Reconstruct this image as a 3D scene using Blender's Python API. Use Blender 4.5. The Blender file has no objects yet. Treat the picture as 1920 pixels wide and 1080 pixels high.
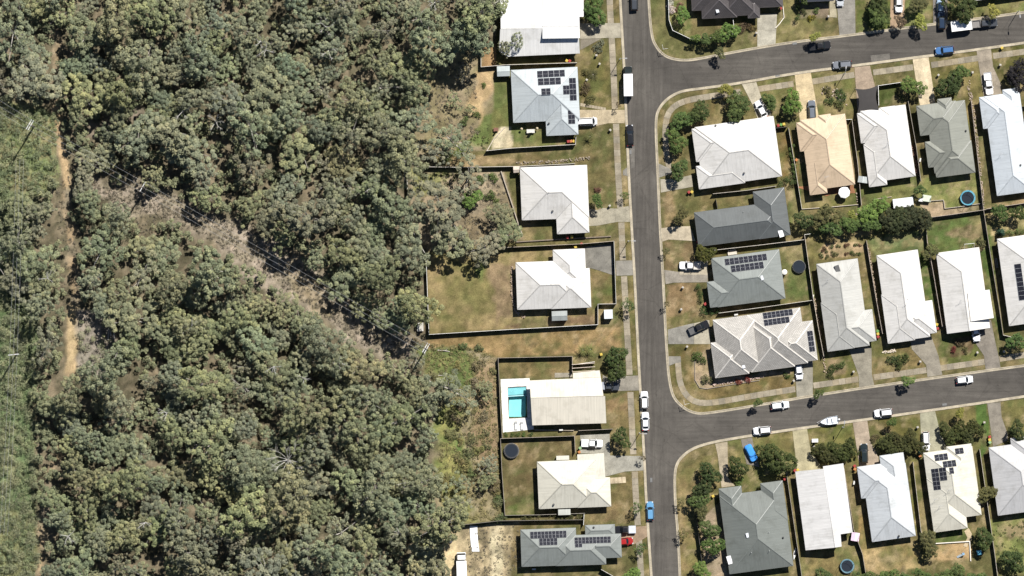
import bpy, math, random
import numpy as np
from mathutils import Vector, Matrix

# ------------------------------------------------------------------ set-up
S = 0.13                       # metres per map unit (the photograph's 1920 x 1080 grid is the map)
def W2(u, v): return ((u - 960.0) * S, (540.0 - v) * S)
def W3(u, v, z=0.0): return Vector(((u - 960.0) * S, (540.0 - v) * S, z))
rad = math.radians
scene = bpy.context.scene
COL = scene.collection

# camera: survey aircraft looking straight down
CAM_H = 1500.0
cam_d = bpy.data.cameras.new("survey_camera")
cam_d.sensor_width = 36.0
cam_d.lens = 36.0 * CAM_H / (1920 * S)
cam_d.clip_start = 10.0
cam_d.clip_end = 6000.0
cam = bpy.data.objects.new("survey_camera", cam_d)
cam.location = (0, 0, CAM_H)
COL.objects.link(cam)
scene.camera = cam

# sky + sun (sun in the north-north-east, mid morning, southern hemisphere)
SUN_EL, SUN_AZ = 52.0, 31.0    # azimuth measured from north (+Y) towards east (+X)
world = bpy.data.worlds.new("World")
scene.world = world
world.use_nodes = True
wn = world.node_tree.nodes
bg = wn.get("Background") or wn.new("ShaderNodeBackground")
wo = wn.get("World Output") or wn.new("ShaderNodeOutputWorld")
world.node_tree.links.new(bg.outputs[0], wo.inputs[0])
sky = wn.new("ShaderNodeTexSky")
sky.sky_type = 'NISHITA'
sky.sun_disc = False
sky.sun_elevation = rad(SUN_EL)
sky.sun_rotation = rad(SUN_AZ)
sky.air_density = 0.75; sky.dust_density = 0.2; sky.ozone_density = 2.0      # crisp dry air
scene.cycles.diffuse_bounces = 2
world.node_tree.links.new(sky.outputs[0], bg.inputs[0])
bg.inputs[1].default_value = 0.05
sun_d = bpy.data.lights.new("sun", 'SUN')
sun_d.energy = 5.0
sun_d.angle = rad(0.5)
sun_d.color = (1.0, 0.965, 0.91)
sun = bpy.data.objects.new("sun", sun_d)
sv = Vector((math.sin(rad(SUN_AZ)) * math.cos(rad(SUN_EL)), math.cos(rad(SUN_AZ)) * math.cos(rad(SUN_EL)), math.sin(rad(SUN_EL))))
sun.rotation_euler = sv.to_track_quat('Z', 'Y').to_euler()
sun.location = (60, 120, 200)
COL.objects.link(sun)
scene.view_settings.view_transform = 'Standard'
scene.view_settings.look = 'None'
scene.view_settings.exposure = 0.58
scene.view_settings.gamma = 1.0
scene.view_settings.use_curve_mapping = False
KALB = 1.60                    # what a flat sunlit white surface renders at, for picking base colours

def lin(c):
    c = c / 255.0
    return c / 12.92 if c <= 0.04045 else ((c + 0.055) / 1.055) ** 2.4
def alb(r, g, b, k=KALB):
    return (min(lin(r) / k, 0.85), min(lin(g) / k, 0.85), min(lin(b) / k, 0.85), 1.0)

# ------------------------------------------------------------------ materials
def new_mat(name):
    m = bpy.data.materials.new(name)
    m.use_nodes = True
    nt = m.node_tree
    b = nt.nodes.get("Principled BSDF")
    return m, nt, b
def N(nt, t, **kw):
    n = nt.nodes.new(t)
    for k, v in kw.items(): setattr(n, k, v)
    return n
def mixc(nt, a, b, fac, mode='MIX'):
    n = nt.nodes.new("ShaderNodeMix"); n.data_type = 'RGBA'; n.blend_type = mode
    for sock, val in ((n.inputs[0], fac), (n.inputs[6], a), (n.inputs[7], b)):
        if hasattr(val, 'is_output'): nt.links.new(val, sock)
        else: sock.default_value = val
    return n.outputs[2]
def noise(nt, scale, detail=4, rough=0.55, vec=None):
    n = N(nt, "ShaderNodeTexNoise"); n.inputs['Scale'].default_value = scale
    n.inputs['Detail'].default_value = detail; n.inputs['Roughness'].default_value = rough
    if vec is not None: nt.links.new(vec, n.inputs['Vector'])
    return n.outputs['Fac']
def ramp(nt, fac, stops):
    r = N(nt, "ShaderNodeValToRGB")
    els = r.color_ramp.elements
    while len(els) < len(stops): els.new(0.5)
    for e, (p, c) in zip(els, stops):
        e.position = p; e.color = c if len(c) == 4 else (*c, 1)
    nt.links.new(fac, r.inputs[0])
    return r.outputs[0]
def g(v): return (v, v, v, 1)
def objcol(nt): return N(nt, "ShaderNodeObjectInfo").outputs['Color']
def wpos(nt): return N(nt, "ShaderNodeNewGeometry").outputs['Position']
def bump(nt, b, h, strength, dist):
    n = N(nt, "ShaderNodeBump"); n.inputs['Strength'].default_value = strength; n.inputs['Distance'].default_value = dist
    nt.links.new(h, n.inputs['Height']); nt.links.new(n.outputs[0], b.inputs['Normal'])

M = {}
def tinted(name, rough, noise_scale=1.5, lo=0.82, hi=1.12, spec=0.3, metallic=0.0, coat=0.0, bmp=0.0, fine=None):
    """object colour times gentle wear"""
    m, nt, b = new_mat(name)
    c = objcol(nt); p = wpos(nt)
    f = ramp(nt, noise(nt, noise_scale, 5, 0.6, p), [(0.3, g(lo)), (0.72, g(hi))])
    c = mixc(nt, c, f, 1.0, 'MULTIPLY')
    if fine:
        f2 = ramp(nt, noise(nt, fine, 3, 0.7, p), [(0.3, g(0.86)), (0.7, g(1.12))])
        c = mixc(nt, c, f2, 1.0, 'MULTIPLY')
    nt.links.new(c, b.inputs['Base Color'])
    b.inputs['Roughness'].default_value = rough
    b.inputs['Specular IOR Level'].default_value = spec
    b.inputs['Metallic'].default_value = metallic
    b.inputs['Coat Weight'].default_value = coat
    if bmp: bump(nt, b, noise(nt, (fine or noise_scale) * 2, 3, 0.6, p), bmp, 0.02)
    M[name] = m
    return m
tinted('concrete', 0.85, 0.5, 0.66, 1.2, fine=4.0, bmp=0.2)
tinted('fence_board', 0.8, 2.0, 0.7, 1.2)
tinted('render_wall', 0.85, 0.8, 0.9, 1.06)
tinted('plastic', 0.45, 2.0, 0.92, 1.05)
tinted('paint', 0.28, 0.6, 0.97, 1.02, spec=0.5, coat=0.4)
tinted('fabric', 0.9, 1.0, 0.9, 1.05)
tinted('stone', 0.9, 3.0, 0.6, 1.3, bmp=0.3)
tinted('steel', 0.45, 2.0, 0.85, 1.1, spec=0.5)
tinted('timber', 0.8, 3.0, 0.7, 1.2)
tinted('bark', 0.9, 1.5, 0.6, 1.25)
tinted('mulch', 0.95, 1.3, 0.7, 1.25, fine=6.0, bmp=0.4)

m, nt, b = new_mat('dark_glass')
b.inputs['Base Color'].default_value = (0.012, 0.016, 0.02, 1); b.inputs['Roughness'].default_value = 0.06
b.inputs['Specular IOR Level'].default_value = 0.6; M['dark_glass'] = m
m, nt, b = new_mat('rubber')
b.inputs['Base Color'].default_value = (0.018, 0.018, 0.019, 1); b.inputs['Roughness'].default_value = 0.85; M['rubber'] = m
m, nt, b = new_mat('lamp_lens')
b.inputs['Base Color'].default_value = (0.6, 0.62, 0.65, 1); b.inputs['Roughness'].default_value = 0.1; M['lamp_lens'] = m
m, nt, b = new_mat('red_lens')
b.inputs['Base Color'].default_value = (0.3, 0.01, 0.01, 1); b.inputs['Roughness'].default_value = 0.2; M['red_lens'] = m

# asphalt: pale worn aggregate, wheel-track mottling
m, nt, b = new_mat('asphalt')
p = wpos(nt)
def stretched(sx, sy, rz):
    mp = N(nt, "ShaderNodeMapping"); mp.inputs['Scale'].default_value = (sx, sy, 1); mp.inputs['Rotation'].default_value = (0, 0, rz)
    nt.links.new(p, mp.inputs[0]); return noise(nt, 1.0, 5, 0.65, mp.outputs[0])
sx_ = N(nt, "ShaderNodeSeparateXYZ"); nt.links.new(p, sx_.inputs[0])
mr = N(nt, "ShaderNodeMapRange"); mr.inputs['From Min'].default_value = 36.0; mr.inputs['From Max'].default_value = 42.0
nt.links.new(sx_.outputs[0], mr.inputs['Value'])
ns, ew = stretched(1.1, 0.05, rad(-3)), stretched(0.05, 1.1, rad(-8))
mm_ = N(nt, "ShaderNodeMix"); nt.links.new(mr.outputs[0], mm_.inputs[0]); nt.links.new(ns, mm_.inputs[2]); nt.links.new(ew, mm_.inputs[3])
streak = ramp(nt, mm_.outputs[0], [(0.3, g(0.76)), (0.5, g(1.0)), (0.72, g(1.32))])
c1 = ramp(nt, noise(nt, 0.06, 4, 0.6, p), [(0.3, alb(89, 85, 80)), (0.7, alb(112, 107, 100))])
c2 = ramp(nt, noise(nt, 7.0, 3, 0.8, p), [(0.3, g(0.70)), (0.7, g(1.28))])
c3 = ramp(nt, noise(nt, 0.4, 6, 0.7, p), [(0.25, g(0.80)), (0.5, g(1.0)), (0.78, g(1.16))])
spot = ramp(nt, noise(nt, 0.9, 2, 0.5, p), [(0.24, g(0.62)), (0.33, g(1.0))])
c = mixc(nt, mixc(nt, c1, c2, 1.0, 'MULTIPLY'), c3, 1.0, 'MULTIPLY')
c = mixc(nt, mixc(nt, c, streak, 1.0, 'MULTIPLY'), spot, 0.7, 'MULTIPLY')
vo = N(nt, "ShaderNodeTexVoronoi"); vo.feature = 'DISTANCE_TO_EDGE'; vo.inputs['Scale'].default_value = 0.11
wp = N(nt, "ShaderNodeTexNoise"); wp.inputs['Scale'].default_value = 0.5; nt.links.new(p, wp.inputs['Vector'])
wadd = mixc(nt, p, wp.outputs['Color'], 0.12, 'ADD'); nt.links.new(wadd, vo.inputs['Vector'])
crack = ramp(nt, vo.outputs['Distance'], [(0.0, g(0.72)), (0.016, g(1.0))])
c = mixc(nt, c, crack, 0.55, 'MULTIPLY')
nt.links.new(c, b.inputs['Base Color']); b.inputs['Roughness'].default_value = 0.9
b.inputs['Specular IOR Level'].default_value = 0.2
M['asphalt'] = m

# corrugated painted steel roofing: UV.x runs across the sheet, UV.y down the slope (metres)
m, nt, b = new_mat('roof_metal')
uv = N(nt, "ShaderNodeUVMap"); uv.uv_map = 'UVMap'
sep = N(nt, "ShaderNodeSeparateXYZ"); nt.links.new(uv.outputs[0], sep.inputs[0])
mp = N(nt, "ShaderNodeMapping"); mp.inputs['Scale'].default_value = (3.0, 0.12, 1); nt.links.new(uv.outputs[0], mp.inputs[0])
streak = ramp(nt, noise(nt, 1.0, 4, 0.6, mp.outputs[0]), [(0.25, g(0.78)), (0.65, g(1.05))])
wv = N(nt, "ShaderNodeTexWave"); wv.wave_type = 'BANDS'; wv.bands_direction = 'X'
wv.inputs['Scale'].default_value = 0.42; wv.inputs['Distortion'].default_value = 0.15; wv.inputs['Scale'].default_value = 0.9
nt.links.new(uv.outputs[0], wv.inputs['Vector'])
rib = ramp(nt, wv.outputs['Fac'], [(0.0, g(0.86)), (0.3, g(1.0)), (1.0, g(1.03))])
blotch = ramp(nt, noise(nt, 0.35, 5, 0.65, wpos(nt)), [(0.26, (0.70, 0.69, 0.66, 1)), (0.5, g(1.0)), (0.8, (1.06, 1.05, 1.03, 1))])
c = mixc(nt, objcol(nt), streak, 0.8, 'MULTIPLY')
c = mixc(nt, c, rib, 0.5, 'MULTIPLY')
c = mixc(nt, c, blotch, 0.7, 'MULTIPLY')
nt.links.new(c, b.inputs['Base Color']); b.inputs['Roughness'].default_value = 0.5
b.inputs['Specular IOR Level'].default_value = 0.35
bump(nt, b, wv.outputs['Fac'], 0.12, 0.02)
M['roof_metal'] = m

# concrete roof tiles
m, nt, b = new_mat('roof_tile')
uv = N(nt, "ShaderNodeUVMap"); uv.uv_map = 'UVMap'
br = N(nt, "ShaderNodeTexBrick"); br.inputs['Scale'].default_value = 1.0
br.inputs['Brick Width'].default_value = 0.5; br.inputs['Row Height'].default_value = 0.42
br.inputs['Mortar Size'].default_value = 0.055; br.inputs['Color1'].default_value = g(1.0); br.inputs['Color2'].default_value = g(0.84)
br.inputs['Mortar'].default_value = g(0.55)
nt.links.new(uv.outputs[0], br.inputs['Vector'])
blotch = ramp(nt, noise(nt, 0.5, 5, 0.65, wpos(nt)), [(0.28, g(0.8)), (0.75, g(1.1))])
c = mixc(nt, mixc(nt, objcol(nt), br.outputs['Color'], 1.0, 'MULTIPLY'), blotch, 1.0, 'MULTIPLY')
nt.links.new(c, b.inputs['Base Color']); b.inputs['Roughness'].default_value = 0.75
bump(nt, b, br.outputs['Fac'], -0.5, 0.04)
M['roof_tile'] = m

# solar cells
m, nt, b = new_mat('solar_cell')
tc = N(nt, "ShaderNodeTexCoord")
br = N(nt, "ShaderNodeTexBrick"); br.offset = 0.0
br.inputs['Scale'].default_value = 1.0; br.inputs['Brick Width'].default_value = 0.167; br.inputs['Row Height'].default_value = 0.1
br.inputs['Mortar Size'].default_value = 0.008
br.inputs['Color1'].default_value = (0.012, 0.013, 0.02, 1); br.inputs['Color2'].default_value = (0.016, 0.016, 0.024, 1)
br.inputs['Mortar'].default_value = (0.05, 0.05, 0.055, 1)
nt.links.new(tc.outputs['Object'], br.inputs['Vector'])
nt.links.new(br.outputs['Color'], b.inputs['Base Color']); b.inputs['Roughness'].default_value = 0.25
b.inputs['Specular IOR Level'].default_value = 0.3
M['solar_cell'] = m

# leaves: object colour, per-leaf tone, some light passing through
def leaf_mat(name, trans):
    m, nt, b = new_mat(name)
    at = N(nt, "ShaderNodeAttribute"); at.attribute_name = 'tone'
    oi = N(nt, "ShaderNodeObjectInfo")
    rnd = ramp(nt, oi.outputs['Random'], [(0.0, g(0.9)), (1.0, g(1.12))])
    c = mixc(nt, oi.outputs['Color'], rnd, 1.0, 'MULTIPLY')
    tn = ramp(nt, at.outputs['Fac'], [(0.0, (0.50, 0.54, 0.52, 1)), (0.5, g(1.0)), (1.0, (1.6, 1.5, 1.3, 1))])
    c = mixc(nt, c, tn, 1.0, 'MULTIPLY')
    nt.links.new(c, b.inputs['Base Color']); b.inputs['Roughness'].default_value = 0.6
    b.inputs['Specular IOR Level'].default_value = 0.06
    tr = N(nt, "ShaderNodeBsdfTranslucent"); nt.links.new(c, tr.inputs[0])
    mx = N(nt, "ShaderNodeMixShader"); mx.inputs[0].default_value = trans
    out = nt.nodes.get("Material Output")
    nt.links.new(b.outputs[0], mx.inputs[1]); nt.links.new(tr.outputs[0], mx.inputs[2]); nt.links.new(mx.outputs[0], out.inputs[0])
    M[name] = m
leaf_mat('leaf', 0.21)

# ground: the painted cover colour (grass, litter, dirt) times fine grain
m, nt, b = new_mat('ground_cover')
at = N(nt, "ShaderNodeAttribute"); at.attribute_name = 'cover'
p = wpos(nt)
n1 = ramp(nt, noise(nt, 0.35, 6, 0.65, p), [(0.25, (0.72, 0.76, 0.7, 1)), (0.55, g(1.0)), (0.8, (1.22, 1.16, 1.1, 1))])
n2 = ramp(nt, noise(nt, 2.2, 5, 0.75, p), [(0.28, g(0.66)), (0.5, g(1.0)), (0.75, g(1.3))])
n3 = ramp(nt, noise(nt, 8.0, 3, 0.7, p), [(0.3, g(0.75)), (0.7, g(1.22))])
c = mixc(nt, at.outputs['Color'], n1, 1.0, 'MULTIPLY')
c = mixc(nt, c, n2, 0.85, 'MULTIPLY')
c = mixc(nt, c, n3, 1.0, 'MULTIPLY')
nt.links.new(c, b.inputs['Base Color']); b.inputs['Roughness'].default_value = 0.95
b.inputs['Specular IOR Level'].default_value = 0.1
bump(nt, b, noise(nt, 3.5, 5, 0.75, p), 0.6, 0.25)
M['ground_cover'] = m

# pool water
m, nt, b = new_mat('pool_water')
tp = N(nt, "ShaderNodeBsdfTransparent"); tp.inputs[0].default_value = (0.78, 0.95, 0.96, 1)
gl = N(nt, "ShaderNodeBsdfGlossy"); gl.inputs['Roughness'].default_value = 0.03
fr = N(nt, "ShaderNodeFresnel"); fr.inputs['IOR'].default_value = 1.33
mx = N(nt, "ShaderNodeMixShader")
bn = N(nt, "ShaderNodeBump"); bn.inputs['Strength'].default_value = 0.2; bn.inputs['Distance'].default_value = 0.05
nt.links.new(noise(nt, 2.5, 3, 0.5, wpos(nt)), bn.inputs['Height'])
nt.links.new(bn.outputs[0], gl.inputs['Normal']); nt.links.new(fr.outputs[0], mx.inputs[0])
nt.links.new(tp.outputs[0], mx.inputs[1]); nt.links.new(gl.outputs[0], mx.inputs[2])
nt.links.new(mx.outputs[0], nt.nodes.get("Material Output").inputs[0])
M['pool_water'] = m

# ------------------------------------------------------------------ object helpers
def tag(o, label=None, cat=None, group=None, kind=None):
    if label: o['label'] = label
    if cat: o['category'] = cat
    if group: o['group'] = group
    if kind: o['kind'] = kind
    return o
def mesh_of(name, verts, faces, mats, midx=None, uvs=None, smooth=False):
    me = bpy.data.meshes.new(name)
    me.from_pydata([tuple(v) for v in verts], [], faces)
    for mm in (mats if isinstance(mats, (list, tuple)) else [mats]): me.materials.append(mm)
    if midx is not None: me.polygons.foreach_set('material_index', midx)
    if uvs is not None:
        l = me.uv_layers.new(name='UVMap')
        l.data.foreach_set('uv', np.asarray(uvs, dtype=np.float32).ravel())
    if smooth: me.polygons.foreach_set('use_smooth', [True] * len(me.polygons))
    me.update()
    return me
def obj(name, me, parent=None, loc=None, rotz=0.0, scale=None, color=None):
    o = bpy.data.objects.new(name, me)
    COL.objects.link(o)
    if parent is not None: o.parent = parent
    if loc is not None: o.location = loc
    if rotz: o.rotation_euler = (0, 0, rotz)
    if scale is not None: o.scale = scale
    if color is not None: o.color = color
    return o
def empty(name, loc=(0, 0, 0), rotz=0.0, label=None, cat=None, group=None):
    o = bpy.data.objects.new(name, None)
    o.empty_display_size = 0.3
    o.location = loc; o.rotation_euler = (0, 0, rotz)
    COL.objects.link(o)
    return tag(o, label, cat, group)

class MB:
    """collects polygons for one mesh"""
    def __init__(s): s.v = []; s.f = []; s.m = []; s.uv = []
    def poly(s, pts, mi=0, uv=None):
        i = len(s.v); s.v += [tuple(p) for p in pts]; s.f.append(list(range(i, i + len(pts)))); s.m.append(mi)
        s.uv += (uv if uv else [(p[0], p[1]) for p in pts])
    def box(s, x0, y0, z0, x1, y1, z1, mi=0):
        a = [(x0, y0, z0), (x1, y0, z0), (x1, y1, z0), (x0, y1, z0), (x0, y0, z1), (x1, y0, z1), (x1, y1, z1), (x0, y1, z1)]
        for q in ((0, 3, 2, 1), (4, 5, 6, 7), (0, 1, 5, 4), (1, 2, 6, 5), (2, 3, 7, 6), (3, 0, 4, 7)): s.poly([a[k] for k in q], mi)
    def prism(s, pts2, z0, z1, mi=0, bottom=False):
        """pts2 counter-clockwise; z0, z1 numbers or functions of (x, y)"""
        f0 = z0 if callable(z0) else (lambda x, y: z0); f1 = z1 if callable(z1) else (lambda x, y: z1)
        s.poly([(x, y, f1(x, y)) for x, y in pts2], mi)
        if bottom: s.poly([(x, y, f0(x, y)) for x, y in reversed(pts2)], mi)
        n = len(pts2)
        for i in range(n):
            (ax, ay), (bx, by) = pts2[i], pts2[(i + 1) % n]
            s.poly([(ax, ay, f0(ax, ay)), (bx, by, f0(bx, by)), (bx, by, f1(bx, by)), (ax, ay, f1(ax, ay))], mi)
    def loft(s, rings, mi=0, cap=True, capmi=None, bottom=True):
        n = len(rings[0])
        for a, b in zip(rings[:-1], rings[1:]):
            for i in range(n):
                j = (i + 1) % n
                s.poly([a[i], a[j], b[j], b[i]], mi)
        if cap: s.poly(rings[-1], mi if capmi is None else capmi)
        if bottom: s.poly(list(reversed(rings[0])), mi)
    def tube(s, pts, radii, n=6, mi=0):
        pts = [Vector(p) for p in pts]; rings = []
        for i, p in enumerate(pts):
            d = (pts[min(i + 1, len(pts) - 1)] - pts[max(i - 1, 0)])
            d = d.normalized() if d.length > 1e-9 else Vector((0, 0, 1))
            ax = d.cross(Vector((0, 0, 1)));
            if ax.length < 1e-3: ax = Vector((1, 0, 0))
            ax.normalize(); ay = d.cross(ax)
            r = radii[i] if isinstance(radii, (list, tuple)) else radii
            rings.append([tuple(p + ax * (r * math.cos(2 * math.pi * k / n)) + ay * (r * math.sin(2 * math.pi * k / n))) for k in range(n)])
        s.loft(rings, mi)
    def cyl(s, c, r, z0, z1, n=20, mi=0, r1=None):
        r1 = r if r1 is None else r1
        a = [(c[0] + r * math.cos(2 * math.pi * k / n), c[1] + r * math.sin(2 * math.pi * k / n), z0) for k in range(n)]
        b = [(c[0] + r1 * math.cos(2 * math.pi * k / n), c[1] + r1 * math.sin(2 * math.pi * k / n), z1) for k in range(n)]
        s.loft([a, b], mi)
    def mesh(s, name, mats, smooth=False): return mesh_of(name, s.v, s.f, mats, s.m, s.uv, smooth)
    def build(s, name, mats, parent=None, color=None, smooth=False, **kw): return obj(name, s.mesh(name, mats, smooth), parent, color=color, **kw)

# 2-D polygon helpers (world metres)
def area2(p): return 0.5 * sum(p[i][0] * p[(i + 1) % len(p)][1] - p[(i + 1) % len(p)][0] * p[i][1] for i in range(len(p)))
def ccw(p): return list(p) if area2(p) > 0 else list(reversed(p))
def clip(poly, f):
    """keep the part where the affine function f >= 0"""
    out = []; n = len(poly)
    for i in range(n):
        a, b = poly[i], poly[(i + 1) % n]; fa, fb = f(a), f(b)
        if fa >= 0: out.append(a)
        if (fa >= 0) != (fb >= 0):
            t = fa / (fa - fb); out.append((a[0] + t * (b[0] - a[0]), a[1] + t * (b[1] - a[1])))
    return out
def edge_f(a, b): return lambda p: (b[0] - a[0]) * (p[1] - a[1]) - (b[1] - a[1]) * (p[0] - a[0])   # >= 0 on the left
def ok(p): return len(p) >= 3 and abs(area2(p)) > 2e-3
def subtract(P, Q):
    if not ok(Q): return [P]
    out = []; cur = P; n = len(Q)
    for i in range(n):
        f = edge_f(Q[i], Q[(i + 1) % n])
        o = clip(cur, lambda p: -f(p))
        if ok(o): out.append(o)
        cur = clip(cur, f)
        if not ok(cur): break
    return out
def inside(p, poly):
    x, y = p; r = False; n = len(poly)
    for i in range(n):
        (x0, y0), (x1, y1) = poly[i], poly[(i + 1) % n]
        if (y0 > y) != (y1 > y) and x < (x1 - x0) * (y - y0) / (y1 - y0) + x0: r = not r
    return r
def px(poly): return ccw([W2(*p) for p in poly])
# ------------------------------------------------------------------ ground sheet with painted cover
rng = np.random.default_rng(7)
def vnoise(u, v, cell, seed):
    r = np.random.default_rng(seed); n = 160
    gtab = r.random((n, n))
    x = u / cell + 40; y = v / cell + 40
    xi = np.floor(x).astype(int); yi = np.floor(y).astype(int); fx = x - xi; fy = y - yi
    fx = fx * fx * (3 - 2 * fx); fy = fy * fy * (3 - 2 * fy)
    a = gtab[xi % n, yi % n]; b_ = gtab[(xi + 1) % n, yi % n]; c_ = gtab[xi % n, (yi + 1) % n]; d_ = gtab[(xi + 1) % n, (yi + 1) % n]
    return (a * (1 - fx) + b_ * fx) * (1 - fy) + (c_ * (1 - fx) + d_ * fx) * fy
STEP = 4
us = np.arange(-240, 2161, STEP, dtype=float); vs = np.arange(-240, 1321, STEP, dtype=float)
U, V = np.meshgrid(us, vs)
fb = lambda cell, s: (vnoise(U, V, cell, s) - 0.5) * 2
warpU = fb(40, 1) * 9 + fb(14, 2) * 6; warpV = fb(40, 3) * 9 + fb(14, 4) * 6
def sdist(poly, wob):
    """signed distance (inside positive) in map units"""
    pu = U + warpU * wob; pv = V + warpV * wob
    best = np.full(U.shape, 1e9); ins = np.zeros(U.shape, bool); n = len(poly)
    for i in range(n):
        (ax, ay), (bx, by) = poly[i], poly[(i + 1) % n]
        dx, dy = bx - ax, by - ay; L = dx * dx + dy * dy + 1e-9
        t = np.clip(((pu - ax) * dx + (pv - ay) * dy) / L, 0, 1)
        best = np.minimum(best, np.hypot(pu - ax - t * dx, pv - ay - t * dy))
        if ay != by:
            cond = ((ay > pv) != (by > pv)) & (pu < dx * (pv - ay) / dy + ax); ins ^= cond
    return np.where(ins, best, -best)
cover = np.zeros(U.shape + (3,)); cover[:] = alb(140, 122, 108)[:3]
def paint(poly, rgb, soft=6, wob=1.0, amt=1.0, patch=0, seed=11, rgb2=None, cell=26):
    d = sdist(poly, wob); a = np.clip(d / soft + 0.5, 0, 1); a = a * a * (3 - 2 * a) * amt
    c = np.array(alb(*rgb)[:3])[None, None, :] * np.ones(U.shape + (1,))
    if rgb2 is not None:
        k = np.clip((vnoise(U, V, cell, seed) * 0.6 + vnoise(U, V, cell * .35, seed + 1) * 0.4 - 0.32) / 0.34, 0, 1)[..., None]
        c = c * (1 - k) + np.array(alb(*rgb2)[:3]) * k
    if patch: a = a * np.clip((vnoise(U, V, patch, seed + 5) - 0.35) / 0.3, 0, 1)
    cover[:] = cover * (1 - a[..., None]) + c * a[..., None]
LITTER, STRAW, DRY, OLIVE, GREEN, DIRT = (150, 130, 118), (172, 144, 102), (138, 116, 74), (112, 103, 58), (92, 106, 56), (196, 166, 124)
ALL = [(-240, -240), (2160, -240), (2160, 1320), (-240, 1320)]
paint(ALL, (140, 122, 100), 6, 0, 1, rgb2=(104, 94, 74), seed=21, cell=14)
# western strip: green ground cover under the wires
paint([(-240, 170), (60, 190), (104, 215), (112, 330), (95, 352), (20, 372), (-240, 380)], (126, 138, 84), 14, 1, 1, rgb2=(150, 138, 98), seed=31, cell=24)
paint([(-240, 400), (60, 480), (70, 620), (60, 900), (75, 1010), (70, 1200), (-240, 1320)], (104, 122, 80), 14, 1, 1, rgb2=(132, 130, 96), seed=33, cell=30)
paint([(-240, 960), (30, 950), (72, 990), (60, 1320), (-240, 1320)], (140, 136, 92), 14, 1, 0.9, seed=35)
paint([(60, -20), (85, -20), (78, 25), (62, 25)], (120, 150, 90), 8)
paint([(-140, 330), (70, 360), (60, 560), (-140, 570)], (128, 128, 98), 18, 1, 0.9, rgb2=(104, 118, 80), seed=37)
# dirt track
TRACK = [(92, -60), (97, 0), (102, 60), (108, 130), (106, 200), (112, 250), (122, 310), (126, 350), (128, 400), (131, 440), (134, 500), (139, 570), (136, 620), (131, 700), (122, 760), (118, 830), (98, 890), (86, 950), (76, 1010), (70, 1140)]
def strip(line, w):
    l = []; r = []
    for i, (x, y) in enumerate(line):
        a = line[max(i - 1, 0)]; b_ = line[min(i + 1, len(line) - 1)]
        dx, dy = b_[0] - a[0], b_[1] - a[1]; L = math.hypot(dx, dy); nx, ny = -dy / L, dx / L
        ww = w[i] if isinstance(w, list) else w
        l.append((x + nx * ww / 2, y + ny * ww / 2)); r.append((x - nx * ww / 2, y - ny * ww / 2))
    return l + r[::-1]
paint(strip(TRACK, 15), (182, 150, 116), 8, 0.5, 0.85, rgb2=(150, 132, 112), seed=41)
paint(strip(TRACK[4:8], 13), (204, 166, 124), 6, 0.3, 0.85)
paint(strip(TRACK[11:14], 20), (206, 172, 128), 7, 0.3, 0.9)
paint([(145, 575), (205, 590), (212, 640), (190, 700), (140, 705)], (168, 152, 142), 14, 1, 0.9)
# power-line clearing: pinkish dry litter
paint([(160, 335), (250, 340), (330, 366), (400, 398), (475, 420), (565, 490), (640, 556), (700, 606), (765, 645), (740, 676), (690, 668), (610, 606), (540, 562), (450, 500), (365, 440), (295, 408), (215, 392)], (182, 160, 146), 22, 1.4, 1, rgb2=(146, 130, 110), seed=44, cell=12)
paint([(170, 345), (245, 362), (330, 388), (420, 430), (480, 440), (560, 505), (640, 580), (720, 640), (775, 650), (770, 690), (700, 672), (610, 605), (540, 560), (450, 500), (360, 432), (260, 400)], (182, 160, 146), 18, 1.6, 0.8, rgb2=(148, 132, 112), seed=45, cell=12)
paint([(540, 495), (600, 540), (640, 600), (600, 600), (560, 545)], (172, 148, 112), 14, 1.6, 0.5)
paint([(150, 240), (262, 190), (270, 215), (180, 260)], (164, 142, 130), 14, 1.2, 0.6)
# shrubland between bush and houses
paint([(770, 640), (900, 640), (935, 670), (942, 830), (945, 985), (835, 985), (800, 900), (850, 760), (790, 690)], (150, 132, 96), 16, 1.2, 1, rgb2=(158, 140, 112), seed=51, cell=22)
paint([(780, 645), (870, 650), (895, 690), (870, 740), (800, 700)], (134, 136, 76), 14, 1.3, 1, rgb2=(104, 118, 62), seed=53, cell=16)
paint([(815, 770), (860, 760), (880, 830), (870, 930), (900, 980), (845, 985), (815, 900)], (158, 148, 84), 16, 1.4, 1, rgb2=(128, 134, 72), seed=55, cell=18)
paint([(880, 700), (935, 690), (940, 860), (905, 900), (885, 800)], (162, 130, 98), 16, 1.4, 0.8)
paint([(855, 830), (870, 820), (872, 860), (858, 868)], (104, 126, 64), 8, 1, 0.9)
# edge of the bush by the top-left houses
paint([(770, 60), (900, 110), (925, 150), (925, 290), (860, 300), (780, 290), (770, 190)], (170, 146, 118), 14, 1.2, 1, rgb2=(148, 132, 96), seed=57)
paint([(888, 128), (925, 132), (922, 160), (900, 200), (905, 250), (893, 255), (885, 200)], (206, 168, 122), 10, 1.2, 0.95)
paint([(880, 250), (925, 200), (925, 282), (870, 282)], (112, 128, 62), 10, 1.3, 0.9)
paint([(903, 80), (930, 80), (931, 124), (902, 126)], (164, 126, 86), 4, 0.2)
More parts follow.
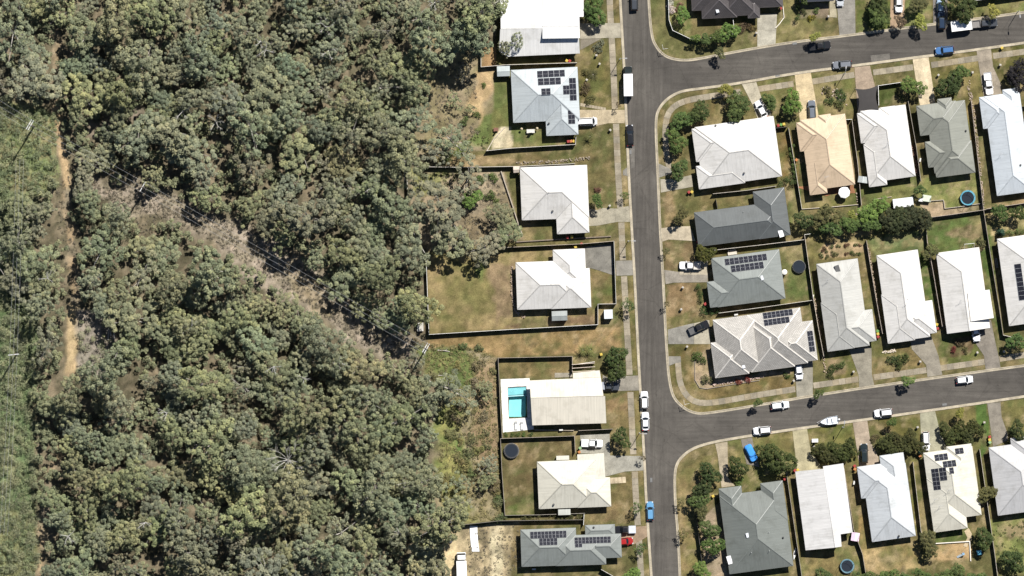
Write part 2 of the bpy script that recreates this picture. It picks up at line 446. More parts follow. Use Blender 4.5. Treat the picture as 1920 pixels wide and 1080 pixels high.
# suburb base: dry olive turf
paint([(928, 135), (945, -240), (2160, -240), (2160, 1320), (836, 1320), (830, 988), (936, 975), (934, 672), (800, 635), (800, 480), (765, 318), (900, 314), (925, 283)], (122, 108, 66), 3, 0, 1, rgb2=(104, 98, 56), seed=61, cell=22)
paint([(925, 150), (953, 150), (955, 236), (1025, 246), (1080, 268), (916, 282)], (122, 118, 64), 4, 0.3, 1, rgb2=(104, 112, 58), seed=63)
paint([(944, 240), (955, 238), (962, 262), (960, 276), (922, 281), (925, 262), (938, 238)], (210, 190, 160), 3, 0.2, 1)
paint([(1088, 95), (1138, 75), (1142, 200), (1136, 207), (1090, 205)], (126, 108, 62), 3, 0.2, 1, rgb2=(112, 104, 54), seed=65)
paint([(820, 285), (1080, 285), (1150, 290), (1152, 330), (1075, 306), (960, 308), (820, 308)], (110, 100, 58), 6, 0.4, 1, rgb2=(132, 112, 72), seed=66)
paint([(840, 294), (960, 297), (1075, 302), (960, 309), (840, 310)], (182, 150, 110), 6, 0.6, 0.9, rgb2=(150, 124, 88), seed=68)
# fenced bush block
paint([(766, 320), (945, 320), (985, 450), (800, 476), (778, 440)], (168, 146, 122), 5, 0.3, 1, rgb2=(150, 128, 100), seed=71)
paint([(770, 322), (850, 322), (830, 350), (790, 370)], (150, 146, 88), 10, 1.2, 0.9)
paint([(947, 322), (975, 322), (976, 420), (990, 440), (975, 440)], (112, 106, 60), 3, 0.2, 1)
# big dry back yard
paint([(801, 480), (1095, 465), (1150, 455), (1152, 568), (1118, 606), (806, 626)], (164, 138, 94), 3, 0.1, 1, rgb2=(128, 116, 68), seed=73, cell=34)
paint([(815, 560), (880, 540), (900, 590), (830, 600)], (112, 108, 60), 24, 1.4, 0.8, patch=20)
paint([(890, 480), (920, 500), (910, 540), (890, 525)], (112, 124, 62), 12, 1.2, 0.8)
paint([(925, 500), (968, 490), (970, 590), (930, 600)], (160, 130, 100), 14, 1.2, 0.9, rgb2=(138, 112, 86), seed=75, cell=14)
paint([(1108, 505), (1150, 515), (1150, 566), (1112, 580)], (98, 102, 48), 4, 0.3, 1, rgb2=(124, 104, 64), seed=76)
paint([(968, 605), (1120, 590), (1120, 606), (930, 618)], (142, 110, 82), 5, 0.6, 1, rgb2=(116, 92, 68), seed=77)
# slashed strip
paint([(800, 634), (1160, 612), (1166, 640), (1165, 656), (1080, 662), (930, 672), (890, 650), (800, 650)], (174, 138, 92), 6, 0.5, 1, rgb2=(138, 112, 68), seed=79, cell=30)
paint([(938, 672), (1072, 670), (1072, 706), (940, 708)], (150, 122, 80), 3, 0.1, 1, rgb2=(126, 108, 66), seed=81)
paint([(940, 824), (1076, 820), (1078, 856), (1010, 866), (1010, 955), (1000, 962), (948, 964)], (118, 98, 64), 3, 0.1, 1, rgb2=(104, 93, 56), seed=83)
paint([(948, 940), (1005, 935), (1008, 964), (948, 965)], (94, 106, 48), 10, 0.8, 0.9)
paint([(1136, 755), (1178, 735), (1182, 800), (1140, 800)], (128, 108, 68), 4, 0.3, 1, rgb2=(150, 118, 82), seed=85)
paint([(1136, 896), (1182, 888), (1190, 975), (1150, 985), (1100, 975)], (142, 116, 78), 5, 0.5, 1, rgb2=(118, 102, 62), seed=86)
# bottom-left yard
paint([(832, 992), (975, 978), (980, 1140), (840, 1140)], (212, 184, 144), 3, 0.1, 1, rgb2=(150, 130, 102), seed=87, cell=14)
paint([(880, 985), (912, 985), (915, 1100), (885, 1100)], (124, 110, 84), 12, 1.2, 0.85, patch=16, seed=91)
paint([(920, 985), (940, 985), (945, 1100), (928, 1100)], (222, 200, 164), 10, 1.0, 0.95)
paint([(955, 985), (978, 985), (980, 1100), (958, 1100)], (116, 98, 60), 8, 1.0, 0.9)
paint([(832, 995), (860, 990), (852, 1100), (838, 1100)], (222, 192, 148), 6, 0.5, 0.9)
# verges along the west footpath
paint([(1150, -20), (1164, -20), (1200, 640), (1222, 1090), (1208, 1090), (1184, 640)], (122, 110, 62), 3, 0.2, 1, rgb2=(138, 118, 72), seed=93)
# north-east corner block
paint([(1216, -20), (1300, -20), (1262, 62), (1300, 76), (1416, 60), (1416, 92), (1300, 116), (1236, 98), (1222, 70)], (134, 122, 78), 4, 0.2, 1, rgb2=(116, 112, 64), seed=95)
paint([(1256, 0), (1296, 0), (1300, 50), (1296, 74), (1260, 56)], (112, 120, 62), 4, 0.4, 0.9)
paint([(1456, 0), (1495, 0), (1495, 40), (1560, 44), (1568, 68), (1456, 84)], (134, 124, 70), 4, 0.3, 1, rgb2=(142, 128, 80), seed=97)
paint([(1500, 10), (1556, 8), (1555, 32), (1502, 36)], (150, 126, 108), 5, 0.3)
paint([(1604, 0), (1670, 0), (1672, 58), (1605, 66)], (104, 110, 50), 4, 0.3, 1)
paint([(1820, 5), (1960, -20), (1960, 18), (1810, 40)], (122, 126, 66), 5, 0.4, 1, rgb2=(138, 128, 74), seed=99)
paint([(1698, 0), (1748, 0), (1748, 48), (1698, 56)], (124, 126, 70), 5, 0.4, 1)
# block between the two side streets
paint([(1240, 200), (1300, 185), (1420, 172), (1400, 215), (1300, 230), (1262, 330), (1244, 330)], (128, 108, 66), 4, 0.3, 1, rgb2=(108, 100, 54), seed=101)
paint([(1243, 362), (1300, 360), (1340, 362), (1400, 368), (1300, 398), (1295, 422), (1243, 424)], (124, 106, 66), 4, 0.4, 1, rgb2=(108, 102, 58), seed=103)
paint([(1246, 362), (1266, 362), (1264, 424), (1245, 424)], (160, 128, 90), 5, 0.6, 0.8)
paint([(1246, 452), (1312, 452), (1312, 480), (1268, 506), (1246, 506)], (150, 124, 88), 4, 0.4, 1, rgb2=(128, 104, 72), seed=105)
paint([(1247, 535), (1304, 532), (1308, 592), (1252, 616)], (152, 122, 86), 4, 0.3, 1, rgb2=(138, 108, 74), seed=107)
paint([(1250, 596), (1300, 590), (1286, 610), (1251, 618)], (106, 104, 54), 8, 0.8, 0.9)
paint([(1462, 470), (1506, 455), (1526, 560), (1472, 570)], (88, 98, 48), 4, 0.3, 1, rgb2=(112, 110, 62), seed=109, cell=12)
paint([(1478, 360), (1502, 352), (1520, 438), (1484, 445)], (96, 108, 52), 4, 0.4, 1, rgb2=(122, 126, 66), seed=111)
paint([(1450, 236), (1478, 240), (1502, 340), (1466, 335)], (106, 100, 48), 4, 0.3, 1, rgb2=(134, 104, 60), seed=112)
paint([(1256, 648), (1340, 645), (1345, 710), (1490, 690), (1490, 728), (1330, 748), (1284, 730), (1262, 690)], (132, 108, 64), 4, 0.3, 1, rgb2=(112, 98, 52), seed=113)
paint([(1300, 670), (1332, 648), (1342, 710), (1490, 692), (1490, 700), (1346, 724), (1316, 728), (1300, 712)], (186, 156, 130), 4, 0.5, 0.9)
paint([(1418, 152), (1490, 140), (1497, 222), (1448, 220)], (116, 112, 60), 4, 0.4, 1, rgb2=(128, 114, 66), seed=115)
paint([(1520, 140), (1602, 126), (1606, 200), (1535, 215)], (112, 110, 56), 4, 0.4, 1, rgb2=(138, 122, 76), seed=117)
paint([(1640, 165), (1690, 155), (1694, 195), (1650, 198)], (84, 92, 42), 3, 0.2, 1)
paint([(1740, 125), (1832, 112), (1844, 180), (1820, 240), (1755, 192)], (118, 108, 56), 4, 0.4, 1, rgb2=(150, 130, 78), seed=119)
paint([(1858, 92), (1960, 75), (1960, 190), (1908, 170), (1862, 126)], (102, 96, 46), 4, 0.4, 1)
# back yards in the middle rows
paint([(1505, 365), (1610, 355), (1612, 384), (1506, 392)], (124, 118, 62), 3, 0.2, 1, rgb2=(104, 106, 54), seed=121)
paint([(1614, 350), (1715, 335), (1718, 372), (1616, 384)], (96, 104, 52), 3, 0.2, 1, rgb2=(120, 118, 64), seed=123)
paint([(1722, 335), (1840, 322), (1844, 384), (1726, 398)], (118, 122, 62), 3, 0.2, 1, rgb2=(150, 140, 82), seed=125)
paint([(1725, 379), (1770, 376), (1772, 392), (1840, 382), (1846, 394), (1738, 410)], (176, 148, 122), 3, 0.2, 1)
paint([(1738, 412), (1846, 396), (1862, 460), (1850, 540), (1840, 466), (1742, 476)], (92, 112, 54), 4, 0.4, 1, rgb2=(108, 114, 58), seed=127)
paint([(1836, 466), (1858, 462), (1880, 640), (1862, 600)], (84, 104, 46), 3, 0.2, 1)
paint([(1772, 436), (1790, 426), (1830, 421), (1846, 416), (1850, 440), (1840, 446), (1790, 444)], (156, 130, 98), 4, 0.5, 1, rgb2=(112, 104, 66), seed=129, cell=8)
paint([(1848, 385), (1960, 370), (1960, 384), (1850, 396)], (168, 138, 100), 4, 0.5, 1)
paint([(1852, 398), (1960, 384), (1960, 425), (1856, 440)], (128, 124, 72), 4, 0.5, 1, rgb2=(190, 164, 116), seed=131)
paint([(1512, 442), (1618, 442), (1628, 500), (1632, 570), (1612, 575), (1606, 485), (1530, 492), (1522, 500)], (118, 108, 60), 4, 0.3, 1, rgb2=(138, 118, 74), seed=133)
paint([(1536, 470), (1545, 460), (1600, 452), (1620, 458), (1622, 470), (1600, 480), (1540, 486)], (202, 166, 126), 4, 0.3, 1)
paint([(1626, 450), (1734, 430), (1740, 465), (1640, 480)], (104, 118, 66), 4, 0.4, 1, rgb2=(134, 132, 82), seed=135)
paint([(1648, 462), (1656, 450), (1718, 446), (1730, 438), (1732, 458), (1650, 472)], (160, 142, 96), 5, 0.6, 0.9, rgb2=(122, 132, 84), seed=137, cell=8)
paint([(1720, 470), (1742, 480), (1760, 560), (1734, 566)], (88, 104, 48), 3, 0.3, 1)
paint([(1545, 660), (1600, 650), (1612, 714), (1548, 722)], (128, 108, 60), 4, 0.3, 1, rgb2=(106, 104, 50), seed=139)
paint([(1547, 672), (1575, 668), (1588, 682), (1584, 698), (1560, 704), (1547, 700)], (158, 130, 98), 4, 0.5, 1)
paint([(1640, 650), (1700, 640), (1736, 690), (1640, 706)], (112, 108, 54), 4, 0.3, 1, rgb2=(140, 116, 72), seed=141)
paint([(1762, 630), (1822, 622), (1846, 676), (1766, 690)], (108, 110, 54), 4, 0.3, 1)
paint([(1774, 634), (1820, 630), (1824, 650), (1810, 666), (1782, 670), (1776, 655)], (134, 108, 78), 4, 0.4, 1, rgb2=(104, 82, 56), seed=143, cell=10)
# verges of the lower side street and lots south of it
paint([(1262, 690), (1285, 740), (1310, 765), (1440, 752), (1960, 676), (1960, 688), (1440, 766), (1312, 776), (1276, 764), (1256, 720)], (126, 108, 62), 3, 0.2, 1, rgb2=(112, 102, 54), seed=145)
paint([(1270, 890), (1345, 840), (1350, 920), (1310, 970), (1330, 1100), (1275, 1100)], (152, 126, 82), 4, 0.3, 1, rgb2=(124, 114, 64), seed=147)
paint([(1318, 970), (1362, 930), (1372, 1090), (1320, 1090)], (176, 150, 126), 4, 0.3, 1)
paint([(1366, 826), (1486, 808), (1492, 880), (1470, 900), (1380, 912)], (132, 118, 68), 4, 0.4, 1, rgb2=(112, 110, 56), seed=149)
paint([(1514, 800), (1598, 790), (1610, 865), (1540, 872)], (128, 118, 62), 4, 0.4, 1, rgb2=(112, 112, 52), seed=151)
paint([(1627, 786), (1724, 774), (1728, 850), (1650, 860)], (122, 104, 60), 4, 0.4, 1, rgb2=(108, 100, 48), seed=153)
paint([(1754, 766), (1830, 757), (1838, 840), (1776, 845)], (122, 110, 62), 4, 0.4, 1)
paint([(1828, 757), (1850, 755), (1858, 830), (1838, 860)], (88, 112, 48), 4, 0.3, 1)
paint([(1878, 753), (1960, 742), (1960, 810), (1892, 818)], (122, 112, 62), 4, 0.4, 1)
paint([(1500, 1036), (1570, 1030), (1576, 1025), (1600, 1000), (1616, 1060), (1622, 1140), (1505, 1140)], (92, 108, 54), 4, 0.3, 1, rgb2=(130, 118, 70), seed=155)
paint([(1505, 1045), (1560, 1040), (1580, 1080), (1510, 1090)], (146, 124, 76), 10, 0.8, 0.9)
paint([(1612, 1012), (1722, 1003), (1735, 1065), (1624, 1075)], (196, 162, 112), 4, 0.4, 1, rgb2=(150, 128, 76), seed=157)
paint([(1704, 865), (1714, 862), (1728, 1000), (1716, 1003)], (124, 118, 58), 3, 0.2, 1)
paint([(1601, 880), (1608, 880), (1636, 1020), (1612, 1010)], (154, 124, 74), 3, 0.3, 1)
paint([(1752, 1000), (1816, 990), (1822, 1016), (1752, 1018)], (96, 106, 52), 4, 0.4, 1)
paint([(1752, 1020), (1818, 1016), (1822, 1050), (1752, 1052)], (188, 150, 104), 4, 0.4, 1)
paint([(1852, 975), (1960, 960), (1960, 1100), (1864, 1060)], (152, 146, 84), 8, 0.6, 1, rgb2=(118, 126, 62), seed=159, cell=18)
paint([(1890, 985), (1960, 970), (1960, 1010), (1895, 1015)], (168, 140, 106), 12, 1.2, 0.8)

# worn straw patches, thin soil and greener tufts scattered over every lawn
sub = np.clip((U - 930) / 40, 0, 1)
def scatter_tone(cell, seed, lo, rgb, amt):
    k = np.clip((vnoise(U, V, cell, seed) * .55 + vnoise(U, V, cell * .4, seed + 1) * .3 + vnoise(U, V, cell * .18, seed + 2) * .15 - lo) / .16, 0, 1) * amt * sub
    cover[:] = cover * (1 - k[..., None]) + np.array(alb(*rgb)[:3]) * k[..., None]
scatter_tone(34, 401, .55, (172, 144, 102), .48)
scatter_tone(26, 411, .56, (92, 102, 52), .5)
scatter_tone(15, 421, .60, (180, 152, 116), .5)
scatter_tone(12, 431, .61, (84, 76, 44), .55)
# soft high-frequency tone so turf never reads as one flat colour
tone = 1 + 0.24 * fb(9, 201) + 0.16 * fb(5, 203) + 0.10 * fb(60, 205)
lum = cover.mean(-1, keepdims=True); cover = cover * 0.80 + lum * 0.20 * np.array([1.06, 1.02, 0.86])
cover *= tone[..., None] * np.array([1.17, 1.23, 1.18])
cover = np.clip(cover, 0.01, 0.7)

nx, ny = len(us), len(vs)
co = np.zeros((ny, nx, 3), dtype=np.float32)
co[..., 0] = (U - 960) * S; co[..., 1] = (540 - V) * S
co[..., 2] = 0.0
bush_w = np.clip((940 - U) / 200, 0, 1)
co[..., 2] = -0.02 - 0.25 * (vnoise(U, V, 30, 301) * 0.6 + vnoise(U, V, 11, 303) * 0.4) * bush_w
POOL = [(952, 726), (987, 724), (989, 783), (954, 785)]
pin = (U > 953.5) & (U < 987) & (V > 726) & (V < 783.5)
co[..., 2][pin] = -2.2
idx = np.arange(nx * ny).reshape(ny, nx)
fa = np.stack([idx[1:, :-1], idx[1:, 1:], idx[:-1, 1:], idx[:-1, :-1]], -1).reshape(-1, 4)
def np_mesh(name, verts, quads, mats, smooth=False):
    me = bpy.data.meshes.new(name)
    nv, nf, k = len(verts), len(quads), quads.shape[1]
    me.vertices.add(nv); me.vertices.foreach_set('co', np.asarray(verts, np.float32).ravel())
    me.loops.add(nf * k); me.loops.foreach_set('vertex_index', np.asarray(quads, np.int32).ravel())
    me.polygons.add(nf); me.polygons.foreach_set('loop_start', np.arange(0, nf * k, k, dtype=np.int32))
    try: me.polygons.foreach_set('loop_total', np.full(nf, k, np.int32))
    except Exception: pass
    for mm in (mats if isinstance(mats, (list, tuple)) else [mats]): me.materials.append(mm)
    me.update(calc_edges=True); me.validate()
    if smooth: me.polygons.foreach_set('use_smooth', [True] * nf)
    return me
gme = np_mesh('ground', co.reshape(-1, 3), fa, M['ground_cover'], True)
ca = gme.color_attributes.new('cover', 'FLOAT_COLOR', 'POINT')
ca.data.foreach_set('color', np.concatenate([cover, np.ones(cover.shape[:2] + (1,))], -1).astype(np.float32).ravel())
tag(obj('ground', gme), 'dry suburban turf and bushland floor', kind='structure')
# outer country to the horizon
mb = MB(); x0, y0 = -3000, -3000
mb.poly([(-3000, -3000, -2.6), (3000, -3000, -2.6), (3000, 3000, -2.6), (-3000, 3000, -2.6)])
me = mb.mesh('outer_ground', M['ground_cover'])
ca = me.color_attributes.new('cover', 'FLOAT_COLOR', 'POINT')
ca.data.foreach_set('color', np.tile(np.array(alb(122, 112, 80), np.float32), (len(me.vertices), 1)).ravel())
tag(obj('outer_ground', me), kind='structure')

# ------------------------------------------------------------------ streets
WEST = [(1162, -60), (1164, 0), (1171.7, 125), (1175, 205), (1179, 304), (1184.6, 408), (1192, 532), (1197, 645), (1202, 734), (1209.8, 865), (1213, 942), (1222.7, 1080), (1226, 1140)]
NE = [(1212, -60), (1215, 0), (1218, 45), (1222, 73), (1228, 86), (1236.7, 98), (1248, 107), (1262, 112), (1280, 114.5), (1300, 113.5), (1339, 106), (1420, 91), (1489, 80), (1605, 66), (1670, 57), (1749, 47), (1874, 31), (1920, 24.6), (1990, 15)]
MIDN = [(1990, 69), (1920, 79), (1830, 92), (1712, 107), (1601, 122), (1489, 136), (1391, 154), (1320, 164), (1282, 168.5), (1265, 175), (1251, 184), (1240, 195), (1232, 208), (1229, 222), (1228.5, 240), (1229, 262), (1233, 346), (1236, 425), (1241, 503), (1247, 628), (1249, 660), (1252, 702), (1257, 732), (1263, 747), (1272, 758), (1286, 769), (1300, 775), (1314, 777), (1339, 774.5), (1428, 760), (1520, 744), (1637, 726), (1766, 708), (1845, 697), (1920, 687), (1990, 678)]
SE = [(1990, 732), (1920, 742), (1851, 752.5), (1724, 771), (1597, 789), (1512, 800), (1410, 815), (1339, 827), (1307, 836), (1290, 845), (1277, 856), (1269, 867), (1265, 880), (1263.5, 900), (1265, 949), (1270, 1001), (1273.5, 1080), (1276, 1140)]
def smooth_line(line, it=2):
    for _ in range(it):
        o = [line[0]]
        for a, b_ in zip(line[:-1], line[1:]):
            o += [(a[0] * .75 + b_[0] * .25, a[1] * .75 + b_[1] * .25), (a[0] * .25 + b_[0] * .75, a[1] * .25 + b_[1] * .75)]
        o.append(line[-1]); line = o
    return line
WEST, NE, MIDN, SE = [smooth_line(l, 2) for l in (WEST, NE, MIDN, SE)]
road_px = WEST[::-1] + NE + MIDN + SE
mb = MB(); mb.poly([(*W2(*p), 0.006) for p in ccw(road_px)[::1]])
me = mb.mesh('road', M['asphalt'])
if me.polygons[0].normal.z < 0: me.flip_normals()
tag(obj('road', me), kind='structure')

def offset_line(line, d):
    """offset to the left of travel, map units"""
    out = []
    for i, (x, y) in enumerate(line):
        a = line[max(i - 1, 0)]; b_ = line[min(i + 1, len(line) - 1)]
        dx, dy = b_[0] - a[0], b_[1] - a[1]; L = math.hypot(dx, dy)
        out.append((x + dy / L * d, y - dx / L * d))
    return out
KERB = alb(206, 194, 170)
def kerb(line, side):
    prof = [(-1.2, 0.0), (-1.0, 0.014), (1.6, 0.02), (2.2, 0.13), (3.7, 0.13), (3.8, 0.0)]
    rows = [[(*W2(*q), z) for q in offset_line(line, side * o)] for o, z in prof]
    mb = MB()
    for a, b_ in zip(rows[:-1], rows[1:]):
        for i in range(len(line) - 1):
            q = [a[i], a[i + 1], b_[i + 1], b_[i]]
            mb.poly(q if side < 0 else q[::-1])
    me = mb.mesh('kerb', M['concrete']); me.update()
    tag(obj('kerb', me, color=KERB), kind='structure')
# travelling downwards on the page the left-hand side is east
kerb(WEST, -1); kerb(NE, 1); kerb(MIDN, 1); kerb(SE, 1)

# footpaths: separate slabs with joints
PATHCOL = [alb(176, 165, 143), alb(184, 172, 150), alb(168, 158, 138), alb(178, 164, 138)]
def arc_pts(line, step):
    acc = [0.0]
    for a, b_ in zip(line[:-1], line[1:]): acc.append(acc[-1] + math.hypot(b_[0] - a[0], b_[1] - a[1]))
    def at(s):
        for i in range(len(line) - 1):
            if s <= acc[i + 1] or i == len(line) - 2:
                t = (s - acc[i]) / max(acc[i + 1] - acc[i], 1e-9); return (line[i][0] + t * (line[i + 1][0] - line[i][0]), line[i][1] + t * (line[i + 1][1] - line[i][1]))
    n = max(1, round(acc[-1] / step)); return [at(acc[-1] * i / n) for i in range(n + 1)]
random.seed(5)
def footpath(line, w, step=12.0):
    pts = arc_pts(smooth_line(line, 2), step)
    L = offset_line(pts, w / 2); R = offset_line(pts, -w / 2)
    mb = MB(); poly = px(L + R[::-1])
    mb.poly([(x, y, 0.012) for x, y in poly])
    root = mb.build('pavement', M['concrete'], color=alb(150, 139, 118))
    tag(root, kind='structure')
    for i in range(len(pts) - 1):
        a, b_, c_, d_ = L[i], L[i + 1], R[i + 1], R[i]
        k = 0.022
        def lerp(p, q, t): return (p[0] + (q[0] - p[0]) * t, p[1] + (q[1] - p[1]) * t)
        q = px([lerp(a, b_, k), lerp(a, b_, 1 - k), lerp(d_, c_, 1 - k), lerp(d_, c_, k)])
        s = MB(); s.prism(q, 0.0, 0.032 + random.uniform(0, 0.006))
        cc = random.choice(PATHCOL); f = random.uniform(0.9, 1.1)
        s.build('slab', M['concrete'], root, color=(cc[0] * f, cc[1] * f, cc[2] * f, 1))
footpath([(1142, -40), (1143, 0), (1147, 73), (1151, 146), (1153, 205)], 11.5)
footpath([(1155, 232), (1157.5, 294), (1160, 342), (1163, 390)], 11.5)
footpath([(1165, 417), (1168, 488)], 11.5)
footpath([(1170, 518), (1175, 607), (1177, 640), (1180.5, 703)], 11.5)
footpath([(1182, 735), (1187.5, 852)], 11.5)
footpath([(1190, 884), (1192.5, 938), (1196, 985)], 11.5)
footpath([(1198, 1010), (1201, 1063), (1206, 1140)], 11.5)
footpath([(1389, 172), (1366, 176), (1324, 181.5), (1282.5, 189), (1262, 200), (1252, 214), (1247.5, 232), (1247.5, 262), (1250, 295), (1256, 316)], 11)
footpath([(1422, 167), (1488, 157)], 11); footpath([(1523, 153), (1602, 140)], 11)
footpath([(1637, 136), (1712, 126)], 11); footpath([(1746, 122), (1834, 109)], 11); footpath([(1862, 105), (1920, 97), (1985, 88)], 11)
footpath([(1271, 676), (1273, 707), (1277, 724), (1286, 741), (1299, 752), (1317, 756.5), (1349, 753.5), (1412, 742), (1491, 729.5)], 11)
footpath([(1525, 723), (1609, 711)], 11); footpath([(1638, 707.5), (1737, 694)], 11); footpath([(1764, 690), (1846, 678.5)], 11); footpath([(1874, 673), (1985, 655)], 11)

# driveways, poured in bays
def paved(poly, col, name='driveway', bay=3.4, z=0.045, gap=0.03, jit=0.07, mat='concrete'):
    P = px(poly)
    mb = MB(); mb.poly([(x, y, z - 0.025) for x, y in P])
    root = mb.build(name, M[mat], color=(col[0] * .76, col[1] * .75, col[2] * .72, 1)); tag(root, kind='structure')
    A = np.array(P); A0 = A - A.mean(0); w, vec = np.linalg.eigh(A0.T @ A0); ax = vec[:, 1]
    t = A @ ax; lo, hi = t.min(), t.max(); n = max(1, round((hi - lo) / bay)); st = (hi - lo) / n
    for i in range(n):
        a = lo + i * st + gap / 2; b_ = lo + (i + 1) * st - gap / 2
        q = clip(P, lambda p: p[0] * ax[0] + p[1] * ax[1] - a)
        if len(q) >= 3: q = clip(q, lambda p: b_ - (p[0] * ax[0] + p[1] * ax[1]))
        if not ok(q): continue
        s = MB(); s.prism(q, 0.0, z + random.uniform(0, 0.004)); f = random.uniform(1 - jit, 1 + jit)
        s.build('slab', M[mat], root, color=(col[0] * f, col[1] * f, col[2] * f, 1))
    return root
LIGHT, GREY, CREAM, TAN, DARKC = alb(186, 178, 158), alb(158, 153, 142), alb(228, 208, 168), alb(178, 160, 138), alb(120, 114, 106)
paved([(1088, 44), (1163, 43), (1166, 71), (1140, 71), (1088, 73)], LIGHT)
paved([(1088, 73.5), (1128, 72), (1088, 94)], alb(150, 142, 126), bay=9)
paved([(1083, 206), (1174, 206), (1171, 231), (1140, 231), (1115, 237), (1083, 237)], alb(205, 188, 156))
paved([(1099, 390), (1120, 394), (1130, 390), (1157, 391), (1179, 386), (1182, 416), (1157, 416), (1120, 423), (1100, 424)], alb(190, 182, 160))
paved([(1096, 463), (1149, 458), (1150, 516), (1120, 506), (1096, 500)], alb(150, 146, 136))
paved([(1154, 489), (1186, 488), (1189, 516), (1156, 517)], GREY)
paved([(1130, 703), (1150, 713), (1168, 705), (1197, 704), (1199, 732), (1130, 734)], alb(165, 158, 144))
paved([(1088, 816), (1143, 813), (1144, 854), (1207, 855), (1207, 882), (1172, 884), (1134, 894), (1132, 850), (1088, 850)], alb(178, 174, 160))
paved([(1150, 990), (1212, 986), (1216, 1005), (1190, 1020), (1166, 1024)], alb(176, 152, 126))
paved([(1238, 336), (1262, 336), (1297, 328), (1299, 350), (1239, 361)], LIGHT)
paved([(1234, 306), (1260, 318), (1260, 325), (1236, 333)], GREY, bay=9)
paved([(1168, 320), (1178, 312), (1180, 331), (1168, 328)], GREY, bay=9)
paved([(1239, 428), (1262, 425), (1294, 424), (1304, 452), (1253, 449), (1242, 453)], alb(206, 192, 166))
paved([(1245, 506), (1274, 510), (1290, 506), (1327, 497), (1327, 529), (1262, 530), (1248, 533)], alb(168, 160, 146))
paved([(1300, 490), (1327, 488), (1327, 515), (1274, 515), (1274, 509)], alb(204, 192, 168), z=0.053)
paved([(1252, 618), (1287, 609), (1301, 606), (1301, 645), (1253, 645)], alb(160, 156, 146))
paved([(1301.5, 606), (1330, 600), (1332, 645), (1301.5, 645)], alb(192, 184, 164))
paved([(1252, 668), (1276, 668), (1277, 679), (1266, 681), (1255, 686)], GREY, bay=9)
paved([(1420, 26), (1457, 26), (1454, 83), (1420, 88)], alb(198, 192, 174))
paved([(1567, -20), (1603, -20), (1604, 62), (1574, 66)], alb(160, 155, 145))
paved([(1555, -20), (1566.5, -20), (1569, 33), (1556, 32)], alb(190, 180, 152), bay=2)
paved([(1670, -30), (1697, -30), (1695, 51), (1669, 54)], alb(196, 168, 138))
paved([(1749, -20), (1776, -20), (1777, 41), (1750, 44)], alb(140, 134, 128))
paved([(1391, 158), (1418, 154), (1430, 190), (1446, 210), (1446, 224), (1422, 227), (1412, 198)], alb(206, 196, 172))
paved([(1490, 140), (1520, 136), (1534, 212), (1535, 226), (1500, 229)], alb(232, 210, 168))
paved([(1602, 126), (1631, 123), (1640, 160), (1646, 205), (1608, 212), (1605, 165)], alb(186, 166, 144))
paved([(1711, 110), (1741, 107), (1752, 181), (1754, 196), (1725, 199)], alb(232, 214, 180))
paved([(1831, 95), (1858, 92), (1862, 125), (1877, 158), (1878, 178), (1845, 183)], alb(170, 158, 140))
paved([(1490, 680), (1524, 676), (1524, 740), (1494, 745)], alb(166, 160, 144))
paved([(1592, 655), (1634, 650), (1634.6, 700), (1639, 722), (1611, 726), (1609.6, 702.5)], alb(160, 153, 136))
paved([(1706, 630), (1744, 625), (1759.6, 667), (1767, 703), (1739, 707), (1736.7, 684), (1709.6, 654.6)], alb(164, 156, 140))
paved([(1822, 605), (1858, 600), (1866, 640), (1873, 671), (1876, 689), (1848, 693), (1845, 667), (1830, 645)], alb(150, 142, 130))
paved([(1341, 832), (1364, 828), (1365, 896), (1378, 911), (1353, 914), (1346, 855)], alb(190, 176, 150))
paved([(1389, 824), (1410, 820), (1414, 840), (1424, 876), (1400, 870)], alb(150, 142, 130))
paved([(1486, 808), (1513, 803), (1520, 845), (1538, 872), (1537, 884), (1495, 886)], alb(196, 186, 150))
paved([(1599, 792), (1626, 788), (1632, 828), (1647, 857), (1648, 874), (1612, 878)], alb(192, 174, 152))
paved([(1725, 775), (1753, 770), (1762, 807), (1773, 834), (1773, 846), (1728, 850)], alb(180, 176, 150))
paved([(1851, 756), (1876, 754), (1878, 782), (1889, 813), (1890, 825), (1862, 838)], alb(158, 150, 136))
# tiled terrace, patios, pool deck
paved([(1490, 350), (1599, 346), (1604, 362), (1560, 364), (1550, 368)], alb(176, 124, 88), 'terrace', 2.5)
DECK = (0.74, 0.72, 0.67, 1)
for q in ([(938.5, 711), (993, 709), (994, 723.5), (952, 725.8), (939, 726)], [(939, 726.2), (951.8, 726.2), (953.8, 785), (942, 785.5)], [(987.2, 724.3), (994, 724), (999, 783.5), (989.2, 783.5)], [(942, 785.7), (999, 784), (1001, 805), (943, 811)]):
    paved(q, DECK, 'pool_deck', 2.4, z=0.05, gap=0.02, jit=0.02)
paved([(1040, 699), (1073, 699), (1073, 707), (1040, 708)], alb(180, 172, 155), 'patio', 2.0)
paved([(1816, 990), (1822, 1000), (1822, 1012), (1812, 1026), (1806, 1024), (1814, 1008), (1808, 996)], alb(215, 195, 160), 'garden_path', 1.2)
paved([(1088, 193), (1136, 202), (1136, 207), (1088, 199)], alb(200, 186, 160), 'garden_path', 0.7, gap=0.25)
paved([(1144, 896), (1173, 894), (1174, 905), (1144, 907)], alb(222, 204, 172), 'garden_path', 0.9, gap=0.22)
paved([(1876, 448), (1890, 446), (1912, 606), (1898, 612)], alb(92, 72, 62), 'side_yard', 4)
# repaired patches in the asphalt
for P in ([(1632, 104), (1668, 100), (1669, 111), (1634, 116)], [(1182, 276), (1190, 274), (1190, 314), (1183, 316)]):
    mb = MB(); mb.poly([(x, y, 0.012) for x, y in px(P)])
    tag(mb.build('road_patch', M['concrete'], color=alb(128, 123, 115)), kind='structure')
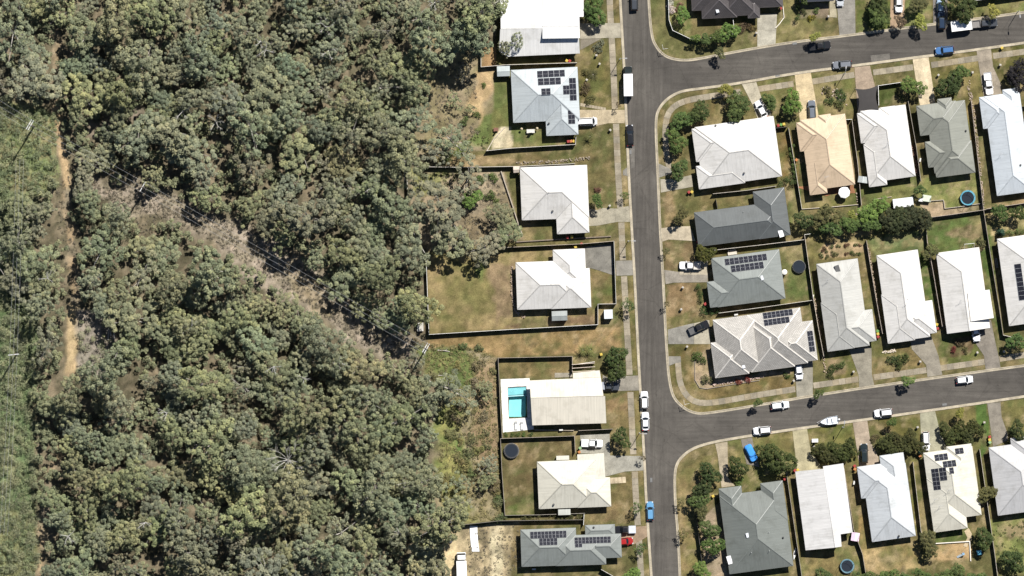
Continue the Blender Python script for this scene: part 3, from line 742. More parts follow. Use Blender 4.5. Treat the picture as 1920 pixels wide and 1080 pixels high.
# ------------------------------------------------------------------ houses
def wing(P0, P1, d, gable='', z=2.7, t=0.5):
    """hip-roof rectangle: eave corners P0 -> P1 (map units), extending d units to the right-hand (page-down) side"""
    a = Vector(W2(*P0)); b_ = Vector(W2(*P1)); w = (b_ - a).length; ex = (b_ - a) / w
    ey = Vector((ex.y, -ex.x)); d = d * S
    A, B, C, D = a, b_, b_ + ey * d, a + ey * d
    F = {}
    if w >= d:
        h = d / 2
        r1 = A + ey * h + ex * (0 if 'W' in gable else h); r2 = B + ey * h - ex * (0 if 'E' in gable else h)
        F['N'] = [A, r1, r2, B]; F['S'] = [D, C, r2, r1]
        if 'W' not in gable: F['W'] = [A, D, r1]
        if 'E' not in gable: F['E'] = [B, r2, C]
        ends = {'W': (A, D, r1), 'E': (B, C, r2)}
    else:
        h = w / 2
        r1 = A + ex * h + ey * (0 if 'N' in gable else h); r2 = D + ex * h - ey * (0 if 'S' in gable else h)
        F['W'] = [A, D, r2, r1]; F['E'] = [B, r1, r2, C]
        if 'N' not in gable: F['N'] = [A, r1, B]
        if 'S' not in gable: F['S'] = [D, C, r2]
        ends = {'N': (A, B, r1), 'S': (D, C, r2)}
    inn = {'N': (A, ey), 'S': (D, -ey), 'W': (A, ex), 'E': (B, -ex)}
    faces = []
    for k, poly in F.items():
        o, n = inn[k]
        faces.append(dict(poly=ccw([tuple(p) for p in poly]), o=o, n=n, z0=z, t=t))
    ridges = [(r1, r2)]
    for k, c in (('NW', A), ('NE', B), ('SE', C), ('SW', D)):
        if any(x in gable for x in k): continue
        if w >= d: ridges.append((c, r1 if 'W' in k else r2))
        else: ridges.append((c, r1 if 'N' in k else r2))
    return dict(rect=ccw([tuple(p) for p in (A, B, C, D)]), faces=faces, ridges=ridges, z=z, t=t, h=h,
                gables=[ends[k] for k in gable if k in ends], A=A, ex=ex, ey=ey, w=w, d=d, eaves=[(A, B), (B, C), (C, D), (D, A)],
                gsides=gable)
def wingb(Q0, Q1, d, **k):
    """same, given the page-bottom edge instead"""
    a = Vector(Q0); b_ = Vector(Q1); e = (b_ - a).normalized(); up = Vector((e.y, -e.x))
    return wing(tuple(a + up * d), tuple(b_ + up * d), d, **k)
def zf(f, p): return f['z0'] + f['t'] * ((p[0] - f['o'].x) * f['n'].x + (p[1] - f['o'].y) * f['n'].y)
def visible(i, f, wings, wi):
    pieces = [f['poly']]
    for wj, w in enumerate(wings):
        if wj == wi: continue
        for g_ in w['faces']:
            dg = lambda p: zf(g_, p) - zf(f, p)
            vals = [dg(p) for p in g_['poly'] + f['poly']]
            if max(abs(v) for v in vals) < 0.012:
                Q = g_['poly'] if wj < wi else []
            else: Q = clip(g_['poly'], lambda p: dg(p) - 0.0005)
            if not ok(Q): continue
            new = []
            for P in pieces: new += subtract(P, Q)
            pieces = new
    return pieces
def seg_visible(a, b_, z_at, wings, wi, rect_only=False):
    """parts of the segment a-b not buried under another wing; parameter intervals"""
    iv = [(0.0, 1.0)]
    P = lambda t: (a[0] + (b_[0] - a[0]) * t, a[1] + (b_[1] - a[1]) * t)
    for wj, w in enumerate(wings):
        if wj == wi: continue
        for g_ in w['faces']:
            lo, hi = 0.0, 1.0; Q = g_['poly']
            fs = [edge_f(Q[i], Q[(i + 1) % len(Q)]) for i in range(len(Q))]
            fs.append(lambda p: zf(g_, p) - z_at(p) - 0.002)
            bad = False
            for f in fs:
                f0, f1 = f(P(0)), f(P(1))
                if f0 < 0 and f1 < 0: bad = True; break
                if f0 * f1 < 0:
                    t = f0 / (f0 - f1)
                    if f0 < 0: lo = max(lo, t)
                    else: hi = min(hi, t)
            if bad or hi - lo < 1e-3: continue
            n = []
            for x, y in iv:
                if hi <= x or lo >= y: n.append((x, y)); continue
                if lo > x: n.append((x, lo))
                if hi < y: n.append((hi, y))
            iv = n
    return [(P(x), P(y)) for x, y in iv if y - x > 0.01]

ROOFMATS = {'metal': 'roof_metal', 'tile': 'roof_tile'}
def bar(mb, a, b_, za, zb, w, h, mi=0):
    """a square bar lying along a-b"""
    a = Vector((a[0], a[1], za)); b_ = Vector((b_[0], b_[1], zb)); d = b_ - a
    if d.length < 0.05: return
    s = d.cross(Vector((0, 0, 1))).normalized() * (w / 2); u = Vector((0, 0, h))
    ra = [a - s, a - s * 0.5 + u, a + s * 0.5 + u, a + s]; rb = [p + d for p in ra]
    mb.loft([[tuple(p) for p in ra], [tuple(p) for p in rb]])
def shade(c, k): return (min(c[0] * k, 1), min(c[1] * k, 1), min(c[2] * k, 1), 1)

def window_at(root, mid, along, out, z0=0.95, w=1.7, h=1.15):
    mid = Vector((mid[0], mid[1], 0)); al = Vector((along[0], along[1], 0)).normalized(); ou = Vector((out[0], out[1], 0)).normalized()
    c = [mid + al * x + Vector((0, 0, z0 + y)) + ou * 0.03 for x, y in ((-w / 2, 0), (w / 2, 0), (w / 2, h), (-w / 2, h))]
    n = (c[1] - c[0]).cross(c[2] - c[0]);
    if n.dot(ou) < 0: c = c[::-1]
    mb = MB(); mb.poly(c); f = mb.build('window', M['dark_glass'], root)
    mb = MB()
    for i in range(4):
        p, q = c[i], c[(i + 1) % 4]; mb.tube([p + ou * .01, q + ou * .01], 0.04, 4)
    mb.build('frame', M['steel'], f, color=(0.7, 0.7, 0.68, 1))

HOUSES = {}
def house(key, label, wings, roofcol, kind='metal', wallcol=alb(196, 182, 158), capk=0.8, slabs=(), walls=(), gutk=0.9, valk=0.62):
    cx = np.mean([p[0] for w in wings for p in w['rect']]) if wings else W2(*slabs[0]['poly'][0])[0]
    cy = np.mean([p[1] for w in wings for p in w['rect']]) if wings else W2(*slabs[0]['poly'][0])[1]
    root = empty('house', (cx, cy, 0), 0, label, 'house')
    base = MB(); roof = MB(); caps = []; O = Vector((cx, cy, 0))
    L = lambda p, z: (p[0] - cx, p[1] - cy, z)
    gut = MB(); vals_ = []
    for wi, w in enumerate(wings):
        for f in w['faces']:
            n = f['n']; al = Vector((-n.y, n.x)); k = math.sqrt(1 + f['t'] ** 2)
            f['vis'] = visible(0, f, wings, wi)
            for P in f['vis']:
                uv = [((Vector(p) - f['o']).dot(al), (Vector(p) - f['o']).dot(n) * k) for p in P]
                roof.poly([L(p, zf(f, p)) for p in P], 0, uv)
        # walls
        ins = 0.45 + 0.011 * wi
        A = w['A'] + w['ex'] * ins + w['ey'] * ins; W_, D_ = w['w'] - 2 * ins, w['d'] - 2 * ins
        q = ccw([tuple(A), tuple(A + w['ex'] * W_), tuple(A + w['ex'] * W_ + w['ey'] * D_), tuple(A + w['ey'] * D_)])
        base.prism([(x - cx, y - cy) for x, y in q], 0.0, w['z'] - 0.03 - 0.006 * wi)
        sof = ccw([(p[0] - cx, p[1] - cy) for p in w['rect']])
        base.poly([(x, y, w['z'] - 0.045 - 0.006 * wi) for x, y in reversed(sof)])
        for e0, e1, r in w['gables']:
            zr = w['z'] + w['t'] * w['h']; o = (r - (Vector(e0) + Vector(e1)) / 2); c_ = Vector(w['rect'][0]) * 0
            for p in w['rect']: c_ = c_ + Vector(p) / 4
            inw = (c_ - Vector(r)).normalized() * 0.25
            base.poly([L(Vector(e0) + inw, w['z'] - 0.02), L(Vector(e1) + inw, w['z'] - 0.02), L(Vector(r) + inw, zr - 0.12)])
        # gutters along the visible eaves
        for a, b_ in w['eaves']:
            za = w['z']
            for p, q in seg_visible(tuple(a), tuple(b_), lambda p: za, wings, wi): bar(gut, L(p, 0), L(q, 0), za - 0.13, za - 0.13, 0.17, 0.12)
        # hip and ridge caps
        for a, b_ in w['ridges']:
            if (Vector(a) - Vector(b_)).length < 0.1: continue
            def zr(p, w=w):
                return min(zf(f, p) for f in w['faces'])
            for p, q in seg_visible(tuple(a), tuple(b_), zr, wings, wi): caps.append((p, q, zr(p), zr(q)))
    # valleys: where faces of different wings meet low
    allf = [(wi, f) for wi, w in enumerate(wings) for f in w['faces']]
    for i in range(len(allf)):
        for j in range(i + 1, len(allf)):
            wi, f = allf[i]; wj, h_ = allf[j]
            if wi == wj: continue
            dn = f['n'] * f['t'] - h_['n'] * h_['t']
            if dn.length < 0.05: continue
            # the line zf(f) = zf(h) clipped to both faces
            dd = lambda p: zf(f, p) - zf(h_, p)
            p0 = Vector(f['poly'][0]); p0 = p0 - dn * (dd(p0) / dn.length_squared); tdir = Vector((-dn.y, dn.x)).normalized()
            lo, hi = -60.0, 60.0; bad = False
            for Q in (f['poly'], h_['poly']):
                for k in range(len(Q)):
                    e = edge_f(Q[k], Q[(k + 1) % len(Q)]); f0, f1 = e(p0 + tdir * lo), e(p0 + tdir * hi)
                    if f0 < 0 and f1 < 0: bad = True; break
                    if f0 * f1 < 0:
                        t = lo + (hi - lo) * f0 / (f0 - f1)
                        if f0 < 0: lo = max(lo, t)
                        else: hi = min(hi, t)
                if bad or hi - lo < 0.3: bad = True; break
            if bad: continue
            # valley only if both faces fall towards the line's both sides (concave)
            mid = p0 + tdir * (lo + hi) / 2; s = dn.normalized()
            if not (zf(f, mid + s) > zf(h_, mid + s)): continue
            others = [w for k, w in enumerate(wings) if k not in (wi, wj)]
            for p, q in seg_visible(tuple(p0 + tdir * lo), tuple(p0 + tdir * hi), lambda p: zf(f, p), others + [dict(faces=[])], -1):
                vals_.append((p, q, zf(f, p), zf(f, q)))
    # skillion and gable sheets given as polygons with a plane
    for s in slabs:
        P = px(s['poly']); (p1, p2, p3) = [Vector((*W2(u, v), z)) for u, v, z in s['plane']]
        n = (p2 - p1).cross(p3 - p1)
        if n.z < 0: n = -n
        zz = lambda x, y: p1.z - ((x + cx - p1.x) * n.x + (y + cy - p1.y) * n.y) / n.z
        gr = Vector((n.x, n.y));
        if gr.length < 1e-6: gr = Vector((0, 1))
        gr.normalize(); al = Vector((-gr.y, gr.x))
        PL = [(x - cx, y - cy) for x, y in P]
        roof.poly([(x, y, zz(x, y)) for x, y in PL], 0, [(Vector((x, y)).dot(al), Vector((x, y)).dot(gr)) for x, y in PL])
        k = len(PL)
        for i in range(k):
            (ax, ay), (bx, by) = PL[i], PL[(i + 1) % k]; th = s.get('th', 0.16)
            roof.poly([(ax, ay, zz(ax, ay) - th), (bx, by, zz(bx, by) - th), (bx, by, zz(bx, by)), (ax, ay, zz(ax, ay))], 0, [(0, 0), (.2, 0), (.2, .1), (0, .1)])
    for w in walls:
        P = px(w[0]); base.prism([(x - cx, y - cy) for x, y in P], w[1], w[2])
    base.build('wall', M['render_wall'], root, color=wallcol)
    rf = roof.build('roof', M[ROOFMATS[kind]], root, color=roofcol)
    if gut.v: gut.build('gutter', M['steel'], rf, color=shade(roofcol, gutk))
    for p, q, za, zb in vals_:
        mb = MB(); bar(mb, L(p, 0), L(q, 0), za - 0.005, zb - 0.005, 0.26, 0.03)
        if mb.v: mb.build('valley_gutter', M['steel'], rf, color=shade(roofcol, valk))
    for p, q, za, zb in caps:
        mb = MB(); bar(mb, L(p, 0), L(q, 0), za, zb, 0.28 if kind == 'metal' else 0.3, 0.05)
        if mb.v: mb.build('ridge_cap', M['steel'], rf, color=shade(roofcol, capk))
    # windows on the outer walls
    for wi, w in enumerate(wings):
        ins = 0.45 + 0.011 * wi; cen = w['A'] + w['ex'] * w['w'] / 2 + w['ey'] * w['d'] / 2
        for a, b_ in w['eaves']:
            m_ = (a + b_) / 2; out = (m_ - cen).normalized(); ln = (b_ - a).length
            for fr in ((0.5,) if ln < 9 else (0.28, 0.72)):
                p = a + (b_ - a) * fr; pw = p - out * ins
                if any(inside(tuple(pw + out * 0.6), x['rect']) for k, x in enumerate(wings) if k != wi): continue
                window_at(root, (pw.x - cx, pw.y - cy), b_ - a, out)
    HOUSES[key] = dict(root=root, wings=wings, cx=cx, cy=cy)
    return root

def roof_at(key, u, v):
    h = HOUSES[key]; p = W2(u, v); best = None
    for w in h['wings']:
        for f in w['faces']:
            if inside(p, f['poly']):
                z = zf(f, p)
                if best is None or z > best[0]: best = (z, f)
    if best is None:
        f = h['wings'][0]['faces'][0]; best = (h['wings'][0]['z'] + 0.5, f)
    return best
mb = MB(); mb.box(-.5, -.5, 0, .5, .5, 0.04, 0); mb.box(-.475, -.485, .035, .475, .485, .046, 1)
mb.v = [(x, y, z) for x, y, z in mb.v]
PANEL = mb.mesh('solar_panel', [M['steel'], M['solar_cell']])
def solar(key, u, v, na, nb, pa, pb):
    """array of na panels along the eave by nb down the slope, pitch in map units"""
    h = HOUSES[key]; z, f = roof_at(key, u, v); n = f['n']; t = f['t']
    al3 = Vector((-n.y, n.x, 0)); up3 = Vector((n.x, n.y, t)).normalized(); nor = al3.cross(up3)
    if nor.z < 0: al3 = -al3; nor = -nor
    c = Vector((*W2(u, v), z)); k = math.sqrt(1 + t * t)
    for i in range(na):
        for j in range(nb):
            p = c + al3 * ((i - (na - 1) / 2) * pa * S) + up3 * ((j - (nb - 1) / 2) * pb * S * k) + nor * 0.09
            o = obj('solar_panel', PANEL, h['root'], color=(0.42, 0.43, 0.44, 1))
            m3 = Matrix((al3, up3, nor)).transposed().to_4x4()
            o.matrix_local = Matrix.Translation(p - Vector((h['cx'], h['cy'], 0))) @ m3 @ Matrix.Diagonal((pa * S * 0.985, pb * S * k * 0.955, 1, 1))
mb = MB(); mb.cyl((0, 0), .16, -.25, .25, 14); mb.cyl((0, 0), .26, .25, .42, 14, r1=.2); mb.cyl((0, 0), .2, .42, .5, 14, r1=.06)
VENT = mb.mesh('roof_vent', M['steel'])
mb = MB(); mb.cyl((0, 0), .05, -.3, .75, 8)
PIPE = mb.mesh('vent_pipe', M['steel'])
mb = MB(); mb.box(-.35, -.55, -.2, .35, .55, .14)
SKY = mb.mesh('skylight', M['lamp_lens'])
mb = MB(); mb.tube([(0, 0, -.3), (0, 0, 2.0)], .035, 6); mb.tube([(-1.0, 0, 1.9), (1.0, 0, 1.9)], .025, 5)
for k in range(7): mb.tube([(-.9 + .3 * k, -.45 + .03 * k, 1.9), (-.9 + .3 * k, .45 - .03 * k, 1.9)], .02, 4)
AERIAL = mb.mesh('tv_antenna', M['steel'])
mb = MB(); mb.box(-.55, -1.0, -.15, .55, 1.0, .3); 
AIRCON = mb.mesh('roof_unit', M['steel'])
def fit(key, u, v, what, col=(0.5, 0.5, 0.5, 1), rz=0.3):
    h = HOUSES[key]; z, f = roof_at(key, u, v)
    me = {'vent': VENT, 'pipe': PIPE, 'sky': SKY, 'aerial': AERIAL, 'unit': AIRCON}[what]
    x, y = W2(u, v)
    obj(me.name.split('.')[0], me, h['root'], (x - h['cx'], y - h['cy'], z), rz, scale=(.6, .6, .7) if what == 'aerial' else None, color=col)

WHITE, PALE, BLUEW = (0.63, 0.61, 0.575, 1), (0.43, 0.425, 0.395, 1), (0.43, 0.465, 0.475, 1)
CREAMR, SAND = (0.57, 0.44, 0.305, 1), (0.57, 0.545, 0.46, 1)
SLATE, SAGE, DKGREEN = (0.108, 0.116, 0.115, 1), (0.225, 0.23, 0.198, 1), (0.158, 0.170, 0.156, 1)
GREYG = (0.212, 0.228, 0.214, 1)
R = wing
# west side of the long street, top to bottom
house('H1', 'large flat-pitched white roofed house at the top beside the bush', [], (0.60, 0.595, 0.58, 1), slabs=[
    dict(poly=[(937, -90), (1017, -90), (1017, 55), (939, 55.5)], plane=[(937, -90, 2.9), (1017, -90, 2.9), (1017, 55, 4.9)]),
    dict(poly=[(1017, -90), (1094, -90), (1094, 33), (1086, 33), (1087, 73), (1017, 74)], plane=[(937, -90, 3.02), (1017, -90, 3.02), (1017, 55, 5.02)]),
    dict(poly=[(938, 56), (1017, 55.2), (1017, 50), (1084, 50), (1087, 101), (953, 107), (936, 98)], plane=[(937, 55.4, 4.86), (1017, 54.6, 4.86), (1017, 105, 2.7)])],
    walls=[([(942, -80), (1083, -80), (1083, 96), (944, 99)], 0, 2.62), ([(1020, 45), (1084, 45), (1084, 70), (1020, 70)], 2.62, 4.7)])
house('H2', 'pale blue-grey hip-roofed house with solar panels and small shed behind', [R((958, 132.5), (1082, 126.5), 98), R((1021, 165), (1080, 162.5), 90)], BLUEW)
house('H3', 'white hip-roofed house beside the fenced bush block', [R((975, 315), (1100, 310), 98), R((1040, 345), (1099.5, 342), 94)], WHITE, capk=0.68)
house('H4', 'white hip-roofed house on the large dry yard', [R((967, 492.5), (1090, 488), 88), R((1030, 506), (1105, 503), 73), R((1036.5, 469), (1096, 466.5), 72)], WHITE, capk=0.68)
house('H5', 'long cream gabled house beside the turquoise swimming pool', [], (0.58, 0.54, 0.455, 1), slabs=[
    dict(poly=[(993, 713), (1126, 707), (1131, 741.5), (995, 745.5)], plane=[(993, 713, 3.5), (1126, 707, 3.5), (1131, 741.5, 4.55)]),
    dict(poly=[(995, 746), (1134, 742), (1136.5, 793), (998, 797)], plane=[(995, 746, 4.5), (1134, 742, 4.5), (1136.5, 793, 2.7)]),
    dict(poly=[(1074, 699), (1124, 694), (1126, 706.6), (1074, 709)], plane=[(1074, 699, 3.2), (1124, 694, 3.2), (1126, 706.6, 3.45)])],
    walls=[([(1003, 718), (1122, 712), (1129, 788), (1005, 793)], 0, 2.6), ([(1078, 703), (1120, 699), (1122, 712), (1078, 714)], 0, 2.95)])
house('H6', 'cream hip-roofed house behind the black trampoline lawn', [R((1007, 865.5), (1116, 861), 88), R((1080, 897), (1143, 894.5), 54)], SAND, capk=0.68,
    slabs=[dict(poly=[(1082, 851.5), (1132, 849), (1134.6, 896), (1110, 897), (1108, 870), (1083, 870)], plane=[(1082, 851, 2.65), (1132, 849, 2.6), (1134, 895, 2.82)], th=0.12)],
    walls=[([(1084, 855), (1129, 853), (1131, 893), (1112, 893), (1084, 868)], 0, 2.5)])
house('H7', 'long grey-green roofed house with solar arrays at the bottom left', [R((976, 992.5), (1079, 989), 69), R((1040, 1004), (1134, 1001), 56), R((1095, 1002.5), (1163.5, 1000), 44), R((1097, 984.5), (1152, 982.5), 21, z=2.45, t=0.3)], GREYG, capk=0.75)
# north-east corner block
house('H8', 'dark brown tiled hip-roofed house on the upper street corner', [wingb((1297, 21), (1467, 13), 95, t=.66), wingb((1316, 36), (1381, 33), 64, t=.66), wingb((1402, 35), (1424, 34), 36, t=.66), wingb((1352, 32), (1420, 28), 74, t=.66)], (0.085, 0.075, 0.075, 1), 'tile', capk=1.3)
house('H9', 'dark charcoal roofed house cut off by the top edge of the photo', [wingb((1499, 5), (1562, 2), 80)], (0.06, 0.065, 0.08, 1))
house('H10', 'white roofed house cut off at the top right corner', [wingb((1826, 2), (1930, -13), 80)], WHITE)
# block between the side streets
house('H11', 'big white hip-roofed house on the rounded street corner', [R((1302, 239.5), (1449, 218.5), 113), R((1296.5, 242.5), (1400, 228), 62), R((1304.5, 312.5), (1390, 300.5), 43)], WHITE, capk=0.66)
house('H12', 'long slate-grey roofed house south of the big white corner house', [R((1301, 399), (1465, 377.5), 64), R((1411, 360), (1469, 352), 89)], SLATE, capk=1.15)
house('H13', 'grey-green hip-roofed house with two rows of solar panels', [R((1333, 484.5), (1459.5, 468), 92), R((1325, 529), (1390, 520.5), 48)], GREYG, capk=0.8)
house('H14', 'pale grey tiled house with many hips on the lower corner', [R((1336, 600), (1423, 588), 105, t=.66), R((1332, 643), (1395, 634.5), 66, t=.66), R((1395, 600), (1476, 589), 98.5, t=.66), R((1400, 591), (1499, 577), 104, t=.66), R((1440, 612), (1522, 601), 74, t=.66)], (0.47, 0.445, 0.405, 1), 'tile', capk=1.3)
house('H15', 'peach cream roofed house with the white patio umbrella behind', [R((1499, 226), (1583, 214), 133), R((1492, 231), (1560, 221.5), 54), wingb((1518, 366), (1550, 362), 76), R((1533, 217.5), (1556, 214), 44)], CREAMR, capk=0.72)
house('H16', 'white roofed house behind the dark shade sail', [R((1612, 209), (1696, 197), 134.5), R((1606, 213.5), (1680, 203), 56), wingb((1629, 351), (1662, 346.5), 80), R((1648, 203), (1677, 199), 50)], WHITE, capk=0.68)
house('H17', 'sage green roofed house above the blue-ringed trampoline', [R((1734, 198.5), (1807, 188.5), 128), R((1717, 199.5), (1790, 189.5), 56), R((1733, 267), (1790, 259), 48), wingb((1754.5, 333), (1827, 323.5), 60), R((1785, 223), (1811, 219.5), 22), R((1756, 187), (1782, 183.5), 40)], SAGE, capk=0.72)
house('H18', 'long bluish white roofed house at the right edge of the upper row', [R((1843, 182), (1909.5, 173), 187), R((1834.5, 183.5), (1890, 176), 59), R((1878, 169.5), (1906, 165.5), 62)], (0.52, 0.555, 0.58, 1), capk=0.8)
house('H19', 'pale grey roofed house below the sandy shrub bed', [R((1530, 495.5), (1606.5, 485), 164), R((1560, 590), (1633.7, 580), 59), wingb((1551, 659), (1601, 652), 92)], PALE, capk=0.72)
house('H20', 'white roofed house second from left in the middle row', [R((1642.5, 479.5), (1719, 468.5), 164), R((1680, 572.5), (1746, 563), 61), wingb((1664, 644), (1714, 637), 92)], WHITE, capk=0.68)
house('H21', 'white house with wide flat garage roof beside the football goal', [R((1754, 475), (1834, 464), 152, 'S')], WHITE, capk=0.68,
    slabs=[dict(poly=[(1811, 549), (1853, 543), (1861, 596), (1817, 602.5)], plane=[(1811, 549, 5.3), (1817, 602.5, 5.3), (1861, 596, 4.0)]),
           dict(poly=[(1808.5, 604), (1818, 602.8), (1820, 617), (1810, 618.5)], plane=[(1808, 604, 2.75), (1818, 602.8, 2.75), (1820, 617, 2.65)])],
    walls=[([(1816, 551), (1850, 547), (1857, 593), (1820, 598)], 0, 3.7)])
house('H22', 'white roofed house with a long solar strip cut off by the right edge', [R((1868, 448.5), (1957, 436), 164)], WHITE, capk=0.68)
# south of the lower street
house('H23', 'large dark green hip-roofed house on the lower corner lot', [R((1348.5, 929.5), (1467.5, 914), 147), R((1347, 916), (1388.6, 910.5), 64), R((1425, 906), (1466, 900.5), 74)], DKGREEN, capk=1.0, valk=0.8)
house('H24', 'white house with plain gable roof beside the dark green roof', [], (0.54, 0.53, 0.515, 1), slabs=[
    dict(poly=[(1490, 883.5), (1542, 878), (1563.2, 1025.5), (1509.6, 1031)], plane=[(1490, 883.5, 2.7), (1542, 878, 4.3), (1563.2, 1025.5, 4.3)]),
    dict(poly=[(1541.4, 873.5), (1580, 868), (1597.6, 997.4), (1574.5, 1000.5), (1576.5, 1023.5), (1563.8, 1025.3)], plane=[(1541.4, 873.5, 4.34), (1563.8, 1025.3, 4.34), (1597.6, 997.4, 3.1)])],
    walls=[([(1496, 888), (1575, 876), (1593, 994), (1570, 997), (1572, 1020), (1514, 1026)], 0, 2.55)])
house('H25', 'white hip-roofed house with a dark car parked in its drive', [R((1615, 879), (1696, 867.5), 137.5), R((1606, 875.5), (1670, 866.5), 59), R((1648, 854.5), (1692, 848), 72)], (0.50, 0.52, 0.53, 1), capk=0.72)
house('H26', 'cream hip-roofed house covered in scattered solar panels', [R((1730, 849), (1821, 836.5), 129), wingb((1750, 997.5), (1812.5, 989), 102), R((1773, 837.5), (1819, 831.5), 62)], SAND, capk=0.8)
house('H27', 'pale grey roofed house cut off at the lower right edge', [R((1852.5, 839), (1955, 825), 128), R((1893, 821.5), (1950, 814), 62)], (0.48, 0.475, 0.47, 1), capk=0.75)

for a in (('H2', 1033, 139.5, 5, 2, 10.4, 6.4), ('H2', 1030, 154, 4, 2, 10.8, 6.6), ('H2', 1023.5, 173.5, 2, 2, 8.6, 6.2), ('H2', 1073.5, 168, 4, 2, 10.6, 6.4), ('H2', 1061, 169.5, 2, 2, 8.4, 5.8), ('H2', 1071, 220, 3, 2, 8.6, 6.4),
          ('H13', 1397.5, 487, 9, 2, 8.8, 6.0), ('H13', 1400, 501, 7, 2, 8.8, 6.2),
          ('H14', 1457.5, 589, 7, 2, 8.0, 5.7), ('H14', 1455, 602.5, 6, 2, 8.0, 5.8), ('H14', 1519, 639.5, 4, 2, 9.8, 5.4),
          ('H7', 1028, 1001.8, 10, 2, 6.8, 6.5), ('H7', 1028, 1014.8, 5, 2, 6.8, 6.3), ('H7', 1111, 1012, 10, 2, 6.8, 5.9), ('H7', 1084.6, 1022, 2, 1, 6.8, 6.4),
          ('H26', 1797, 845.2, 2, 2, 8.0, 5.5), ('H26', 1763, 856.8, 3, 2, 8.3, 6.0), ('H26', 1778, 869, 3, 2, 8.3, 6.0), ('H26', 1781.5, 881.5, 1, 2, 8.4, 5.8), ('H26', 1753.5, 897.5, 5, 2, 8.0, 6.5), ('H26', 1766.3, 887.5, 3, 2, 8.0, 6.3),
          ('H22', 1910, 528.5, 8, 1, 8.5, 12.4)): solar(*a)
for a in (('H3', 1036, 396, 'vent', (.1, .1, .1, 1)), ('H11', 1341, 236, 'vent', (.12, .12, .12, 1)), ('H11', 1394, 325, 'vent', (.12, .12, .12, 1)), ('H6', 1038, 945, 'vent', (.1, .1, .1, 1)),
          ('H18', 1911, 310, 'vent', (.1, .1, .1, 1)), ('H19', 1569, 505, 'unit', (.08, .08, .08, 1)), ('H23', 1467, 1007, 'vent', (.04, .04, .04, 1)), ('H23', 1407, 1034, 'pipe', (.8, .8, .8, 1)), ('H23', 1441, 1031, 'pipe', (.8, .8, .8, 1)),
          ('H23', 1400, 1002, 'sky'), ('H23', 1440, 996, 'pipe', (.7, .7, .7, 1)), ('H23', 1367, 1049, 'unit', (.7, .7, .7, 1)), ('H13', 1427, 521, 'sky'), ('H20', 1698, 568, 'aerial'), ('H20', 1700, 560, 'pipe'), ('H18', 1874, 290, 'aerial'), ('H2', 1029, 232, 'vent', (.08, .08, .08, 1)),
          ('H16', 1663, 268, 'aerial'), ('H17', 1809, 246, 'vent', (.05, .05, .05, 1)), ('H25', 1684, 1004, 'vent', (.05, .05, .05, 1)), ('H26', 1777, 917, 'aerial'), ('H26', 1752, 935, 'aerial'), ('H26', 1761, 947, 'aerial'),
          ('H8', 1344, 21, 'sky'), ('H14', 1393, 686, 'sky'), ('H12', 1463, 437, 'unit', (.8, .8, .8, 1)), ('H12', 1393, 397, 'pipe'), ('H4', 1034, 530, 'pipe'), ('H6', 1054, 905, 'pipe'), ('H3', 1029, 361, 'pipe'), ('H21', 1800, 562, 'aerial'), ('H21', 1819, 556, 'pipe'), ('H7', 1113, 988, 'vent', (.05, .05, .05, 1)), ('H19', 1551, 524, 'aerial'), ('H15', 1548, 332, 'aerial')): fit(*a)
# ------------------------------------------------------------------ vegetation
def leaf_cloud(centers, radii, n_per, size, seed, lo=-0.3, shell=(0.6, 1.08), up=0.6, aspect=(0.45, 0.8)):
    r = np.random.default_rng(seed)
    C = np.repeat(np.asarray(centers, float), n_per, 0); Rr = np.repeat(np.asarray(radii, float), n_per, 0); n = len(C)
    z = r.uniform(lo, 1, n); ph = r.uniform(0, 2 * np.pi, n); q = np.sqrt(1 - z * z)
    d = np.stack([q * np.cos(ph), q * np.sin(ph), z], -1)
    P = C + d * Rr * r.uniform(shell[0], shell[1], (n, 1))
    nrm = d * 0.75 + np.array([0, 0, up]) + r.normal(0, 0.42, (n, 3)); nrm /= np.linalg.norm(nrm, axis=1, keepdims=True)
    t = np.cross(nrm, r.normal(0, 1, (n, 3))); t /= np.linalg.norm(t, axis=1, keepdims=True) + 1e-9
    b_ = np.cross(nrm, t)
    L = size * r.uniform(0.7, 1.35, (n, 1)); Wd = L * r.uniform(aspect[0], aspect[1], (n, 1))
    bend = nrm * L * r.uniform(-.15, .1, (n, 1))
    v = np.stack([P - t * L * .5 + bend, P - b_ * Wd * .5, P + t * L * .5 + bend, P + b_ * Wd * .5], 1).reshape(-1, 3)
    f = np.arange(n * 4).reshape(-1, 4)
    ct = np.repeat(r.uniform(0.2, 0.8, len(centers)), n_per)
    tone = np.clip(ct + r.normal(0, 0.16, n), 0, 1)
    return v, f, tone
def leaf_mesh(name, parts):
    vs_, fs_, ts_ = [], [], []; o = 0
    for v, f, t in parts: vs_.append(v); fs_.append(f + o); ts_.append(t); o += len(v)
    me = np_mesh(name, np.concatenate(vs_), np.concatenate(fs_), M['leaf'])
    at = me.attributes.new('tone', 'FLOAT', 'FACE')
    tt = np.concatenate(ts_).astype(np.float32)
    if len(at.data) == len(tt): at.data.foreach_set('value', tt)
    return me
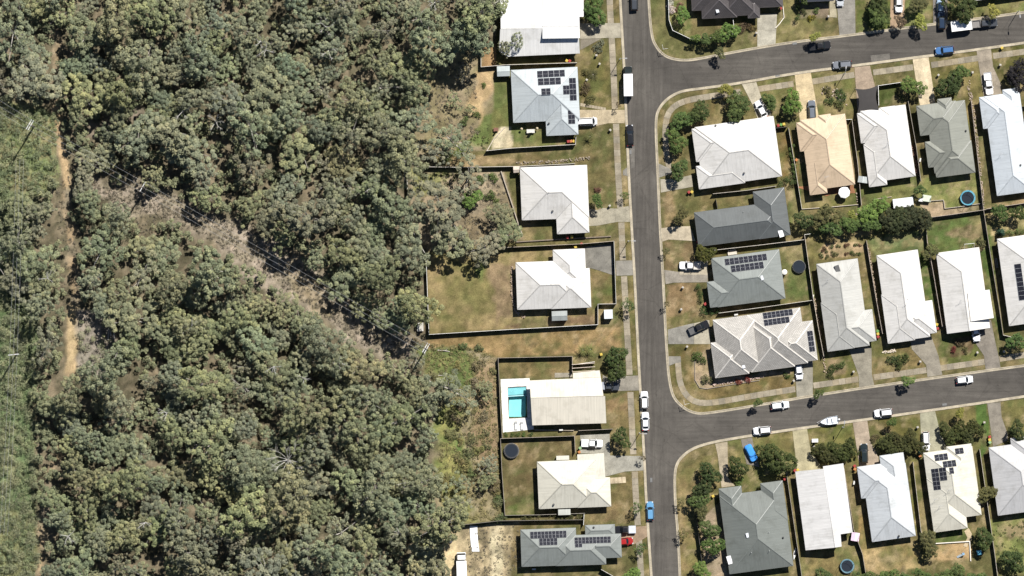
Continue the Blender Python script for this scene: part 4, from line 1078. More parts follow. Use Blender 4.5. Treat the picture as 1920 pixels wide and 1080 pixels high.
def crown_layout(seed, R, zb, h, n, cr, flat=.45, sep=.62):
    r = np.random.default_rng(seed); out = []; rad_ = []
    tries = 0
    lob = 1 + 0.22 * np.sin(np.arange(1) + 0)
    a1, a2, p1, p2 = r.uniform(.12, .34), r.uniform(.1, .26), r.uniform(0, 6), r.uniform(0, 6)
    while len(out) < n and tries < 4000:
        tries += 1
        th = r.uniform(0, 2 * np.pi); q = np.sqrt(r.uniform(0, 1)); Rt = R * (1 + a1 * np.sin(2 * th + p1) + a2 * np.sin(3 * th + p2))
        c = cr * r.uniform(0.7, 1.3); rr = q * (Rt - c * .6)
        z = zb + h * math.sqrt(max(0, 1 - (q * .95) ** 2)) * r.uniform(flat, 1.0)
        p = np.array([rr * math.cos(th), rr * math.sin(th), z])
        if any(np.linalg.norm(p - o) < (c + k[0]) * sep for o, k in zip(out, rad_)): continue
        out.append(p); rad_.append((c, c, c * r.uniform(.6, .85)))
    return out, rad_
def trunk_mesh(name, cents, H, r0, seed, limbs=9, lean=0.3, dead=False):
    r = random.Random(seed); mb = MB()
    top = Vector((r.uniform(-lean, lean), r.uniform(-lean, lean), H * .8)); fork = top * 0.55
    mb.tube([(0, 0, -.3), tuple(fork * .5 + Vector((r.uniform(-.15, .15), r.uniform(-.15, .15), 0))), tuple(fork), tuple(top)], [r0, r0 * .8, r0 * .62, r0 * .22], 7)
    for c in r.sample(list(cents), min(limbs, len(cents))):
        c = Vector(c); s = fork + (top - fork) * r.uniform(0, .7); m_ = s.lerp(c, .55) + Vector((r.uniform(-.25, .25), r.uniform(-.25, .25), r.uniform(.0, .4)))
        mb.tube([tuple(s), tuple(m_), tuple(c)], [r0 * .34, r0 * .22, r0 * .08], 5)
    return mb.mesh(name, M['bark'], True)
GUM = []
for k in range(12):
    R_ = 3.5; cents, rads = crown_layout(100 + k, R_ * 1.16, 5.2, 4.4, 62 if k < 8 else 40, 0.56 if k % 3 else 0.48, .42, .78)
    dens = 84 if k < 8 else 60
    cr = leaf_mesh('gum_crown', [leaf_cloud(cents, rads, dens, 0.29, 500 + k, up=.75)])
    GUM.append((cr, trunk_mesh('gum_trunk', cents, 9.0, 0.24, 900 + k)))
ROUND = []
for k in range(5):
    cents, rads = crown_layout(200 + k, 2.6, 1.6, 2.1, 46, 0.52)
    ROUND.append((leaf_mesh('garden_crown', [leaf_cloud(cents, rads, 105, 0.25, 600 + k)]), trunk_mesh('garden_trunk', cents, 3.0, 0.16, 950 + k, 7, .15)))
THIN = []
for k in range(3):
    cents, rads = crown_layout(240 + k, 1.6, 2.3, 1.4, 13, 0.42)
    THIN.append((leaf_mesh('street_crown', [leaf_cloud(cents, rads, 34, 0.24, 640 + k)]), trunk_mesh('street_trunk', cents, 3.0, 0.07, 970 + k, 8, .2)))
SHRUB = []
for k in range(4):
    cents, rads = crown_layout(260 + k, 1.0, 0.15, 0.8, 11, 0.36)
    SHRUB.append(leaf_mesh('shrub_leaves', [leaf_cloud(cents, rads, 60, 0.17, 660 + k, lo=-.6)]))
def frond_mesh(name, seed, n, L, droop, z0, wid):
    r = random.Random(seed); mb = MB(); tones = []
    for k in range(n):
        a = 2 * math.pi * k / n + r.uniform(-.2, .2); el = r.uniform(.1, .9); ll = L * r.uniform(.8, 1.1)
        d = Vector((math.cos(a), math.sin(a), 0)); sd = Vector((-d.y, d.x, 0))
        P = [Vector((0, 0, z0)) + d * (ll * t * math.cos(el * (1 - t * .6))) + Vector((0, 0, ll * (math.sin(el) * t - droop * t * t))) for t in (0, .25, .5, .75, 1)]
        for i in range(4):
            for s in (-1, 1):
                for q in range(3):
                    b0 = P[i].lerp(P[i + 1], q / 3); b1 = P[i].lerp(P[i + 1], (q + .62) / 3)
                    wv_ = wid * (1 - .16 * (i + q / 3)); tip = b1 + sd * s * wv_ + d * wv_ * .5 - Vector((0, 0, wv_ * .35))
                    mb.poly([b0, b1, tip]); tones.append(r.uniform(.25, .8))
    me = mb.mesh(name, M['leaf']); at = me.attributes.new('tone', 'FLOAT', 'FACE'); at.data.foreach_set('value', np.array(tones, np.float32)); return me
PALMF = [frond_mesh('palm_fronds', 1, 15, 2.1, .55, 2.6, .5), frond_mesh('palm_fronds', 2, 22, 1.9, .35, .5, .42)]
mb = MB(); mb.tube([(0, 0, -.2), (.05, 0, 1.3), (0, 0, 2.65)], [.2, .14, .12], 8); PALMT = mb.mesh('palm_trunk', M['bark'], True)
mb = MB(); mb.tube([(0, 0, -.2), (0, 0, .55)], [.2, .16], 8); CYCT = mb.mesh('cycad_trunk', M['bark'], True)
BARK = (0.30, 0.265, 0.225, 1); PALEBARK = (0.42, 0.39, 0.35, 1)

R_forest = random.Random(77)
def jit(c, k, r=R_forest): return tuple(max(0.004, x * (1 + r.uniform(-k, k))) for x in c[:3]) + (1.0,)
def tree(name, u, v, proto, scale, col, label, cat='tree', group=None, bark=BARK, sz=None, rot=None, crownname='crown', z=0.0, lift=0.0):
    rz = R_forest.uniform(0, 6.28) if rot is None else rot
    root = empty(name, W3(u, v, z), rz, label, cat, group)
    s = (scale, scale, sz if sz else scale)
    obj(crownname, proto[0], root, (0, 0, lift), scale=s, color=col); obj('trunk', proto[1], root, scale=(s[0], s[1], s[2] + lift / 2.4), color=bark)
    return root

# --- the bush: which parts of the map carry gum trees
BUSH = [(-110, -110), (930, -110), (905, 40), (885, 84), (822, 108), (784, 155), (776, 235), (776, 285), (768, 310), (760, 330), (768, 420), (792, 470), (794, 560), (775, 600), (742, 625), (745, 680), (800, 715), (840, 720), (858, 760), (815, 790), (805, 860), (822, 920), (838, 960), (826, 1000), (828, 1200), (-110, 1200)]
CLEAR = [[(160, 335), (250, 340), (330, 366), (400, 398), (475, 422), (565, 492), (640, 558), (700, 610), (765, 648), (730, 668), (685, 652), (612, 594), (545, 548), (452, 486), (362, 430), (292, 402), (215, 388)],
         strip(TRACK, 9), strip(TRACK[10:14], 38), strip(TRACK[2:14], 22), [(-140, 150), (-15, 160), (-15, 560), (62, 570), (58, 800), (70, 930), (94, 985), (82, 1200), (-140, 1200)],
         [(-110, 175), (75, 195), (112, 215), (106, 330), (60, 370), (-110, 385)], [(-110, 560), (38, 560), (42, 700), (20, 790), (20, 860), (10, 960), (60, 985), (70, 1060), (55, 1200), (-110, 1200)],
         [(148, 585), (210, 600), (215, 650), (190, 700), (148, 700)]]
clear_w = CLEAR
def in_bush(u, v):
    if not inside((u, v), BUSH): return False
    return not any(inside((u, v), c) for c in clear_w)
cands = []; rf = random.Random(4)
for _ in range(60000):
    u, v = rf.uniform(-60, 930), rf.uniform(-60, 1145)
    if not in_bush(u, v): continue
    r = rf.choice((16, 19, 22, 24, 26, 29, 34, 37)) * rf.uniform(.92, 1.08)
    m = 0
    for q in range(8):
        pu, pv = u + r * .68 * math.cos(q * .785), v + r * .68 * math.sin(q * .785)
        if inside((pu, pv), CLEAR[0]) or inside((pu, pv), clear_w[2]) or inside((pu, pv), clear_w[5]) or inside((pu, pv), strip(TRACK[2:10], 14)) or inside((pu, pv), clear_w[6]) or inside((pu, pv), clear_w[3]) or inside((pu, pv), clear_w[4]): m += 1
    if m > 0: continue
    if any((u - a) ** 2 + (v - b_) ** 2 < ((r + c) * 0.66) ** 2 for a, b_, c in cands): continue
    cands.append((u, v, r))
    if len(cands) >= 460: break
def vis_score(c):
    u, v, r = c
    return r if (-10 < u < 1930 and -10 < v < 1090) else r * .2
cands.sort(key=vis_score, reverse=True)
COLS = {'grey-green': (0.222, 0.238, 0.156), 'olive': (0.220, 0.232, 0.134), 'yellow-green': (0.268, 0.272, 0.152), 'blue-green': (0.206, 0.230, 0.158), 'brownish': (0.226, 0.222, 0.152)}
LAB = {'grey-green': 'grey-green gum tree', 'olive': 'olive green gum tree', 'yellow-green': 'pale yellow-green gum tree',
       'blue-green': 'dull blue-green gum tree', 'brownish': 'brownish thin-crowned gum tree'}
def near_line(u, v, line, d):
    return min(math.hypot(u - a, v - b_) for a, b_ in arc_pts(line, 10)) < d
CORR = [(185, 350), (330, 388), (470, 445), (560, 530), (650, 610), (760, 660)]
EDGE = [(905, 40), (800, 190), (765, 330), (790, 560), (745, 680), (850, 760), (815, 890), (830, 1000), (830, 1080)]
def area_of(u, v):
    vl = 372 + (u - 250) * (640 - 372) / (740 - 250); side = 'north' if v < vl else 'south'
    if u < 100: return 'left of the dirt track'
    if near_line(u, v, TRACK, 48): return 'bordering the dirt track, ' + ('upper half' if v < 450 else 'lower half')
    if near_line(u, v, CORR, 70): return 'bordering the cleared strip on its %s side' % side
    if near_line(u, v, EDGE, 55): return 'along the bush edge beside the ' + ('upper house yards' if v < 320 else 'fenced yards' if v < 640 else 'yellow scrub')
    if v < 60: return 'at the top edge of the bush'
    if v > 1020: return 'at the bottom edge of the bush'
    return 'deep in the bush %s of the wires, %s part' % (side, 'left' if u < 400 else 'right')
individual, rest = cands[:296], cands[296:]
for u, v, r in individual:
    k = R_forest.choices(['grey-green', 'olive', 'yellow-green', 'blue-green', 'brownish'], [46, 28, 11, 7, 8])[0]
    if v < 330 and u > 300 and k == 'yellow-green' and R_forest.random() < .5: k = 'grey-green'
    pr = R_forest.choice(GUM[:8]) if k != 'brownish' else R_forest.choice(GUM[8:])
    if k == 'grey-green' and R_forest.random() < .3: pr = R_forest.choice(GUM[8:])
    s = r * S / 3.5 * 1.05; bf = R_forest.uniform(.6, 1.15)
    tree('gum_tree', u, v, pr, s, jit(COLS[k], .045), ('large ' if r > 28 else 'small ' if r < 23 else '') + LAB[k] + ' ' + area_of(u, v), 'tree', 'gum trees of the bush', bark=tuple(x * bf for x in PALEBARK[:3]) + (1,), sz=s * R_forest.choice((.66, .8, .95, 1.05, 1.2, 1.38)), z=-.2)
# understorey and the remaining small gums: one uncounted mass
parts = []; ru = random.Random(9); rn = 0
und = []
for _ in range(40000):
    u, v = ru.uniform(-80, 920), ru.uniform(-80, 1160)
    if not in_bush(u, v): continue
    r = ru.uniform(9, 17)
    if any((u - a) ** 2 + (v - b_) ** 2 < ((r + c) * .66) ** 2 for a, b_, c in und): continue
    und.append((u, v, r))
    if len(und) > 950: break
cl, rl = [], []
for u, v, r in und + [(a, b_, c) for a, b_, c in rest]:
    n = 6 if r < 18 else 12; h = ru.uniform(1.2, 4.0) if r < 18 else ru.uniform(5, 7.5)
    for _ in range(n):
        a = ru.uniform(0, 6.28); q = math.sqrt(ru.random()) * r * S * .8; x, y = W2(u, v); c = ru.uniform(.55, 1.0)
        c *= .8; cl.append((x + q * math.cos(a), y + q * math.sin(a), h * ru.uniform(.6, 1.0))); rl.append((c, c, c * .7))
und_me = leaf_mesh('understorey', [leaf_cloud(cl, rl, 46, 0.42, 33)])
tag(obj('understorey', und_me, color=(0.20, 0.212, 0.128, 1)), 'dense low understorey filling the gaps between the gum trees', 'undergrowth', kind='stuff')

# low scrub, bracken and weeds on the open ground (uncounted)
def scrub(name, polys, n, hr, col, seed, label, rr=(.25, .7), per=26, leaf=.2):
    r = random.Random(seed); cl, rl = [], []
    boxes = [(min(p[0] for p in P), max(p[0] for p in P), min(p[1] for p in P), max(p[1] for p in P)) for P in polys]
    ar = [abs(area2(P)) for P in polys]
    for _ in range(n):
        P = r.choices(range(len(polys)), ar)[0]
        for _t in range(30):
            u, v = r.uniform(*boxes[P][:2]), r.uniform(*boxes[P][2:])
            if inside((u, v), polys[P]): break
        else: continue
        c = r.uniform(*rr); x, y = W2(u, v); cl.append((x, y, r.uniform(*hr) - .15)); rl.append((c, c, c * .6))
    me = leaf_mesh(name, [leaf_cloud(cl, rl, per, leaf, seed, lo=-.1)])
    return tag(obj(name, me, color=col), label, 'undergrowth', kind='stuff')
LEFT1 = [(-60, 185), (75, 200), (106, 215), (104, 330), (60, 365), (-60, 380)]; LEFT2 = [(-60, 560), (40, 560), (44, 700), (24, 790), (22, 860), (12, 960), (60, 985), (66, 1060), (50, 1140), (-60, 1140)]
SHR = [(790, 645), (900, 645), (930, 680), (936, 830), (942, 975), (845, 980), (812, 900), (845, 760), (800, 700)]
scrub('bracken', [LEFT1, LEFT2, [(-60, 330), (66, 370), (66, 560), (-60, 560)], [(30, 560), (70, 560), (64, 1100), (30, 1000)]], 2600, (.1, 1.3), (0.20, 0.235, 0.13, 1), 41, 'low green bracken covering the ground beside the dirt track', rr=(.3, 1.0), per=34, leaf=.26)
scrub('scrub_bushes', [LEFT1, LEFT2, [(-60, 330), (70, 370), (80, 560), (-60, 560)], [(0, 560), (80, 560), (74, 1100), (0, 1100)], [(180, 385), (230, 392), (350, 440), (330, 470), (200, 440)], [(150, 590), (212, 600), (214, 650), (190, 705), (145, 705)]], 760, (.3, 1.6), (0.235, 0.245, 0.15, 1), 49, 'rough grey-green bushes scattered down the left edge', rr=(.5, 1.3), per=80, leaf=.26)
scrub('dry_scrub', [SHR], 1000, (.05, .5), (0.235, 0.215, 0.105, 1), 43, 'low yellow-green scrub between the bush and the back fences')
scrub('weeds', [[(870, 255), (920, 225), (915, 280), (840, 290)], [(770, 322), (870, 322), (840, 350), (790, 380)], [(1862, 985), (1960, 970), (1960, 1100), (1868, 1070)]], 260, (.05, .25), (0.13, 0.145, 0.06, 1), 45, 'rank green weeds along fences and vacant ground', rr=(.2, .5))
scrub('leaf_litter', [CLEAR[0], CLEAR[0], [(774, 325), (940, 325), (978, 445), (800, 474)], [(790, 120), (890, 115), (900, 250), (810, 285)], [(148, 580), (212, 596), (214, 650), (190, 705), (142, 705)], [(150, 345), (300, 360), (360, 450), (200, 440)], strip(TRACK[6:12], 44), [(876, 990), (975, 985), (975, 1090), (880, 1090)]], 3000, (.0, .35), (0.17, 0.15, 0.115, 1), 47, 'dry sticks and low grey regrowth in the cleared ground', rr=(.2, .5), per=14)

# rough bushes on the slope behind the pool, and dead limbs through the canopy (placed further down)
# --- single trees and shrubs around the houses
DK, MID, BR, YG, OL, BRN, PURP = (0.066, 0.090, 0.034), (0.092, 0.130, 0.046), (0.14, 0.205, 0.060), (0.25, 0.26, 0.07), (0.125, 0.122, 0.056), (0.13, 0.10, 0.062), (0.038, 0.034, 0.036)
def gt(u, v, r, col, label, cat='tree', name='garden_tree', k=None, hz=1.0, lift=None):
    pr = ROUND[(k if k is not None else int(u + v)) % 5]; s = r * S / 2.6
    return tree(name, u, v, pr, s, jit(col, .06), label, cat, sz=s * hz, lift=max(.5, 3.6 - 2.6 * s) if lift is None else lift)
def st(u, v, r, col, label):
    s = r * S / 1.6; return tree('street_tree', u, v, THIN[int(u) % 3], s, jit(col, .06), label, 'tree', 'young street trees', sz=max(s, .9))
def sh(u, v, r, col, label, group=None, name='shrub', sz=None):
    s = r * S / 1.0
    o = obj(name, SHRUB[int(u + 3 * v) % 4], loc=W3(u, v, 0), rotz=(u * 7) % 6, scale=(s, s, sz or min(s, 1.3)), color=jit(col, .08))
    return tag(o, label, 'shrub', group)
def gum(u, v, r, col, label, k, hz=None):
    hz = hz or (1.35 if v < 100 and u > 860 else .7)
    s = r * S / 3.5; return tree('gum_tree', u, v, GUM[k], s, jit(col, .05), label, 'tree', bark=PALEBARK, sz=s * hz)

for a in ((1111, 19, 25, MID, 'green street tree beside the white roof at the top of the road'),
          (1280, 30, 14, BR, 'bright green rounded tree inside the corner fence'), (1365, 60, 18, BR, 'tall light green tree at the east end of the corner fence'),
          (1342, 70, 13, MID, 'green bushy tree in the middle of the corner fence hedge'), (1322, 75, 10, MID, 'small green tree toward the west of the corner fence hedge'), (1304, 72, 8, BR, 'smallest bright green tree at the bend of the corner fence'),
          (1349, 100, 10, OL, 'small olive tree casting a long shadow onto the upper street'),
          (1360, 168, 12, YG, 'yellow-green ball tree on the verge of the rounded corner'), (1382, 200, 25, MID, 'big dark green round tree north of the big white roof'), (1310, 212, 20, DK, 'dark green tree at the northwest corner of the big white house'),
          (1443, 190, 14, MID, 'round green tree between two driveways beside the white car'), (1485, 194, 20, BR, 'large bright green tree beside the cream driveway'),
          (1277, 226, 19, MID, 'northernmost green tree on the west side of the big white house'), (1268, 266, 20, MID, 'middle green tree overhanging the footpath by the big white house'), (1272, 318, 17, MID, 'southernmost green tree beside the drive of the big white house'),
          (1526, 70, 9, YG, 'yellow-green verge tree shading a parked black pickup'), (1648, 10, 22, DK, 'dark tree at the top edge left of the white car'), (1645, 32, 20, MID, 'dense green tree on the verge below the dark tree'),
          (1718, 10, 16, OL, 'olive tree between the white car and the dark blue car'), (1724, 44, 13, YG, 'bright yellow-green round verge tree with a black shadow on the road'), (1800, 14, 28, DK, 'big dark tree above the white caravan'), (1861, 23, 12, YG, 'yellow-green verge tree above the towing pickup'),
          (1687, 42, 11, BRN, 'thin brownish tree at the foot of the white car driveway'), (1709, 162, 19, BR, 'bright green tree beside the pale driveway and white fence'), (1780, 160, 23, DK, 'large dense dark tree in front of the sage green roof'), (1801, 136, 14, MID, 'smaller loose tree north of the large dark one'),
          (1906, 142, 24, PURP, 'purple-black leaved round tree at the right edge'),
          (1506, 414, 17, DK, 'dark tree at the west end of the back-fence row'), (1550, 405, 24, OL, 'olive feathery tree in the back-fence row'), (1558, 427, 17, MID, 'low green tree under the olive feathery one'), (1592, 420, 18, MID, 'mid green tree between the olive and bright ones on the back fence'), (1597, 404, 9, YG, 'small lime green banana-like tree on the back fence'),
          (1634, 397, 25, BR, 'bright green big tree in the middle of the back-fence row'), (1632, 420, 16, MID, 'darker green tree below the bright big one'), (1724, 356, 10, MID, 'tall narrow green shrub tree beside the garden shed'),
          (1874, 398, 15, MID, 'bushy green tree behind the long bluish roof'), (1905, 399, 14, DK, 'dark bushy tree at the right edge behind the bluish roof'), (1743, 471, 14, OL, 'spiky olive tree between two white roofs'), (1905, 640, 17, MID, 'green tree by the driveway at the right edge of the middle row'),
          (1277, 404, 13, OL, 'small olive tree alone on the front lawn of the slate roof'), (1314, 476, 14, (0.10, .10, .03), 'golden green round tree beside the white tray pickup'), (1329, 474, 12, (0.09, .095, .03), 'second golden green dome touching the grey-green roof'),
          (1155, 665, 18, DK, 'northern of two dark trees beside the pool house'), (1158, 697, 18, DK, 'southern of two dark trees beside the pool house drive'), (1164, 820, 17, DK, 'dark round tree by the white pickup driveway'),
          (1120, 376, 11, MID, 'round dark green bush tree in front of the white hip roof'), (1185, 1076, 14, BR, 'light green tree at the bottom edge beside the footpath'),
          (1330, 888, 19, DK, 'northernmost dark tree of the garden row beside the dark green roof'), (1318, 915, 18, DK, 'second dark tree of the garden row west of the dark green roof'), (1310, 940, 17, MID, 'third green tree of the garden row west of the dark green roof'), (1314, 958, 14, OL, 'olive bush tree at the south end of the garden row'),
          (1328, 992, 17, MID, 'green tree on the gravel beside the dark green roof'), (1336, 1024, 18, MID, 'green tree overhanging the west gutter of the dark green roof'), (1316, 1070, 17, BR, 'bright green tree cut by the bottom edge near the road'),
          (1381, 874, 17, DK, 'dark round tree beside the blue covered car'), (1456, 862, 29, DK, 'huge dark spreading tree in front of the dark green roof'),
          (1740, 1016, 20, OL, 'dull green tree between the white and cream roofs near the bottom'), (1848, 925, 16, OL, 'loose olive tree overhanging the fence beside the cream roof'), (1845, 1010, 18, DK, 'dark tree at the end of the curved garden path'),
          (1904, 806, 16, DK, 'dark tree cut by the right edge south of the street'), (1798, 774, 9, YG, 'small lime verge tree south of the street'), (1900, 1050, 20, DK, 'dark tree at the bottom right corner'),
          (1420, 754, 8, MID, 'small tree on the kerb behind the white sedan'), (1700, 714, 11, BR, 'bright green kerb tree with a round shadow on the lower street'), (1533, 737, 9, MID, 'small round kerb tree by the concrete driveway'), (1671, 791, 9, MID, 'small dark verge tree behind the white hatchback'),
          (885, 372, 18, BR, 'bright green tree inside the fenced bush block'), (1505, 0, 9, DK, 'dark clipped tree at the top edge beside the mulch bed')):
    gt(*a, lift=.15 if a[0] == 1443 else None)
for a in ((826, 392, 46, COLS['grey-green'], 'largest grey-green gum in the fenced bush block', 0), (880, 330, 30, COLS['brownish'], 'brownish feathery gum against the north fence of the bush block', 9), (940, 405, 24, COLS['olive'], 'olive gum beside the diagonal garden wall', 2), (948, 438, 24, COLS['olive'], 'lower olive gum near the diagonal garden wall', 4),
          (908, 466, 28, COLS['brownish'], 'grey-brown gum overhanging the dry yard fence', 1), (842, 446, 34, COLS['grey-green'], 'grey-green gum at the southwest of the bush block', 3), (868, 452, 18, COLS['olive'], 'small olive gum between two larger ones in the bush block', 5),
          (845, 262, 34, COLS['grey-green'], 'spreading grey gum beside the cycads', 10), (812, 285, 26, COLS['brownish'], 'thin grey-brown gum at the bush edge near the cycads', 9), (905, 25, 40, COLS['olive'], 'tall olive gum touching the big white roof', 1), (968, 80, 14, COLS['olive'], 'olive gum branch tree overhanging the grey part of the white roof', 8), (945, 92, 12, COLS['grey-green'], 'small gum at the west gutter of the white roof', 6), (880, 70, 34, COLS['grey-green'], 'grey-green gum beside the bark-covered side yard', 2),
          (868, 140, 15, COLS['brownish'], 'thin gum on the shaded dirt nearest the grey shed', 8), (852, 190, 14, COLS['olive'], 'thin gum in the middle of the shaded dirt patch', 9), (882, 205, 9, COLS['olive'], 'smallest thin gum near the orange dirt', 11), (842, 728, 38, COLS['grey-green'], 'wide grey-green gum in the scrub west of the pool', 10), (780, 672, 20, COLS['grey-green'], 'grey gum at the foot of the power pole', 8), (915, 870, 18, COLS['brownish'], 'small brownish tree beside the lawn fence', 11), (912, 900, 16, COLS['olive'], 'small olive tree with a black shadow beside the lawn fence', 6), (910, 730, 15, COLS['olive'], 'small olive tree just west of the pool fence', 7), (860, 905, 20, COLS['grey-green'], 'grey-green gum on the yellow scrub slope', 9), (848, 950, 24, COLS['grey-green'], 'grey-green gum beside the bottom yard fence', 10), (160, 350, 24, COLS['brownish'], 'brown-green rounded gum beside the track under the wires', 1), (800, 1040, 30, COLS['grey-green'], 'grey-green gum against the western fence of the bottom yard', 3)):
    gum(*a)
for a in ((1170, 366, 9, MID, 'thin street tree beside the white hip-roofed house footpath'), (1177, 572, 14, MID, 'sparse street tree at the corner of the dry yard fence'), (1193, 952, 13, MID, 'sparse street tree beside the blue car'), (1201, 1028, 13, MID, 'sparse street tree below the red car driveway'), (1276, 941, 10, OL, 'thin tree on the east kerb opposite the blue car'), (1280, 1000, 12, OL, 'thin tree on the east kerb south of the blue car'), (1250, 570, 7, OL, 'tiny sapling on the east kerb beside the bare brown lawn'), (1248, 470, 8, OL, 'tiny sapling on the east kerb beside the golden tree'), (1204, 858, 7, BRN, 'tiny bare street tree at the concrete forecourt kerb'), (1159, 197, 6, BRN, 'tiny purple street sapling behind the truck')):
    st(*a)
# wide palm-like clumps south of the street
for i, (u, v, r, n, lab) in enumerate(((1566, 847, 34, 5, 'front garden of the plain gabled white house'), (1688, 830, 36, 6, 'front garden of the white hip-roofed house'), (1800, 810, 34, 5, 'front garden of the cream solar house'))):
    words = ['leftmost', 'second from left', 'middle', 'fourth from left', 'fifth from left', 'rightmost']
    for q in range(n):
        a = (q - (n - 1) / 2) / max(1, (n - 1) / 2)
        gt(u + a * r * .8, v + (7 if q % 2 else -6) + a * -3, 15, (0.066, 0.074, 0.030), ('%s dark umbrella tree in the ' % (words[q] if q < n - 1 else 'rightmost')) + lab, k=q + i, lift=.4)
for i, u in enumerate((1545, 1575, 1605, 1640, 1668, 1695, 1730, 1765, 1795, 1830)):
    nm = ['first', 'second', 'third', 'fourth', 'fifth', 'sixth', 'seventh', 'eighth', 'ninth', 'tenth'][i]
    gt(u, (1098 if 1560 < u < 1620 else 1084) + (4 if i % 2 else -2), 16 + (i * 5) % 6, MID, nm + ' green tree from the left along the bottom edge hedge row', k=i)
# dark clipped hedge trees on the back fence
for i, u in enumerate((1662, 1684, 1706, 1728)):
    gt(u, 411 - i, 20, (0.060, 0.070, 0.036), ['leftmost', 'second from left', 'third from left', 'rightmost'][i] + ' of four dark brownish trees merging along the back fence', k=i)
# shrubs
for a in ((1122, 88, 11, (0.14, 0.16, 0.11), 'pale flowering shrub on the lawn by the white roofed house'), (1257, 4, 8, (0.55, 0.53, 0.45), 'white flowering shrub at the top inside the corner fence'), (1258, 17, 9, (0.55, 0.53, 0.45), 'second white flowering shrub inside the corner fence'), (1275, 13, 8, (0.2, .12, .09), 'reddish shrub beside the white flowering ones'),
          (1394, 50, 10, (0.14, .09, .06), 'reddish brown shrub beside the corner house driveway'), (1408, 52, 8, (0.12, .10, .05), 'brown-green shrub at the corner house driveway edge'), (1507, 22, 6, DK, 'dark shrub at the left of the top mulch bed'), (1530, 20, 6, MID, 'green shrub at the right of the top mulch bed'), (1521, 34, 7, (0.16, .15, .03), 'golden low shrub in front of the top mulch bed'),
          (1552, 170, 9, OL, 'olive shrub in the rocky bed beside the shade sail'), (1578, 182, 12, DK, 'dark shrub at the right of the rocky bed'), (1556, 190, 8, DK, 'dark shrub low in the rocky bed'), (1573, 196, 9, OL, 'olive shrub at the bottom of the rocky bed'),
          (1310, 671, 12, DK, 'dark egg-shaped shrub on the corner house lawn'), (1325, 711, 10, OL, 'spiky olive shrub at the corner of the tiled house'), (1384, 716, 6, (0.18, .05, .04), 'left red-leaved shrub below the tiled house'), (1401, 709, 7, (0.18, .05, .04), 'right red-leaved shrub below the tiled house'), (1475, 704, 6, DK, 'small dark shrub beside the white parked car'),
          (1675, 675, 10, DK, 'left dark shrub in the lawn bed by the street'), (1694, 672, 10, DK, 'right dark shrub in the lawn bed by the street'), (1686, 685, 8, DK, 'lowest dark shrub of three in the lawn bed'), (1562, 690, 10, DK, 'dark shrub in the round sandy bed'), (1577, 685, 7, MID, 'green shrub on the right of the round sandy bed'), (1556, 705, 7, DK, 'low dark shrub below the round sandy bed'),
          (1798, 642, 8, BRN, 'brown shrub in the oval garden bed'), (1788, 655, 6, (0.14, .04, .04), 'reddish shrub in the oval garden bed'), (1810, 656, 6, OL, 'olive shrub in the oval garden bed'), (1386, 904, 8, BR, 'pale green shrub at the dark green roof entry'), (1424, 916, 6, DK, 'dark shrub at the dark green roof porch'),
          (901, 336, 8, MID, 'green shrub in the fenced bush block near the wall'), (925, 332, 9, MID, 'green shrub beside the diagonal wall top'), (918, 367, 10, DK, 'dark shrub casting a black shadow in the bush block'), (929, 374, 7, MID, 'small green shrub below the dark one in the bush block'), (1028, 337, 6, (0.14, .18, .11), 'pale shrub beside the west wall of the white house'),
          (1100, 137, 9, OL, 'spiky shrub on the lawn in front of the solar house'), (1098, 165, 11, BRN, 'dark brown shrub on the lawn in front of the solar house'), (1106, 186, 9, OL, 'olive shrub near the striped garden path'), (1840, 455, 9, OL, 'olive shrub at the garden bed end beside the goal'), (1834, 466, 7, BRN, 'brown shrub behind the football goal'), (1121, 356, 6, (0.16, .08, .07), 'reddish shrub above the round dark bush'), (1415, 843, 8, DK, 'dark shrub above the blue covered car'), (895, 215, 7, MID, 'small shrub on the orange dirt by the bush edge'), (870, 228, 8, MID, 'small green shrub on the pale dirt slope'), (907, 160, 5, MID, 'tiny shrub on the orange dirt near the shed'), (1640, 820, 8, BRN, 'brown shrub left of the umbrella tree clump')):
    sh(*a)
for i, (u, v, r) in enumerate(((1545, 467, 5), (1549, 471, 4), (1559, 463, 4), (1571, 461, 4), (1587, 460, 5), (1604, 459, 4), (1610, 476, 4), (1598, 475, 5), (1587, 476, 4), (1564, 476, 6), (1551, 481, 4), (1540, 479, 5), (1612, 460, 3))):
    sh(u, v, r, DK if i % 4 else (0.09, .05, .035), 'small round dark shrub dotted in the sandy bed above the pale grey roof', 'round shrubs in the sandy bed')
for i, u in enumerate((949, 960, 971, 982, 995)):
    sh(u, 815, 4, MID, 'small green shrub in the strip planting below the pool deck', 'shrubs in the strip below the pool')
rs = random.Random(12)
for _ in range(34):
    for _t in range(40):
        u, v = rs.uniform(795, 942), rs.uniform(640, 980)
        if inside((u, v), SHR): break
    sh(u, v, rs.uniform(5, 13), rs.choice(((0.17, .17, .09), (0.21, .20, .09), (0.13, .15, .07), (0.2, .17, .11))), 'rough olive bush on the scrub slope behind the pool fences', 'rough bushes on the scrub slope')
